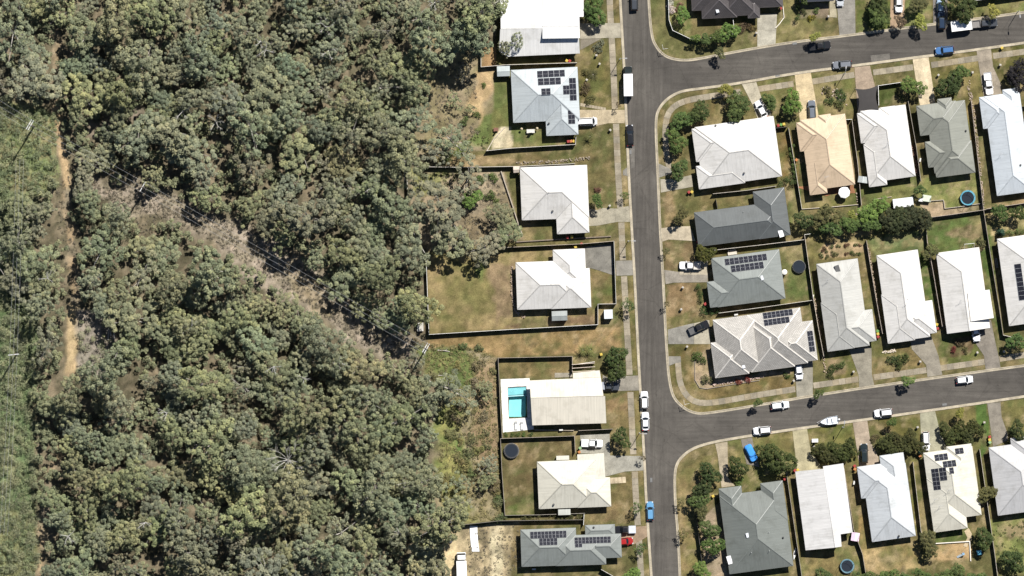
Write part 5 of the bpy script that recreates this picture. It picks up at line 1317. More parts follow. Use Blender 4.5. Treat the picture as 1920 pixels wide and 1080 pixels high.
# hedges
def hedge(name, poly, h, col, label, seed, n=None):
    P = px(poly); r = random.Random(seed); xs = [p[0] for p in P]; ys = [p[1] for p in P]; cl, rl = [], []
    n = n or int(abs(area2(P)) * 2.2) + 6
    while len(cl) < n:
        x, y = r.uniform(min(xs), max(xs)), r.uniform(min(ys), max(ys))
        if not inside((x, y), P): continue
        cl.append((x - P[0][0], y - P[0][1], r.uniform(.3, 1) * (h - .3))); rl.append((.42, .42, .34))
    root = obj(name, leaf_mesh('hedge', [leaf_cloud(cl, rl, 46, .17, seed)]), loc=(P[0][0], P[0][1], 0), color=(*col, 1))
    return tag(root, label, 'hedge')
hedge('hedge', [(1305, 532), (1313, 530), (1318, 576), (1348, 574), (1350, 586), (1312, 592)], 1.6, (0.05, .085, .03), 'L-shaped clipped green hedge at the corner of the grey-green solar house', 1)
hedge('hedge', [(1479, 270), (1488, 268), (1494, 332), (1486, 336)], 2.0, MID, 'tall green hedge along the fence east of the big white house', 2)
hedge('hedge', [(1456, 336), (1490, 330), (1492, 344), (1458, 352)], 2.0, DK, 'dark green hedge at the back corner of the big white house', 3)
hedge('hedge', [(1491, -10), (1498, -10), (1498, 40), (1491, 40)], 2.4, (0.06, .085, .03), 'tall narrow hedge dividing the two top lots', 4)
hedge('hedge', [(1884, 434), (1950, 424), (1950, 434), (1886, 442)], 1.2, MID, 'low green hedge behind the white solar strip roof', 5)
hedge('hedge', [(970, 970), (1092, 964), (1096, 972), (1000, 978)], 1.2, (0.10, .10, .045), 'yellow-green hedge strip between two lots near the bottom', 6)
hedge('hedge', [(1296, 70), (1330, 68), (1352, 60), (1356, 72), (1320, 80), (1298, 78)], 2.2, MID, 'green hedge growing along the corner fence', 7)
# conifer
cl = [(0, 0, .4 + .35 * k) for k in range(8)]; rl = [(1.25 - .14 * k, 1.25 - .14 * k, .4) for k in range(8)]
mb = MB(); mb.tube([(0, 0, -.2), (0, 0, 2.6)], [.12, .03], 6)
tree('conifer', 1876, 436, (leaf_mesh('conifer_crown', [leaf_cloud(cl, rl, 120, .25, 3)]), mb.mesh('conifer_trunk', M['bark'])), 1.0, (0.04, 0.075, 0.05, 1), 'small dark conical conifer behind the right edge white roof')
# palms and cycads
def palm(u, v, s, col, label, k=0, cat='palm', name='palm_tree'):
    root = empty(name, W3(u, v), (u * 3) % 6, label, cat)
    obj('fronds', PALMF[k], root, scale=(s, s, s), color=(*col, 1)); obj('trunk', PALMT if k == 0 else CYCT, root, scale=(s, s, s), color=BARK)
palm(1093, 656, .8, (0.15, .17, .06), 'left palm of two on the slashed strip by the pool house'); palm(1107, 655, .8, (0.15, .17, .06), 'right palm of two on the slashed strip by the pool house')
palm(1106, 256, .7, (0.14, .15, .06), 'small palm on the lawn below the white van'); palm(861, 283, .95, (0.17, .21, .06), 'bright green star-shaped cycad by the bush edge', 1, 'cycad', 'cycad')
palm(838, 295, .9, (0.06, .08, .03), 'dark star-shaped cycad left of the bright one', 1, 'cycad', 'cycad'); palm(1278, 56, .8, (0.2, .2, .08), 'pale small palm inside the corner fence', 1); palm(1112, 140, .8, (0.10, .10, .05), 'dry cycad on the lawn east of the solar house', 1, 'cycad', 'cycad')
# dead trees: bare pale limbs
def dead_tree(u, v, Rr, H, seed, label, nl=12):
    BW = (.40, .385, .35, 1)
    r = random.Random(seed); root = empty('dead_tree', W3(u, v, -.2), 0, label, 'dead tree')
    mb = MB(); mb.tube([(0, 0, 0), (.2, .1, H * .5), (.1, .3, H * .75)], [.3, .24, .14], 7); mb.build('trunk', M['bark'], root, color=BW)
    for k in range(nl):
        a = 2 * math.pi * k / nl + r.uniform(-.25, .25); s = Vector((.15, .2, H * r.uniform(.45, .75))); L = Rr * r.uniform(.6, 1.05)
        m_ = s + Vector((math.cos(a) * L * .5, math.sin(a) * L * .5, H * .12)); e = s + Vector((math.cos(a + .2) * L, math.sin(a + .2) * L, H * r.uniform(.15, .35)))
        mb = MB(); m_ = m_ + Vector((r.uniform(-.4, .4), r.uniform(-.4, .4), 0)); mb.tube([s, m_, e], [.11, .07, .02], 5)
        for q in range(6):
            b0 = m_.lerp(e, r.uniform(0, .7)); an = a + r.choice((-1, 1)) * r.uniform(.4, .9); l2 = L * r.uniform(.2, .4)
            mb.tube([b0, b0 + Vector((math.cos(an) * l2, math.sin(an) * l2, H * .06))], [.045, .012], 4)
        mb.build('limb', M['bark'], root, color=BW)
dead_tree(541, 862, 5.6, 12.5, 1, 'big bare white dead tree in the southern bush', 14)
for i, (u, v) in enumerate(((345, 212), (407, 232), (490, 82), (612, 55), (585, 815), (706, 870), (815, 10), (617, 100))):
    dead_tree(u, v, 2.4, 12.0, 20 + i, 'bare pale dead limbs ' + ['left of two in the northern bush centre', 'right of two in the northern bush centre', 'high in the northern bush left of the tall crown', 'in the northern bush near the top', 'just above the big dead tree', 'in the southern bush near the scrub', 'at the top edge near the white roof', 'in the northern bush beside a leaning trunk'][i], 5)
rs = random.Random(31)
for i in range(16):
    u, v, r = individual[(i * 17 + 5) % len(individual)]
    root = empty('dead_tree', W3(u + 8, v - 6, -.2), rs.uniform(0, 6), 'slender bare grey branches poking through the gum canopy', 'dead tree', 'bare branches in the canopy')
    mb = MB(); mb.tube([(0, 0, 0), (.3, .2, 6), (.6, .1, 10.5)], [.16, .12, .05], 6); mb.build('trunk', M['bark'], root, color=(.46, .44, .41, 1))
    for k in range(5):
        a = rs.uniform(0, 6.28); L = rs.uniform(1.2, 2.8); mb = MB(); s0 = Vector((.4, .15, rs.uniform(8.5, 10))); m_ = s0 + Vector((math.cos(a) * L * .5 + rs.uniform(-.3, .3), math.sin(a) * L * .5, .7)); e = s0 + Vector((math.cos(a) * L, math.sin(a) * L, 1.2))
        mb.tube([s0, m_, e], [.07, .05, .015], 5); b0 = m_.lerp(e, .3); mb.tube([b0, b0 + Vector((math.cos(a + .8) * L * .3, math.sin(a + .8) * L * .3, .3))], [.035, .01], 4)
        mb.build('limb', M['bark'], root, color=(.48, .46, .43, 1))
# fallen logs in the clearings
for i, (u, v, a, l) in enumerate(((209, 605, 1.5, 6.5), (213, 612, 1.65, 6.0), (205, 618, 1.45, 5.0), (818, 705, .1, 3.2), (806, 716, -.9, 2.6), (832, 658, -.1, 3.0))):
    mb = MB(); mb.tube([(-l / 2, 0, .2), (0, .1, .22), (l / 2, 0, .16)], [.16, .13, .06], 6)
    mb.tube([(l * .1, 0.05, .2), (l * .3, .7, .5)], [.07, .02], 4)
    o = mb.build('fallen_log', M['bark'], color=(.5, .46, .41, 1), loc=W3(u, v), rotz=a)
    tag(o, ['longest pale fallen log beside the dirt track', 'right-hand pale fallen log beside the dirt track', 'left-hand pale fallen log beside the dirt track', 'upper pale fallen branch in the scrub by the power pole', 'lower tilted fallen branch in the scrub', 'fallen branch right of the power pole'][i], 'log')
# ------------------------------------------------------------------ vehicles
def rring(L, Wd, r, z, x0=0.0, n=4):
    """rounded rectangle ring, counter-clockwise, centred x0"""
    out = []; hx, hy = L / 2, Wd / 2; r = min(r, hx * .98, hy * .98)
    for cx_, cy_, a0 in ((hx - r, hy - r, 0), (-hx + r, hy - r, 90), (-hx + r, -hy + r, 180), (hx - r, -hy + r, 270)):
        for k in range(n + 1):
            a = rad(a0 + 90 * k / n); out.append((x0 + cx_ + r * math.cos(a), cy_ + r * math.sin(a), z))
    return out
SPEC = {
 'sedan': dict(L=4.6, W=1.82, H=1.44, hz=.93, xf0=.95, xf1=.25, xr1=-1.15, xr0=-1.8),
 'hatch': dict(L=4.2, W=1.78, H=1.48, hz=.95, xf0=.85, xf1=.2, xr1=-1.6, xr0=-1.95),
 'suv': dict(L=4.65, W=1.88, H=1.72, hz=1.05, xf0=.95, xf1=.35, xr1=-1.85, xr0=-2.2),
 'van': dict(L=4.9, W=1.92, H=1.98, hz=1.15, xf0=1.75, xf1=1.15, xr1=-2.25, xr0=-2.35),
 'pickup': dict(L=5.2, W=1.88, H=1.78, hz=1.05, xf0=1.15, xf1=.55, xr1=-.55, xr0=-.75),
}
CARMESH = {}
def car_meshes(kind):
    if kind in CARMESH: return CARMESH[kind]
    s = SPEC[kind]; L, Wd, H, hz = s['L'], s['W'], s['H'], s['hz']; out = []
    bl = L; x0 = 0
    mb = MB()
    if kind == 'pickup':
        # front half body; the tray is its own part
        fl = L / 2 + .75; fx = L / 2 - fl / 2
        mb.loft([rring(fl * .98, Wd * .9, .3, .28, fx), rring(fl, Wd, .4, .5, fx), rring(fl, Wd, .42, .78, fx), rring(fl * .985, Wd * .95, .4, hz - .05, fx), rring(fl * .95, Wd * .86, .35, hz, fx)])
    else:
        mb.loft([rring(L * .96, Wd * .9, .45, .24), rring(L, Wd, .68, .42), rring(L, Wd, .72, .70), rring(L * .975, Wd * .96, .7, hz - .10), rring(L * .93, Wd * .86, .6, hz), rring(L * .6, Wd * .6, .5, hz + .035)])
    out.append(('body', mb.mesh('car_body', M['paint'], True), 1))
    wb, wt = Wd * .445, Wd * .315; zt = H - .06
    F0 = [(s['xf0'], wb, hz - .02), (s['xf0'], -wb, hz - .02)]; F1 = [(s['xf1'], wt, zt), (s['xf1'], -wt, zt)]
    B0 = [(s['xr0'], wb, hz - .02), (s['xr0'], -wb, hz - .02)]; B1 = [(s['xr1'], wt, zt), (s['xr1'], -wt, zt)]
    fm = Vector(((s['xf0'] + .10), 0, hz - .01)); cm = (s['xf0'] + s['xf1']) / 2
    mb = MB(); mb.poly([F0[1], (s['xf0'] + .16, 0, hz - .02), F0[0], F1[0], (s['xf1'] + .08, 0, zt), F1[1]]); out.append(('windscreen', mb.mesh('windscreen', M['dark_glass']), 0))
    mb = MB(); mb.poly([B0[0], (s['xr0'] - .08, 0, hz - .02), B0[1], B1[1], (s['xr1'] - .05, 0, zt), B1[0]]); out.append(('rear_window', mb.mesh('rear_window', M['dark_glass']), 0))
    for q in (0, 1):
        mb = MB(); P = [F0[q], B0[q], B1[q], F1[q]]; mb.poly(P if q == 1 else P[::-1]); out.append(('side_window', mb.mesh('side_window', M['dark_glass']), 0))
    # roof skin with pillars
    mb = MB(); rl = s['xf1'] - s['xr1'] + .16; rx = (s['xf1'] + s['xr1']) / 2
    mb.loft([rring(rl, wt * 2 + .06, .24, zt - .02, rx), rring(rl + .02, wt * 2 + .08, .26, zt + .03, rx), rring(rl * .84, wt * 1.55, .3, H, rx)])
    for a, b_ in ((F0[0], F1[0]), (F0[1], F1[1]), (B0[0], B1[0]), (B0[1], B1[1])): mb.tube([a, b_], .055, 5)
    out.append(('roof', mb.mesh('car_roof', M['paint'], True), 1))
    if kind in ('suv', 'van'):
        for sy in (1, -1):
            mb = MB(); mb.tube([(s['xf1'] - .15, sy * (wt - .02), H + .02), (s['xr1'] + .15, sy * (wt - .02), H + .02)], .03, 5); out.append(('roof_rail', mb.mesh('roof_rail', M['rubber']), 0))
    wx = L * .3; wr = .33 if kind not in ('suv', 'pickup') else .37
    for sx in (1, -1):
        for sy in (1, -1):
            mb = MB(); n = 16
            for mi, rr, yo in ((0, wr, .11), (1, wr * .62, .12)):
                a = [(sx * wx + rr * math.cos(2 * math.pi * k / n), sy * (Wd / 2 - .1) - yo, wr + rr * math.sin(2 * math.pi * k / n)) for k in range(n)]
                b_ = [(p[0], sy * (Wd / 2 - .1) + yo, p[2]) for p in a]; mb.loft([a, b_], mi)
            out.append(('wheel', mb.mesh('wheel', [M['rubber'], M['steel']]), 2))
    for sy in (1, -1):
        mb = MB(); mb.box(L / 2 - .28, sy * Wd * .34 - .17, .66, L / 2 - .03, sy * Wd * .34 + .17, .8); out.append(('headlight', mb.mesh('headlight', M['lamp_lens']), 0))
        if kind != 'pickup':
            mb = MB(); mb.box(-L / 2 + .02, sy * Wd * .37 - .14, .68, -L / 2 + .2, sy * Wd * .37 + .14, .86); out.append(('tail_light', mb.mesh('tail_light', M['red_lens']), 0))
        mb = MB(); mb.box(s['xf0'] - .28, sy * (Wd / 2 + .08) - .1, hz - .02, s['xf0'] - .12, sy * (Wd / 2 + .08) + .1, hz + .14); out.append(('wing_mirror', mb.mesh('wing_mirror', M['paint']), 1))
    CARMESH[kind] = out
    return out
def tray_mesh(style):
    L = SPEC['pickup']['L']; x1 = -.85; x0 = -L / 2; w = .92; mb = MB()
    if style == 'bed':
        mb.box(x0, -w, .4, x1, w, .68); mb.box(x0, -w, .68, x1, -w + .1, 1.05); mb.box(x0, w - .1, .68, x1, w, 1.05); mb.box(x0, -w + .1, .68, x0 + .1, w - .1, 1.05); mb.box(x1 - .1, -w + .1, .68, x1, w - .1, 1.05)
    elif style == 'cover':
        mb.box(x0, -w, .4, x1, w, 1.05); mb.box(x0 + .08, -w + .08, 1.05, x1 - .05, w - .08, 1.09, 1)
    else:
        mb.box(x0, -w, .75, x1, w, .9); mb.box(x0, -w, .9, x1, -w + .05, 1.2); mb.box(x0, w - .05, .9, x1, w, 1.2); mb.box(x1 - .06, -w, .9, x1, w, 1.75); mb.box(x0, -w, .9, x0 + .05, w, 1.2)
    return mb.mesh('tray', [M['paint'], M['fabric' if style == 'cover' else 'paint']])
TRAY = {k: tray_mesh(k) for k in ('bed', 'cover', 'flat')}
def vehicle(kind, u, v, dx, dy, col, label, cat='car', name='parked_car', group='cars parked in streets and driveways', tray=None, length=None, traycol=None):
    root = empty(name, W3(u, v, .02), math.atan2(-dy, dx), label, cat, group)
    k = (length * S / SPEC[kind]['L']) if length else 1.0
    for nm, me, m_ in car_meshes(kind):
        obj(nm, me, root, scale=(k, 1, 1), color=col if m_ == 1 else (.45, .45, .46, 1) if m_ == 2 else None)
    if tray: obj('tray', TRAY[tray], root, scale=(k, 1, 1), color=traycol or col)
    return root
CW, CBLK, CGRY, CDG, CBLU, CDB, CRED, CSIL = (.78, .78, .78, 1), (.012, .012, .014, 1), (.10, .11, .125, 1), (.045, .05, .058, 1), (.05, .14, .3, 1), (.015, .03, .06, 1), (.32, .015, .015, 1), (.42, .44, .46, 1)
V = vehicle
V('suv', 1189, 3, -.02, -1, CDG, 'dark grey car on the long street cut by the top edge')
V('van', 1101, 228, 1, -.05, CW, 'white van in the driveway of the blue-grey solar house', 'van', 'parked_van')
V('hatch', 1181, 254, -.03, -1, CBLK, 'black car parked alone on the west kerb of the long street', length=40)
V('pickup', 1293.5, 498, -1, -.02, CW, 'white tray pickup in front of the golden trees', 'pickup', 'pickup_truck', tray='flat', traycol=(.5, .47, .43, 1))
V('pickup', 1310, 614, 1, -.45, CBLK, 'black pickup parked at an angle in the grey driveway', 'pickup', 'pickup_truck', tray='bed', traycol=(.1, .1, .1, 1))
V('pickup', 1141, 724, 1, .05, CDG, 'dark pickup half under the tree by the pool house', 'pickup', 'pickup_truck', tray='cover', traycol=(.3, .32, .36, 1))
V('suv', 1208, 750, -.02, -1, CW, 'upper of two white cars parked on the west kerb', length=33)
V('sedan', 1210, 790, -.02, -1, CW, 'lower of two white cars parked on the west kerb', length=35)
V('pickup', 1110, 831, 1, .03, CW, 'white pickup with black tray cover on the concrete forecourt', 'pickup', 'pickup_truck', tray='cover', traycol=CW)
V('hatch', 1219, 958, -.03, -1, (.11, .27, .45, 1), 'light blue car on the west kerb near the bottom', length=36)
V('pickup', 1172, 993, -1, .03, CBLK, 'black pickup backed half under a carport', 'pickup', 'pickup_truck', tray='cover', traycol=(.5, .52, .56, 1))
V('hatch', 1172, 1015, 1, -.1, CRED, 'red hatchback half under the carport roof', length=30)
V('pickup', 1537, 86, 1, -.12, CBLK, 'black pickup on the upper street under a yellow-green tree', 'pickup', 'pickup_truck', tray='bed')
V('suv', 1579, 121.5, -1, .08, (.16, .17, .19, 1), 'dark grey wagon on the south kerb of the upper street')
V('suv', 1771, 94.5, -1, .1, (.055, .14, .31, 1), 'bright blue wagon on the south kerb of the upper street')
V('pickup', 1846, 44, 1, -.08, CDG, 'dark pickup hitched to the white caravan', 'pickup', 'pickup_truck', tray='bed', length=47, traycol=(.2, .19, .18, 1))
V('suv', 1765, 38, -.03, -1, CDB, 'dark blue car shaded by the tree beside the caravan')
V('hatch', 1763, 10, 0, -1, (.3, .4, .5, 1), 'pale blue car at the top of the shaded driveway', length=26)
V('suv', 1685, 6, 0, 1, CW, 'white car at the top edge in the brown driveway')
V('hatch', 1575, -4, 0, 1, CSIL, 'silver car cut by the top edge in the grey driveway')
V('sedan', 1427, 205, -.5, -1, CW, 'white sedan parked askew beside the big white house', length=35)
V('suv', 1522, 206, -.05, -1, (.13, .145, .17, 1), 'slate grey wagon on the cream driveway')
V('pickup', 1853, 157, .12, 1, CW, 'white tray pickup in front of the long bluish roof', 'pickup', 'pickup_truck', tray='flat', length=42)
V('hatch', 1462, 760, 1, -.12, CW, 'white sedan on the north kerb of the lower street', length=35)
V('suv', 1429, 807, -1, .1, CW, 'leftmost white car on the south kerb of the lower street', length=34)
V('suv', 1656, 774, -1, .1, CW, 'white hatchback on the south kerb right of the boat', length=35)
V('hatch', 1808, 712, 1, -.1, CW, 'white car on the north kerb near the right edge', length=32)
V('suv', 1829, 622, .13, 1, CW, 'white car nose-out from the flat garage roof', length=37)
V('hatch', 1498, 697, .08, 1, CW, 'white car beside the tiled roof on the mid driveway', length=29)
V('suv', 1620, 850, -.03, -1, (.012, .02, .022, 1), 'black-green car in the driveway of the white hip-roofed house', length=37)
V('suv', 1735.5, 827, .03, 1, CW, 'white car in front of the cream solar house', length=36)
# car under a fitted blue cover
root = empty('covered_car', W3(1408, 849, .02), math.atan2(-1, .5), 'car under a crumpled bright blue cover by the dark tree', 'car')
mb = MB(); s = SPEC['hatch']
mb.loft([rring(4.3, 1.9, .5, .1), rring(4.3, 1.9, .5, .6), rring(4.2, 1.8, .55, .92), rring(2.9, 1.6, .5, 1.12, -.35), rring(2.3, 1.35, .45, 1.42, -.35), rring(1.9, 1.1, .4, 1.5, -.35)])
mb.build('car_cover', M['fabric'], root, color=(.05, .26, .68, 1), smooth=True)
for sx in (1.25, -1.25):
    for sy in (.8, -.8):
        mb = MB(); mb.tube([(sx, sy - .1, .32), (sx, sy + .1, .32)], .32, 14); mb.build('wheel', M['rubber'], root)
# box truck at the kerb
def truck(u, v, rz, L, label, boxcol, cabcol, cabL=1.7, Wd=2.2, H=2.8):
    root = empty('box_truck', W3(u, v, .02), rz, label, 'truck')
    xb = L / 2 - cabL - .1
    mb = MB(); mb.loft([rring(cabL, Wd * .9, .25, .5, L / 2 - cabL / 2), rring(cabL, Wd * .92, .3, 1.1, L / 2 - cabL / 2), rring(cabL * .9, Wd * .88, .3, 1.25, L / 2 - cabL / 2 - .04)]); mb.build('body', M['paint'], root, color=cabcol, smooth=True)
    mb = MB(); mb.loft([rring(cabL * .88, Wd * .86, .2, 1.2, L / 2 - cabL / 2 - .05), rring(cabL * .55, Wd * .76, .15, 1.95, L / 2 - cabL * .62)], cap=True); mb.build('windscreen', M['dark_glass'], root)
    mb = MB(); mb.loft([rring(cabL * .6, Wd * .8, .15, 1.94, L / 2 - cabL * .62), rring(cabL * .5, Wd * .72, .15, 2.08, L / 2 - cabL * .62)]); mb.build('cab_roof', M['paint'], root, color=cabcol)
    mb = MB(); mb.box(-L / 2, -Wd / 2, .75, xb, Wd / 2, H); bx_ = mb.build('cargo_box', M['paint'], root, color=boxcol)
    for k in range(5):
        x = -L / 2 + .4 + (xb + L / 2 - .8) * k / 4; mb = MB(); mb.box(x - .03, -Wd / 2 + .02, H, x + .03, Wd / 2 - .02, H + .025); mb.build('roof_rib', M['steel'], bx_, color=shade(boxcol, .9))
    mb = MB(); mb.box(-L / 2 + .1, -.5, .45, L / 2 - .3, .5, .74); mb.build('chassis', M['rubber'], root)
    for sx in (L / 2 - .9, -L / 2 + 1.1):
        for sy in (1, -1):
            mb = MB(); mb.tube([(sx, sy * (Wd / 2 - .32), .42), (sx, sy * (Wd / 2 - .05), .42)], .42, 16); mb.build('wheel', M['rubber'], root)
    for sy in (1, -1):
        mb = MB(); mb.box(L / 2 - .12, sy * Wd * .34 - .16, .7, L / 2 + .02, sy * Wd * .34 + .16, .9); mb.build('headlight', M['lamp_lens'], root)
        mb = MB(); mb.box(L / 2 - .7, sy * (Wd / 2 + .12) - .1, 1.3, L / 2 - .6, sy * (Wd / 2 + .12) + .1, 1.7); mb.build('wing_mirror', M['rubber'], root)
truck(1177.5, 153, rad(91), 7.2, 'small truck with white box body and black cab on the west kerb', (.8, .8, .8, 1), (.015, .022, .02, 1))
truck(866, 1072, rad(92), 9.5, 'long white truck parked in the dirt yard at the bottom', (.8, .8, .78, 1), (.72, .72, .70, 1), 1.9, 2.45, 3.1)
# caravan
root = empty('caravan', W3(1801, 49, .02), rad(7), 'white caravan hitched behind the dark pickup', 'caravan')
mb = MB(); prof = [(-2.45, .6), (2.2, .6), (2.75, 1.3), (2.5, 2.2), (1.9, 2.55), (-2.45, 2.6)]
a = [(x, -1.2, z) for x, z in prof]; b_ = [(x, 1.2, z) for x, z in prof]; mb.loft([a, b_]); mb.build('body', M['paint'], root, color=(.8, .8, .78, 1))
mb = MB(); mb.tube([(2.6, -.7, .5), (3.5, 0, .5)], .05, 5); mb.tube([(2.6, .7, .5), (3.5, 0, .5)], .05, 5); mb.build('drawbar', M['steel'], root, color=(.2, .2, .2, 1))
mb = MB(); mb.box(-.5, -.35, 2.6, .2, .35, 2.72); mb.build('roof_hatch', M['plastic'], root, color=(.7, .7, .7, 1))
mb = MB(); mb.tube([(-2.3, 1.24, 2.45), (2.0, 1.24, 2.45)], .07, 6); mb.build('awning', M['fabric'], root, color=(.75, .75, .73, 1))
mb = MB(); mb.poly([(-1.4, -1.205, 1.3), (.2, -1.205, 1.3), (.2, -1.205, 2.0), (-1.4, -1.205, 2.0)]); mb.build('window', M['dark_glass'], root)
for sy in (1.05, -1.05):
    mb = MB(); mb.tube([(-.2, sy - .1, .36), (-.2, sy + .1, .36)], .36, 14); mb.build('wheel', M['rubber'], root)
# boat on trailer
root = empty('boat', W3(1554, 789, .02), math.atan2(-.16, -1), 'white boat on a trailer parked on the lower street', 'boat')
def hull(z, k, L=5.0):
    pts = []
    for t in (0, .25, .5, .7, .85, .95, 1.0): pts.append((-L / 2 + L * t, 1.05 * k * (1 - max(0, t - .45) ** 2 * 3.3)))
    return [(x, max(y, .02), z) for x, y in pts] + [(x, -max(y, .02), z) for x, y in pts[::-1]]
mb = MB(); mb.loft([hull(.55, .45, 4.4), hull(.8, .8, 4.8), hull(1.3, 1.0, 5.0)], cap=False); mb.build('hull', M['paint'], root, color=(.74, .77, .79, 1))
mb = MB(); mb.poly(hull(1.05, .95, 4.7)); mb.build('deck', M['paint'], root, color=(.66, .70, .73, 1))
mb = MB(); mb.loft([hull(1.28, 1.02, 5.02), hull(1.36, .98, 4.95)], cap=False, bottom=False); mb.build('gunwale', M['steel'], root, color=(.7, .72, .74, 1))
mb = MB(); mb.poly([(.6, .75, 1.3), (.6, -.75, 1.3), (.25, -.6, 1.75), (.25, .6, 1.75)][::-1]); mb.build('windscreen', M['lamp_lens'], root)
mb = MB(); mb.box(-1.3, -.6, 1.06, -.8, .6, 1.45); mb.build('seat', M['fabric'], root, color=(.6, .62, .65, 1))
mb = MB(); mb.loft([rring(.5, .4, .12, .7, -2.75), rring(.55, .5, .15, 1.5, -2.75), rring(.4, .38, .12, 1.75, -2.72)]); mb.build('outboard_motor', M['plastic'], root, color=(.6, .6, .6, 1))
mb = MB(); mb.tube([(-2.2, .7, .45), (1.9, .5, .45), (3.3, 0, .5)], .05, 5); mb.tube([(-2.2, -.7, .45), (1.9, -.5, .45), (3.3, 0, .5)], .05, 5); mb.build('trailer_frame', M['steel'], root, color=(.4, .4, .4, 1))
for sy in (.95, -.95):
    mb = MB(); mb.tube([(-.9, sy - .09, .3), (-.9, sy + .09, .3)], .3, 12); mb.build('wheel', M['rubber'], root)

root.scale = (.9, .9, .95)

# ------------------------------------------------------------------ fences and walls
mb = MB(); mb.box(0, -.5, 0, 1, .5, 1)
UNIT = {m_: mesh_of('panel_' + m_, mb.v, mb.f, M[m_], mb.m, mb.uv) for m_ in ('fence_board', 'timber', 'stone', 'render_wall', 'steel')}
def fence(line, label, col=(.23, .185, .145, 1), h=1.75, mat='fence_board', th=.05, cap=None, name='fence', cat='fence', bay=2.4, post=True, capw=.09):
    P = [Vector(W2(*p)) for p in line]; o = P[0]
    root = empty(name, (o.x, o.y, 0), 0, label, cat)
    for a, b_ in zip(P[:-1], P[1:]):
        L = (b_ - a).length; n = max(1, round(L / bay)); d = (b_ - a) / L; ang = math.atan2(d.y, d.x)
        for i in range(n):
            q = a + d * (L * i / n) - o; f = random.uniform(.88, 1.12)
            obj('fence_panel' if h > .9 else 'sleeper', UNIT[mat], root, (q.x + d.x * .03, q.y + d.y * .03, 0), ang, (L / n - .06, th, h + random.uniform(-.02, .02)), shade(col, f))
            if post: obj('post', UNIT['timber'], root, (q.x - d.x * .045, q.y - d.y * .045, 0), ang, (.09, .11, h + .06), shade(col, .8))
        c_ = cap or shade(col, 1.2)
        obj('top_rail', UNIT[mat], root, (a.x - o.x, a.y - o.y, h + .021), ang, (L, capw, .045), c_)
    return root
PALEF, BRF, DKF, GRF = (.46, .43, .38, 1), (.20, .16, .125, 1), (.075, .068, .062, 1), (.22, .21, .195, 1)
WCAP = (.62, .58, .52, 1)
fence([(902, 76), (902, 126), (948, 122), (1082, 118)], 'brown timber fence below the big white roof', BRF, cap=WCAP)
fence([(912, 283), (960, 278), (1079, 271), (1080, 254)], 'pale-topped fence south of the blue-grey solar house', GRF, cap=WCAP)
fence([(947, 238), (925, 262), (913, 283)], 'low stone edging between orange dirt and lawn', (.4, .35, .28, 1), .25, 'stone', .25, post=False, cat='edging', name='edging')
fence([(780, 312.5), (860, 314), (974, 312), (1078, 307)], 'long fence along the north of the fenced bush block', GRF, cap=WCAP)
fence([(763, 318), (765, 380), (777, 440), (799, 478)], 'fence on the west side of the fenced bush block', GRF, cap=WCAP)
fence([(799, 478), (804.6, 627), (960, 617.5), (1121, 608.5)], 'long pale-capped fence around the dry back yard', GRF, cap=(.72, .70, .66, 1))
fence([(1121, 608.5), (1121, 570), (1155, 569.5)], 'short fence around the little white shed', BRF, cap=WCAP)
fence([(1155, 569.5), (1151, 452)], 'dark fence beside the footpath in front of the dry yard house', DKF, cap=(.5, .5, .47, 1))
fence([(1151, 452), (1095, 457), (960, 463.5), (880, 468)], 'fence on the north side of the dry back yard', BRF, cap=(.45, .38, .3, 1))
fence([(939.6, 321), (962.5, 389.6), (973, 424), (980, 441)], 'slanting timber garden wall beside the white hip-roofed house', (.30, .26, .21, 1), .6, 'timber', .2, post=False, name='garden_wall', cat='garden wall', capw=.24)
fence([(967, 453.5), (1060, 448), (1146, 443)], 'low dark sleeper wall between two white houses', (.16, .13, .10, 1), .4, 'timber', .22, post=False, name='garden_wall', cat='garden wall', capw=.26)
fence([(934, 671), (938, 760), (941.7, 821)], 'dark fence along the west side of the pool', DKF, cap=(.3, .26, .22, 1))
fence([(934, 671), (1073, 668), (1073, 699)], 'dark fence around the dry lawn north of the pool', DKF, cap=(.35, .3, .25, 1))
fence([(938.5, 822), (1077, 817), (1078.5, 848)], 'dark fence between pool and trampoline lawn', DKF, cap=(.35, .3, .25, 1))
fence([(938.5, 822), (941, 880), (947, 966)], 'dark fence west of the trampoline lawn', DKF, cap=(.3, .26, .22, 1))
fence([(1085, 807), (1149, 804)], 'short dark fence north of the concrete forecourt', DKF, cap=(.35, .3, .25, 1))
fence([(1002, 806), (1076, 807)], 'low timber sleeper edge below the pool house', (.35, .30, .24, 1), .4, 'timber', .2, post=False, name='garden_wall', cat='garden wall')
fence([(947, 966), (1010, 965), (1097, 962)], 'grey timber fence south of the trampoline lawn', (.26, .24, .2, 1), 1.0)
fence([(845, 986), (936.7, 976), (1095, 974)], 'dark fence along the north of the bottom dirt yard', DKF, cap=(.2, .18, .15, 1))
fence([(829, 992), (833, 1040), (837, 1120)], 'dark fence along the west of the bottom dirt yard', DKF, cap=(.2, .18, .15, 1))
fence([(1095, 964), (1094, 984)], 'short white side gate beside the carport', (.6, .6, .58, 1))
fence([(1127, 1067), (1150, 1080)], 'short pale fence at the bottom near the footpath', GRF, cap=WCAP)
fence([(1252.5, -20), (1254, 37.5), (1261, 57.5), (1296, 74), (1317, 74), (1384, 62)], 'white angled fence around the upper corner lot', (.5, .5, .46, 1), cap=(.75, .74, .7, 1))
fence([(1374, 36), (1376, 54)], 'short white side fence at the brown tiled house', (.5, .5, .46, 1), cap=(.75, .74, .7, 1))
fence([(1336.5, 363.5), (1400, 357), (1455, 349)], 'brown fence between the big white and slate roofs', BRF, cap=(.48, .43, .36, 1))
fence([(1342, 374), (1345, 391)], 'short dark cross fence beside the slate roof', DKF)
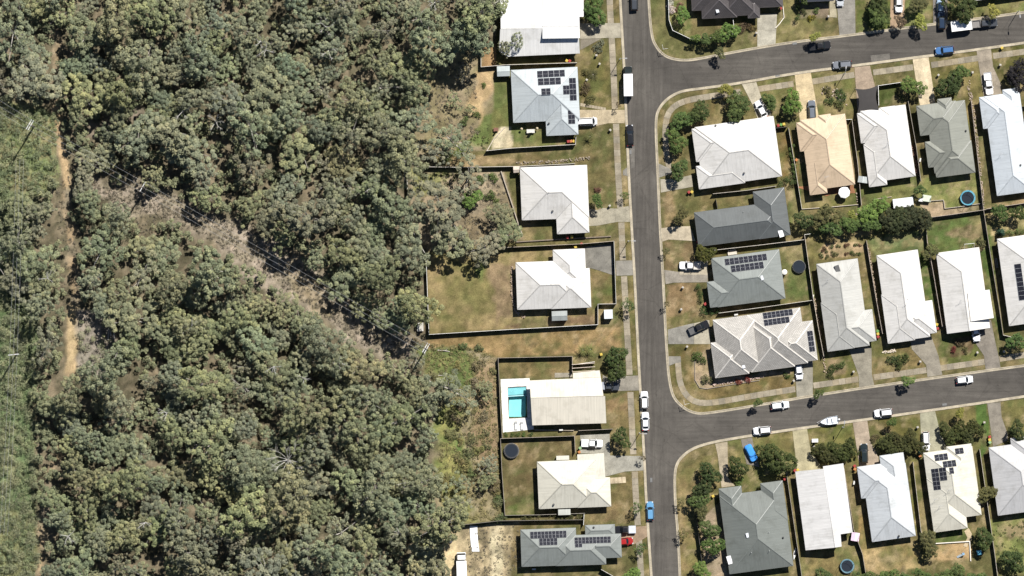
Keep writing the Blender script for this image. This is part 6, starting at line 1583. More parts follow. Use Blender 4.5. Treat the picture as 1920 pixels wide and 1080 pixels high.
fence([(1478, 240), (1490, 310), (1503, 392)], 'fence between the big white house and the peach cream house', GRF, cap=(.5, .46, .38, 1))
fence([(1448, 241), (1476, 238)], 'short dark side gate by the three bins', DKF)
fence([(1597, 226), (1608, 310), (1614.5, 385)], 'fence between the peach cream and white houses', BRF, cap=(.42, .37, .32, 1))
fence([(1584.5, 224.5), (1597, 224)], 'short white gate beside the peach cream roof', (.6, .6, .57, 1))
fence([(1503, 392), (1560, 388), (1609, 383.5)], 'low pale timber edging behind the umbrella lawn', (.45, .4, .33, 1), .35, 'timber', .15, post=False, name='garden_wall', cat='garden wall')
fence([(1636, 374), (1672, 369)], 'low timber edging beside the white garden shed', (.4, .33, .26, 1), .3, 'timber', .15, post=False, name='garden_wall', cat='garden wall')
fence([(1647, 198), (1646, 161), (1694, 154)], 'white-topped front fence beside the shade sail', (.4, .4, .38, 1), cap=(.78, .77, .74, 1))
fence([(1702, 190), (1717, 274), (1726, 340)], 'dark fence between the white and sage green roofs', DKF, cap=(.3, .27, .23, 1))
fence([(1820, 190), (1843, 392), (1855, 470), (1873, 580), (1880, 628)], 'long dark fence down the right-hand lots', DKF, cap=(.3, .26, .22, 1))
fence([(1880, 628), (1905, 634)], 'short fence at the front of the right edge white house', GRF, cap=WCAP)
fence([(1910, 201), (1940, 198)], 'dark side fence at the right edge beside the bluish roof', DKF)
fence([(1741, 408), (1790, 401.5), (1848, 393)], 'dark timber fence between the trampoline lawn and the goal lawn', (.12, .1, .085, 1), cap=(.42, .36, .3, 1))
fence([(1731, 378), (1769, 375), (1771, 391), (1805, 387), (1840, 381.5)], 'low stepped retaining wall below the trampoline lawn', (.35, .31, .26, 1), .4, 'timber', .15, post=False, name='garden_wall', cat='garden wall')
fence([(1736, 428), (1738, 455), (1748, 505), (1766, 612)], 'fence between the two middle white roofs', BRF, cap=(.42, .36, .3, 1))
fence([(1848, 392), (1900, 384), (1960, 375)], 'fence behind the long bluish roof at the right edge', BRF, cap=(.42, .36, .3, 1))
fence([(1339, 469), (1420, 460), (1507, 449.5)], 'fence between the slate roof and the solar house', BRF, cap=(.6, .55, .47, 1))
fence([(1347, 587), (1430, 576), (1522, 563)], 'fence between the solar house and the tiled house', BRF, cap=(.62, .58, .5, 1))
fence([(1508, 441), (1524, 557), (1533, 610), (1544, 668)], 'fence behind the two solar roofed corner lots', BRF, cap=(.5, .44, .36, 1))
fence([(1508, 440), (1519, 438.5)], 'short white corner piece of fence at the back row', (.6, .58, .52, 1))
fence([(1624, 451), (1630, 490), (1642, 560), (1654, 626)], 'fence between the pale grey and white middle roofs', BRF, cap=(.42, .36, .3, 1))
fence([(1474, 886), (1485, 960), (1505, 1095)], 'dark fence between the dark green roof and the gabled white roof', DKF, cap=(.3, .27, .23, 1))
fence([(1582, 878), (1600, 992), (1617, 1040), (1627, 1100)], 'fence between the gabled white roof and its hip-roofed neighbour', BRF, cap=(.38, .32, .25, 1))
fence([(1711, 866), (1726, 994), (1732, 1020)], 'fence between the white hip roof and the cream solar roof', BRF, cap=(.42, .38, .32, 1))
fence([(1836, 842), (1850, 940), (1864, 1037), (1872, 1100)], 'fence between the cream solar roof and the right edge house', BRF, cap=(.42, .38, .32, 1))
fence([(1305, 966), (1310, 1005), (1316, 1058)], 'dark fence on the gravel beside the dark green roof', DKF)
fence([(1752, 1019), (1818, 1015), (1820, 1052)], 'white low wall around the bottom play area', (.62, .58, .52, 1), .35, 'render_wall', .18, post=False, name='garden_wall', cat='garden wall', capw=.2)
fence([(1467, 2), (1470, 33), (1462, 44), (1454, 53)], 'curved white garden edging beside the upper corner driveway', (.66, .62, .55, 1), .3, 'render_wall', .16, post=False, name='garden_wall', cat='garden wall')
fence([(1303, 676), (1303, 712), (1312, 727), (1325, 729), (1360, 723), (1424, 713)], 'thin edging around the garden bed of the tiled house', (.3, .26, .22, 1), .2, 'timber', .1, post=False, name='edging', cat='edging')
fence([(1073, 684), (1115, 678)], 'upper white rail of the pergola frame beside the pool house', (.6, .56, .5, 1), 2.2, 'steel', .1, post=True)
# rubble retaining strips: one mass of stones each
def rubble(line, w, label, seed, col=(.36, .29, .225, 1), n=260):
    r = random.Random(seed); mb = MB(); pts = arc_pts(line, 4.0)
    for _ in range(n):
        i = r.randrange(len(pts) - 1); t = r.random(); u = pts[i][0] + (pts[i + 1][0] - pts[i][0]) * t + r.uniform(-w, w) / 2; v = pts[i][1] + (pts[i + 1][1] - pts[i][1]) * t + r.uniform(-w, w) / 2
        x, y = W2(u, v); s = r.uniform(.1, .26); k = 6; z0 = r.uniform(.1, .4)
        a = [(x + s * r.uniform(.7, 1.2) * math.cos(2 * math.pi * q / k), y + s * r.uniform(.7, 1.2) * math.sin(2 * math.pi * q / k), 0) for q in range(k)]
        b_ = [(x + (p[0] - x) * .7, y + (p[1] - y) * .7, z0) for p in a]; mb.loft([a, b_], bottom=False)
    return tag(mb.build('rubble_wall', M['stone'], color=col), label, 'rock wall', kind='stuff')
rubble([(1815, 154), (1824, 201), (1834, 290), (1844, 392)], 6, 'strip of rubble rocks retaining the bluish house lot', 1)
rubble([(1606, 360), (1614, 420), (1604, 400)], 3, 'scattered rocks by the back corner', 2, n=30)
rubble([(1713, 270), (1722, 330)], 7, 'reddish rocks between white and sage roofs', 3, (.22, .13, .1, 1), 110)
rubble([(1738, 455), (1748, 505), (1768, 612)], 4, 'brown rocks along the middle fence', 4, (.3, .24, .18, 1), 150)
rubble([(1626, 460), (1634, 500), (1648, 590), (1654, 624)], 5, 'brown rocks beside the pale grey roof fence', 5, (.36, .28, .2, 1), 170)
rubble([(1526, 560), (1534, 600), (1543, 660), (1548, 700)], 4, 'brown rocks beside the tiled house fence', 6, (.36, .28, .2, 1), 120)
rubble([(970, 305), (1040, 303), (1110, 296)], 5, 'line of pale rocks north of the white hip roof', 7, (.27, .225, .17, 1), 110)
rubble([(960, 500), (960, 550), (966, 585), (985, 596)], 4, 'rock edging west of the dry yard house', 8, (.36, .28, .21, 1), 110)
rubble([(1545, 168), (1570, 175), (1580, 190)], 16, 'pale rocks in the rocky front bed', 9, (.4, .32, .26, 1), 90)
rubble([(1655, 660), (1680, 657)], 5, 'pale loose rocks below the middle white roof', 10, (.62, .54, .44, 1), 40)
rubble([(1330, 722), (1380, 716), (1430, 706)], 4, 'pale pebbles along the tiled house bed', 11, (.5, .38, .32, 1), 90)

# ------------------------------------------------------------------ sheds and small structures
def shed(u, v, lw, ld, rz, col, label, h=2.1, gable=True, name='garden_shed', cat='shed', z0=0):
    root = empty(name, W3(u, v, z0), rad(rz), label, cat); a, b_ = lw * S / 2, ld * S / 2
    mb = MB(); mb.box(-a + .08, -b_ + .08, 0, a - .08, b_ - .08, h - .05); mb.build('wall', M['steel'], root, color=shade(col, .85))
    rise = .35 if gable else .12; mb = MB(); e = .05
    if gable:
        for s, x0, x1 in ((1, -a, a), ):
            mb.poly([(-a, -b_, h), (a, -b_, h), (a, 0, h + rise), (-a, 0, h + rise)], 0, [(0, 0), (2 * a, 0), (2 * a, b_), (0, b_)]); mb.poly([(-a, 0, h + rise), (a, 0, h + rise), (a, b_, h), (-a, b_, h)], 0, [(0, 0), (2 * a, 0), (2 * a, b_), (0, b_)])
            mb.poly([(-a, b_, h), (-a, -b_, h), (-a, 0, h + rise)]); mb.poly([(a, -b_, h), (a, b_, h), (a, 0, h + rise)])
    else:
        mb.prism([(-a, -b_), (a, -b_), (a, b_), (-a, b_)], h - .08, lambda x, y: h + rise * (y + b_) / (2 * b_))
    mb.build('roof', M['roof_metal'], root, color=col)
    if gable: mb = MB(); mb.box(-a, -.08, h + rise - .02, a, .08, h + rise + .04); mb.build('ridge_cap', M['steel'], root, color=shade(col, 1.25))
    mb = MB(); mb.box(-a * .4, -b_ + .04, .05, a * .4, -b_ + .09, 1.85); mb.build('door', M['steel'], root, color=shade(col, .7))
    return root
shed(944, 134, 24, 19, 2, (.36, .40, .40, 1), 'grey-green garden shed at the bush edge behind the solar house')
shed(1140.5, 589, 16, 17, 2, (.62, .65, .67, 1), 'little white shed inside the small fence by the footpath', gable=False)
shed(1049, 592, 29, 18, 2, (.26, .28, .27, 1), 'two-tone grey shed below the dry yard house roof')
shed(1692.5, 380, 38, 17, 7, (.68, .69, .69, 1), 'white low shed against the dark back-fence trees', gable=False)
shed(1617, 337, 12, 18, 82, (.40, .43, .42, 1), 'narrow grey shed between peach cream and white roofs')
shed(968.5, 318, 12, 12, 4, (.5, .43, .36, 1), 'small brownish lean-to at the corner of the white hip roof', gable=True)
shed(1058, 959.5, 23, 11, 2, (.46, .47, .43, 1), 'flat grey awning shed below the cream roof', gable=False)
shed(1055, 858, 24, 8, 2, (.6, .58, .5, 1), 'small pale lean-to above the cream roof', gable=False)
shed(1737, 372, 12, 16, 82, (.55, .60, .48, 1), 'pale green square garden box beside the tall shrub', h=1.2, gable=False, cat='garden box', name='garden_box')
shed(1726, 375, 6, 8, 82, (.7, .7, .68, 1), 'tiny white cupboard beside the pale green garden box', h=1.5, gable=False, cat='cupboard', name='cupboard')
shed(1603, 1006, 16, 15, 82, (.72, .55, .68, 1), 'small pink-roofed cubby house beside the gabled white house', h=1.6, cat='cubby house', name='cubby_house')
shed(788, 613, 12, 16, 2, (.48, .46, .41, 1), 'pale concrete service box outside the dry yard fence', h=.6, gable=False, cat='service box', name='service_box')
shed(930, 243, 9, 7, 0, (.2, .1, .07, 1), 'small red-brown box on the pale paved corner', h=.6, gable=False, cat='garden box', name='garden_box')
shed(995, 246, 15, 7, 2, (.62, .6, .55, 1), 'pale outdoor table on the lawn below the blue-grey roof', h=.8, gable=False, cat='table', name='outdoor_table')
shed(1488 + 40, 826, 12, 7, 2, (.72, .7, .66, 1), 'white low bench on the lawn by the driveway south of the street', h=.5, gable=False, cat='bench', name='bench')
shed(1836, 1036, 9, 9, 10, (.15, .45, .6, 1), 'square blue sandpit box near the bottom right', h=.4, gable=False, cat='sandpit', name='sandpit')
# pergola frame by the pool house
root = empty('pergola', W3(1094, 688), rad(4), 'timber pergola rails above the pool house carport', 'pergola')
for k in range(3):
    mb = MB(); mb.box(-2.8, -1.0 + k * .9 - .06, 2.2, 2.8, -1.0 + k * .9 + .06, 2.36); mb.build('beam', M['timber'], root, color=(.62, .52, .42, 1))
for sx in (-2.7, 2.7):
    for sy in (-.95, .75):
        mb = MB(); mb.box(sx - .06, sy - .06, 0, sx + .06, sy + .06, 2.2); mb.build('post', M['timber'], root, color=(.4, .33, .27, 1))
# shade sail over a driveway
P = [(1603, 167), (1645, 160.5), (1647, 206), (1629, 219), (1606, 214)]; c0 = W3(1624, 190)
root = empty('shade_sail', (c0.x, c0.y, 0), 0, 'charcoal shade sail stretched over the driveway', 'shade sail')
n = 10; V4 = {}; mb = MB(); Q = [(1603, 167), (1645, 160.5), (1647, 206), (1606, 214)]
def sail(i, j):
    s, t = i / n, j / n
    u = (Q[0][0] * (1 - s) + Q[1][0] * s) * (1 - t) + (Q[3][0] * (1 - s) + Q[2][0] * s) * t; v = (Q[0][1] * (1 - s) + Q[1][1] * s) * (1 - t) + (Q[3][1] * (1 - s) + Q[2][1] * s) * t
    u += 5 * math.sin(math.pi * t) * (1 - 2 * s); v += 4 * math.sin(math.pi * s) * (1 - 2 * t)
    z = (3.4 * (1 - s) + 2.6 * s) * (1 - t) + (2.5 * (1 - s) + 3.2 * s) * t
    x, y = W2(u, v); return (x - c0.x, y - c0.y, z)
for i in range(n):
    for j in range(n): mb.poly([sail(i, j), sail(i, j + 1), sail(i + 1, j + 1), sail(i + 1, j)])
mb.build('canopy', M['fabric'], root, color=(.05, .046, .044, 1))
for i, j in ((0, 0), (n, 0), (0, n), (n, n)):
    x, y, z = sail(i, j); mb = MB(); mb.tube([(x, y, 0), (x, y, z)], .06, 6); mb.build('post', M['steel'], root, color=(.3, .3, .3, 1))
# patio umbrella
root = empty('patio_umbrella', W3(1582, 361), 0.2, 'white octagonal patio umbrella behind the peach cream house', 'umbrella')
for k in range(8):
    a0, a1 = 2 * math.pi * k / 8, 2 * math.pi * (k + 1) / 8; r_ = 1.45
    mb = MB(); mb.poly([(0, 0, 2.7), (r_ * math.cos(a0), r_ * math.sin(a0), 2.2), (r_ * math.cos(a1), r_ * math.sin(a1), 2.2)]); mb.build('canopy_panel', M['fabric'], root, color=(.78, .78, .76, 1))
mb = MB(); mb.tube([(0, 0, 0), (0, 0, 2.75)], .035, 6); mb.build('pole', M['steel'], root, color=(.5, .5, .5, 1))
mb = MB(); mb.cyl((0, 0), .35, 0, .1, 12); mb.build('base', M['steel'], root, color=(.2, .2, .2, 1))
# trampolines
def trampoline(u, v, r, pad, label, net=False):
    root = empty('trampoline', W3(u, v), 0, label, 'trampoline'); R_ = r * S; n = 32
    mb = MB(); mb.poly([(R_ * .86 * math.cos(2 * math.pi * k / n), R_ * .86 * math.sin(2 * math.pi * k / n), .82) for k in range(n)]); mb.build('mat', M['fabric'], root, color=(.014, .02, .03, 1))
    mb = MB()
    for k in range(n):
        a0, a1 = 2 * math.pi * k / n, 2 * math.pi * (k + 1) / n
        mb.poly([(R_ * .84 * math.cos(a0), R_ * .84 * math.sin(a0), .85), (R_ * math.cos(a0), R_ * math.sin(a0), .85), (R_ * math.cos(a1), R_ * math.sin(a1), .85), (R_ * .84 * math.cos(a1), R_ * .84 * math.sin(a1), .85)])
    mb.build('edge_pad', M['fabric'], root, color=pad)
    mb = MB(); mb.tube([(R_ * math.cos(2 * math.pi * k / n), R_ * math.sin(2 * math.pi * k / n), .8) for k in range(n + 1)], .04, 6); mb.build('frame', M['steel'], root, color=(.3, .3, .3, 1))
    for k in range(6):
        a = 2 * math.pi * k / 6 + .3; mb = MB(); mb.tube([(R_ * math.cos(a), R_ * math.sin(a), 0), (R_ * math.cos(a), R_ * math.sin(a), .8 if not net else 2.5)], .035, 5); mb.build('leg', M['steel'], root, color=(.25, .25, .26, 1))
    if net:
        mb = MB(); mb.tube([(R_ * math.cos(2 * math.pi * k / n), R_ * math.sin(2 * math.pi * k / n), 2.5) for k in range(n + 1)], .03, 5); mb.build('net_ring', M['steel'], root, color=shade(pad, 1.0))
trampoline(1814, 371, 14, (.085, .30, .40, 1), 'trampoline with bright blue pad on the sage roof back lawn', True)
trampoline(1588, 1061, 13, (.10, .20, .25, 1), 'trampoline with dull blue pad behind the gabled white house', True)
trampoline(959, 845, 14, (.05, .05, .05, 1), 'black trampoline on the lawn beside the cream roof')
trampoline(1498, 500, 12, (.02, .022, .026, 1), 'small black trampoline on the lawn behind the solar house')
# water tank
root = empty('water_tank', W3(1470.5, 510), 0, 'white round water tank against the solar house', 'water tank')
mb = MB(); mb.cyl((0, 0), .62, 0, 1.8, 20); mb.build('tank', M['plastic'], root, color=(.7, .69, .64, 1)); mb = MB(); mb.cyl((0, 0), .64, 1.8, 1.98, 20, r1=.2); mb.build('lid', M['plastic'], root, color=(.75, .74, .7, 1))
# football goal
root = empty('football_goal', W3(1817, 461), rad(6), 'white football goal frame above the white roof', 'goal')
for sx in (-1.2, 1.2):
    mb = MB(); mb.tube([(sx, .5, 0), (sx, .5, 1.6)], .05, 6); mb.build('post', M['steel'], root, color=(.8, .8, .76, 1)); mb = MB(); mb.tube([(sx, .5, 1.55), (sx, -.9, .08)], .045, 6); mb.build('stay', M['steel'], root, color=(.8, .8, .76, 1))
mb = MB(); mb.tube([(-1.25, .5, 1.6), (1.25, .5, 1.6)], .05, 6); mb.build('crossbar', M['steel'], root, color=(.8, .8, .76, 1))
# swimming pool
c0 = W3(970, 755); root = empty('swimming_pool', (c0.x, c0.y, 0), 0, 'turquoise rectangular pool with a pale shallow shelf', 'swimming pool')
PP = px(POOL); loc = lambda P: [(x - c0.x, y - c0.y) for x, y in P]
mb = MB(); q = loc(PP)
for i in range(4):
    a, b_ = q[i], q[(i + 1) % 4]; mb.poly([(a[0], a[1], .04), (b_[0], b_[1], .04), (b_[0], b_[1], -1.4), (a[0], a[1], -1.4)])
mb.poly([(x, y, -1.35) for x, y in q]); mb.build('basin', M['render_wall'], root, color=(.36, .68, .70, 1))
mb = MB(); mb.prism(loc(px([(952.3, 727), (986.8, 725), (987.2, 739), (952.7, 741)])), -1.3, -.3); mb.build('shelf', M['render_wall'], root, color=(.3, .52, .55, 1))
mb = MB(); mb.prism(loc(px([(952.4, 742), (987.2, 740), (987.3, 742), (952.5, 744)])), -1.3, -.08); mb.build('ledge', M['render_wall'], root, color=(.34, .62, .65, 1))
mb = MB(); mb.poly([(x, y, -.1) for x, y in q]); mb.build('water', M['pool_water'], root)
for i in range(4):
    a, b_ = Vector(q[i]), Vector(q[(i + 1) % 4]); d = (b_ - a).normalized(); nn = Vector((d.y, -d.x)); mb = MB()
    mb.prism(ccw([tuple(a + nn * .28 - d * .0), tuple(a), tuple(b_), tuple(b_ + nn * .28)]), .0, .075); mb.build('coping', M['concrete'], root, color=(.72, .7, .66, 1))
# sun loungers
for i, u in enumerate((967.5, 978.5)):
    root = empty('sun_lounger', W3(u, 798, .05), rad(3), ['left', 'right'][i] + ' sun lounger below the swimming pool', 'sun lounger', 'loungers by the pool')
    mb = MB(); mb.box(-.3, -.95, .28, .3, .35, .36); mb.build('seat', M['fabric'], root, color=(.66, .66, .64, 1))
    mb = MB(); mb.poly([(-.3, .35, .36), (.3, .35, .36), (.3, .95, .75), (-.3, .95, .75)]); mb.build('backrest', M['fabric'], root, color=(.62, .62, .6, 1))
    mb = MB(); mb.box(-.34, -1.0, .2, -.29, .95, .3); mb.box(.29, -1.0, .2, .34, .95, .3); mb.build('frame', M['steel'], root, color=(.35, .35, .36, 1))
    for sx in (-.28, .28):
        for sy in (-.85, .7): mb = MB(); mb.box(sx - .03, sy - .03, 0, sx + .03, sy + .03, .22); mb.build('leg', M['steel'], root, color=(.3, .3, .3, 1))
# white tarpaulin and covered heap in the bottom yard
mb = MB(); T = [(881, 986), (894, 986), (896, 1010), (899, 1033), (885, 1034), (882, 1010)]
for i in range(8):
    t0, t1 = i / 8, (i + 1) / 8; sx = lambda t: 881 + 4 * t * t; A = [(sx(t0), 986 + 48 * t0), (sx(t0) + 14, 986 + 48 * t0), (sx(t1) + 14, 986 + 48 * t1), (sx(t1), 986 + 48 * t1)]
    mb.prism(px(A), .02, .16 + .03 * (i % 2))
tag(mb.build('tarpaulin', M['fabric'], color=(.8, .8, .79, 1)), 'long white tarpaulin strip on the dirt yard', 'tarpaulin')
mb = MB(); mb.loft([rring(2.3, .9, .4, 0), rring(2.2, .85, .4, .35), rring(1.6, .5, .25, .55)]); tag(mb.build('covered_heap', M['fabric'], color=(.09, .09, .095, 1), loc=W3(845, 1010), rotz=rad(85)), 'dark covered heap beside the western dirt yard fence', 'heap')

# ------------------------------------------------------------------ wheelie bins
BIN = MB(); BIN.loft([rring(.5, .46, .06, .06), rring(.6, .58, .07, .95)]); BINB = BIN.mesh('bin_body', M['plastic'])
BIN = MB(); BIN.loft([rring(.66, .64, .08, .95), rring(.66, .64, .08, 1.0), rring(.5, .46, .1, 1.06)]); BINL = BIN.mesh('bin_lid', M['plastic'])
BIN = MB(); BIN.tube([(-.28, -.3, .1), (-.28, .3, .1)], .1, 10); BINW = BIN.mesh('bin_wheels', M['rubber'])
LIDC = {'yellow': (.5, .37, .07, 1), 'red': (.30, .045, .04, 1), 'green': (.12, .26, .07, 1), 'orange': (.42, .17, .06, 1), 'light green': (.24, .36, .18, 1)}
def wbin(u, v, c, where):
    root = empty('wheelie_bin', W3(u, v, .03), (u * 3.3) % 1.2, c + '-lidded wheelie bin ' + where, 'bin', 'wheelie bins')
    obj('bin_body', BINB, root, color=(.03, .05, .035, 1)); obj('lid', BINL, root, color=LIDC[c]); obj('wheels', BINW, root)
for a in ((1062.5, 114, 'yellow', 'below the big white roof'), (1068, 114.5, 'red', 'below the big white roof'), (1065.5, 265.5, 'red', 'south of the blue-grey solar house'), (1071, 265, 'orange', 'south of the blue-grey solar house'), (1076, 265, 'yellow', 'south of the blue-grey solar house'),
          (1459, 235.5, 'red', 'in the trio beside the big white house'), (1464, 234, 'green', 'in the trio beside the big white house'), (1469.5, 233, 'yellow', 'in the trio beside the big white house'), (1291.5, 360.5, 'red', 'at the drive of the big white house'), (1297, 360, 'yellow', 'at the drive of the big white house'),
          (1064, 445, 'red', 'in the shade south of the white hip roof'), (1072, 444, 'yellow', 'in the shade south of the white hip roof'), (1090, 457.5, 'red', 'north of the dry yard house'), (1079, 463, 'yellow', 'north of the dry yard house'), (1308, 453.5, 'red', 'west of the slate roof'), (1322, 570, 'red', 'tucked inside the L-shaped hedge'),
          (1645, 621, 'green', 'beside the pale grey roof'), (1645.5, 626, 'yellow', 'beside the pale grey roof'), (1646, 631.5, 'red', 'beside the pale grey roof'), (1756, 608.5, 'yellow', 'between the two middle white roofs'), (1757.5, 616, 'red', 'between the two middle white roofs'), (1087.5, 840, 'light green', 'by the white pickup'), (1086, 847.5, 'orange', 'by the white pickup'),
          (1490, 882, 'red', 'at the gabled white house'), (1495.5, 881, 'yellow', 'at the gabled white house'), (1469.5, 891.5, 'yellow', 'at the dark green roof'), (1471, 898, 'red', 'at the dark green roof'), (1336.5, 930, 'yellow', 'west of the dark green roof'), (1602, 873.5, 'red', 'at the white hip roof with the black-green car'), (1602.5, 879.5, 'orange', 'at the white hip roof with the black-green car'),
          (1724, 847.5, 'light green', 'at the cream solar house'), (1725, 855, 'orange', 'at the cream solar house'), (1855, 819, 'red', 'by the right edge house'), (1855, 824.5, 'yellow', 'by the right edge house'), (1855.5, 829.5, 'light green', 'by the right edge house'), (1127, 664.5, 'yellow', 'beside the palms'), (1878, 90, 'yellow', 'alone on the upper street verge'), (1463.5, 16, 'red', 'at the corner of the brown tiled house'), (1493, 300, 'orange', 'against the hedge by the peach cream house')): wbin(*a)

# ------------------------------------------------------------------ street furniture
def lamp(u, v, dx, dy, label):
    root = empty('street_lamp', W3(u, v), math.atan2(-dy, dx), label, 'street lamp', 'street lamps')
    mb = MB(); mb.tube([(0, 0, 0), (0, 0, 5.6)], [.09, .06], 8); mb.build('pole', M['steel'], root, color=(.4, .4, .4, 1))
    mb = MB(); mb.tube([(0, 0, 5.5), (.5, 0, 5.85), (1.1, 0, 5.9)], .04, 6); mb.build('arm', M['steel'], root, color=(.4, .4, .4, 1))
    mb = MB(); mb.loft([rring(.75, .3, .1, 5.82, 1.35), rring(.75, .3, .12, 5.95, 1.35)]); mb.build('lamp_head', M['steel'], root, color=(.28, .28, .28, 1))
    mb = MB(); mb.cyl((0, 0), .16, 0, .12, 10); mb.build('base', M['concrete'], root, color=(.4, .4, .38, 1))
lamp(1162, 111, 1, 0, 'street lamp on the west verge beside the truck'); lamp(1178, 452, 1, 0, 'street lamp on the west verge by the dry yard house'); lamp(1199, 812, 1, 0, 'street lamp on the west verge by the dark round tree')
lamp(1583, 138, .1, -1, 'street lamp on the upper street behind the grey wagon'); lamp(1908, 22, .1, 1, 'street lamp at the right edge of the upper street'); lamp(1580, 801, .1, -1, 'street lamp on the lower street below the boat')
def street_sign(u, v, rz, label):
    root = empty('street_sign', W3(u, v), rz, label, 'street sign')
    mb = MB(); mb.tube([(0, 0, 0), (0, 0, 2.9)], .04, 6); mb.build('pole', M['steel'], root, color=(.5, .5, .5, 1))
    mb = MB(); mb.box(0, -.02, 2.5, 1.2, .02, 2.7); mb.build('blade', M['steel'], root, color=(.75, .75, .72, 1)); mb = MB(); mb.box(-.02, 0, 2.72, .02, 1.2, 2.92); mb.build('blade', M['steel'], root, color=(.75, .75, .72, 1))
street_sign(1243, 93, .2, 'street name sign on the upper street corner'); street_sign(1283, 758, .2, 'street name sign on the lower street corner')
for i, (u, v, a) in enumerate(((1490, 81.5, 8), (1458, 143, 8), (1771, 758.5, 8), (1182, 285, 90), (1221, 900, 90))):
    root = empty('drain_grate', W3(u, v, .03), rad(a), ['storm drain grate on the north kerb of the upper street', 'storm drain grate on the south kerb of the upper street', 'storm drain grate on the south kerb of the lower street', 'storm drain grate below the lone black car', 'storm drain grate above the light blue car'][i], 'drain')
    mb = MB(); mb.box(-.55, -.28, 0, .55, .28, .02); mb.build('frame', M['steel'], root, color=(.12, .12, .12, 1))
    for k in range(7): mb = MB(); mb.box(-.45 + k * .14, -.22, .02, -.38 + k * .14, .22, .04); mb.build('bar', M['steel'], root, color=(.2, .2, .19, 1))
BOX = [(1121, 42, 'near the top of the long street'), (1118, 104, 'on the lawn by the upper white roof'), (1124, 120, 'on the lawn beside the street lamp'), (1143, 386, 'at the white hip-roofed house drive'), (1280, 539, 'on the bare brown lawn'), (1277, 580, 'low on the bare brown lawn'), (1288, 650, 'at the drive of the tiled house'), (1418, 62, 'at the upper corner driveway'), (1553, 31, 'at the grey driveway by the mulch bed'), (1759, 141, 'left of the dark tree'), (1823, 136, 'right of the dark tree'), (1875, 122, 'by the driveway near the purple tree'),
       (1600, 697, 'by the sandy bed driveway'), (1725, 678, 'by the curving driveway'), (1832, 661, 'beside the oval garden bed'), (1882, 659, 'near the right edge tree'), (1488, 714, 'by the white car on the mid driveway'), (1526, 838, 'left of the umbrella trees'), (1845, 792, 'on the green strip lawn'), (1100, 150, 'on the solar house lawn'), (1144, 244, 'below the solar house driveway'), (1720, 801, 'on the lawn left of the white car drive')]
for u, v, w in BOX:
    root = empty('letterbox', W3(u, v), (u * 1.7) % 3, 'small pale letterbox ' + w, 'letterbox', 'letterboxes')
    mb = MB(); mb.box(-.16, -.2, 0, .16, .2, .75); mb.build('pillar', M['render_wall'], root, color=(.62, .57, .5, 1)); mb = MB(); mb.loft([rring(.5, .55, .05, .75), rring(.5, .55, .05, 1.05), rring(.3, .35, .05, 1.14)]); mb.build('box', M['steel'], root, color=(.4, .37, .32, 1))
# power poles and wires
def power_pole(u, v, H, ang, label, arms=2):
    root = empty('power_pole', W3(u, v, -.2), ang, label, 'power pole')
    mb = MB(); mb.tube([(0, 0, 0), (0, 0, H)], [.22, .14], 10); mb.build('pole', M['timber'], root, color=(.16, .13, .11, 1))
    for k in range(arms):
        y = (k - (arms - 1) / 2) * .5; mb = MB(); mb.box(-1.35, y - .08, H - .35 - .02 * k, 1.35, y + .08, H - .17); mb.build('crossarm', M['timber'], root, color=(.62, .62, .60, 1))
        for x in (-1.2, 0, 1.2): mb = MB(); mb.cyl((x, y), .1, H - .17, H + .14, 8, r1=.06); mb.build('insulator', M['plastic'], root, color=(.8, .8, .78, 1))
P0, P1, P2, P3 = (-60, 160), (64, 237), (273, 352), (800, 652)
HP = {P0: 14.0, P1: 14.0, P2: 13.0, P3: 14.0}
aw = math.atan2(-(P3[1] - P2[1]), P3[0] - P2[0]) + math.pi / 2
power_pole(*P1, 14.0, aw, 'power pole with double white crossarm left of the dirt track'); power_pole(*P2, 13.0, aw, 'power pole at the north edge of the pink clearing', 1); power_pole(*P3, 14.0, aw, 'power pole at the scrub above the slashed strip', 2)
power_pole(32, 664, 11.0, 0.1, 'lone power pole in the green strip at the left edge', 1)
def wires(chain, offs, hs, names, group, sag=1.0):
    for off, nm in zip(offs, names):
        mb = MB(); pts = []
        for (a, b_), (ha, hb) in zip(zip(chain[:-1], chain[1:]), zip(hs[:-1], hs[1:])):
            pa, pb = Vector((*W2(*a), ha)), Vector((*W2(*b_), hb)); d = (pb - pa); nn = Vector((-d.y, d.x, 0)).normalized() * off
            for k in range(13):
                t = k / 12; pts.append(pa.lerp(pb, t) + nn - Vector((0, 0, 4 * sag * t * (1 - t))))
        mb.tube(pts, .02, 4); tag(mb.build('power_line', M['steel'], color=(.36, .36, .35, 1)), nm, 'power line', group)
wires([P0, P1, P2, P3], (1.2, 0, -1.2), (14, 14, 13, 14), ['northernmost of three wires crossing the bush diagonally', 'middle of three wires crossing the bush diagonally', 'southernmost of three wires crossing the bush diagonally'], 'diagonal power wires')
wires([(44, 300), (32, 664), (14, 1000)], (.9, 0, -.9), (11, 11, 11), ['left of three wires running down the left edge', 'middle of three wires running down the left edge', 'right of three wires running down the left edge'], 'left edge power wires')
# two lawn chairs and side table under the blue-grey roof
for i, (u, v) in enumerate(((978, 242), (1007, 241))):
    root = empty('garden_light', W3(u, v), 0, ['left', 'right'][i] + ' of two round straw garden torches on the lawn below the blue-grey roof', 'garden torch')
    mb = MB(); mb.tube([(0, 0, 0), (0, 0, 1.4)], .05, 6); mb.build('pole', M['timber'], root, color=(.2, .15, .1, 1)); mb = MB(); mb.cyl((0, 0), .32, 1.2, 1.5, 12, r1=.1); mb.build('shade', M['fabric'], root, color=(.5, .42, .28, 1))
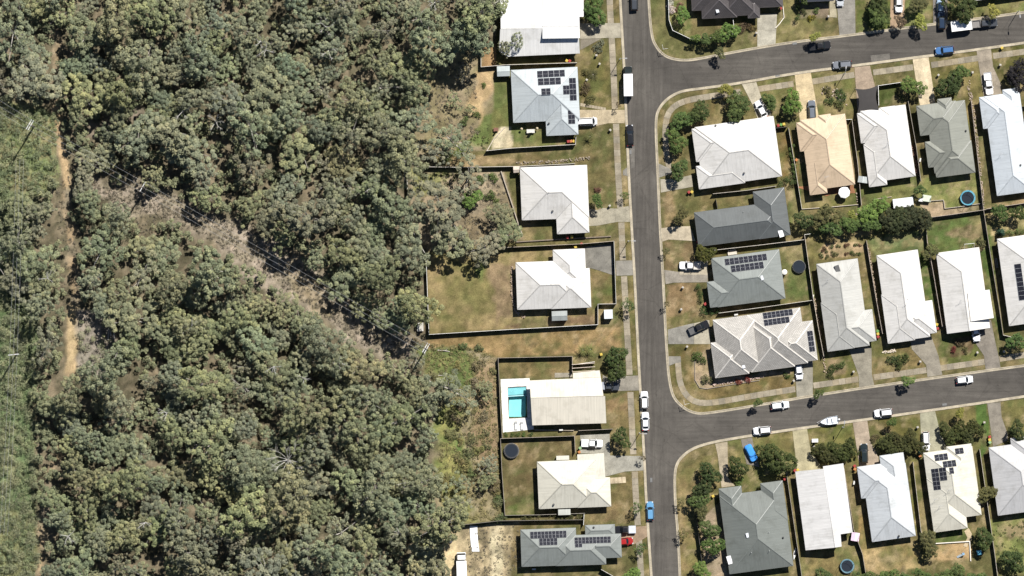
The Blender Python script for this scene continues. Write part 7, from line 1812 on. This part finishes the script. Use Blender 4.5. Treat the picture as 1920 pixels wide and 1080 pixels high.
# small things in the yards
root = empty('kayak', W3(1490, 1038), rad(82), 'white kayak lying against the fence east of the dark green roof', 'kayak')
mb = MB(); kp = lambda k, z: [(-1.5 + 3.0 * t, k * .34 * math.sin(math.pi * min(max(t, .03), .97)), z) for t in (0, .15, .35, .5, .65, .85, 1)] + [(-1.5 + 3.0 * t, -k * .34 * math.sin(math.pi * min(max(t, .03), .97)), z) for t in (1, .85, .65, .5, .35, .15, 0)]
mb.loft([kp(.5, .05), kp(1, .25), kp(.8, .34)]); mb.build('hull', M['plastic'], root, color=(.7, .7, .68, 1)); mb = MB(); mb.loft([rring(.8, .4, .18, .345), rring(.74, .34, .16, .36)]); mb.build('cockpit', M['rubber'], root)
root = empty('ladder', W3(1868.5, 493), rad(98), 'pale ladder lying in the dark side yard of the right edge house', 'ladder')
for y in (-.2, .2):
    mb = MB(); mb.box(-1.2, y - .03, .05, 1.2, y + .03, .13); mb.build('rail', M['steel'], root, color=(.55, .54, .5, 1))
for k in range(8):
    mb = MB(); mb.box(-1.08 + .3 * k, -.17, .07, -1.03 + .3 * k, .17, .11); mb.build('rung', M['steel'], root, color=(.55, .54, .5, 1))
root = empty('outdoor_setting', W3(1373, 475), rad(8), 'pale outdoor bench set north of the solar house', 'garden furniture')
mb = MB(); mb.box(-1.1, -.35, .62, 1.1, .35, .7); mb.build('table_top', M['timber'], root, color=(.55, .5, .42, 1))
for y in (-.75, .75):
    mb = MB(); mb.box(-1.0, y - .15, .4, 1.0, y + .15, .46); mb.build('bench_seat', M['timber'], root, color=(.5, .45, .38, 1))
for x in (-.9, .9):
    mb = MB(); mb.box(x - .05, -.8, 0, x + .05, .8, .62); mb.build('leg', M['timber'], root, color=(.4, .36, .3, 1))
root = empty('play_slide', W3(1801, 1041), rad(30), 'pale blue and white toddler slide on the bottom play lawn', 'slide')
mb = MB(); mb.poly([(-1.0, -.25, .1), (.5, -.25, 1.0), (.5, .25, 1.0), (-1.0, .25, .1)]); mb.build('chute', M['plastic'], root, color=(.5, .58, .62, 1))
mb = MB(); mb.box(.5, -.3, .95, 1.0, .3, 1.05); mb.build('platform', M['plastic'], root, color=(.2, .35, .5, 1))
for x in (.55, .95):
    for y in (-.26, .26): mb = MB(); mb.box(x - .04, y - .04, 0, x + .04, y + .04, 1.3); mb.build('leg', M['plastic'], root, color=(.6, .6, .6, 1))
for u, v, a, w in ((1380, 590, 8, 'between the solar and tiled houses'), (1500, 592, 82, 'at the east wall of the tiled house'), (1524, 556, 80, 'behind the solar house corner'), (1052, 806, 3, 'south wall of the pool house'), (1001, 1067, 2, 'south wall of the long grey-green roof'), (1725, 300, 80, 'west of the sage green roof'), (1846, 560, 80, 'east of the flat garage roof'), (1601, 905, 80, 'between the gabled and hipped white roofs'), (1028, 346, 85, 'west wall of the white hip roof')):
    root = empty('air_conditioner', W3(u, v), rad(a), 'pale air conditioner box ' + w, 'air conditioner')
    mb = MB(); mb.box(-.45, -.18, .1, .45, .18, .85); mb.build('case', M['steel'], root, color=(.6, .59, .55, 1)); mb = MB(); mb.tube([(-.15, -.19, .48), (-.15, -.2, .48)], .28, 14); mb.build('fan_grille', M['rubber'], root)
print('SCENE objects', len(bpy.data.objects))
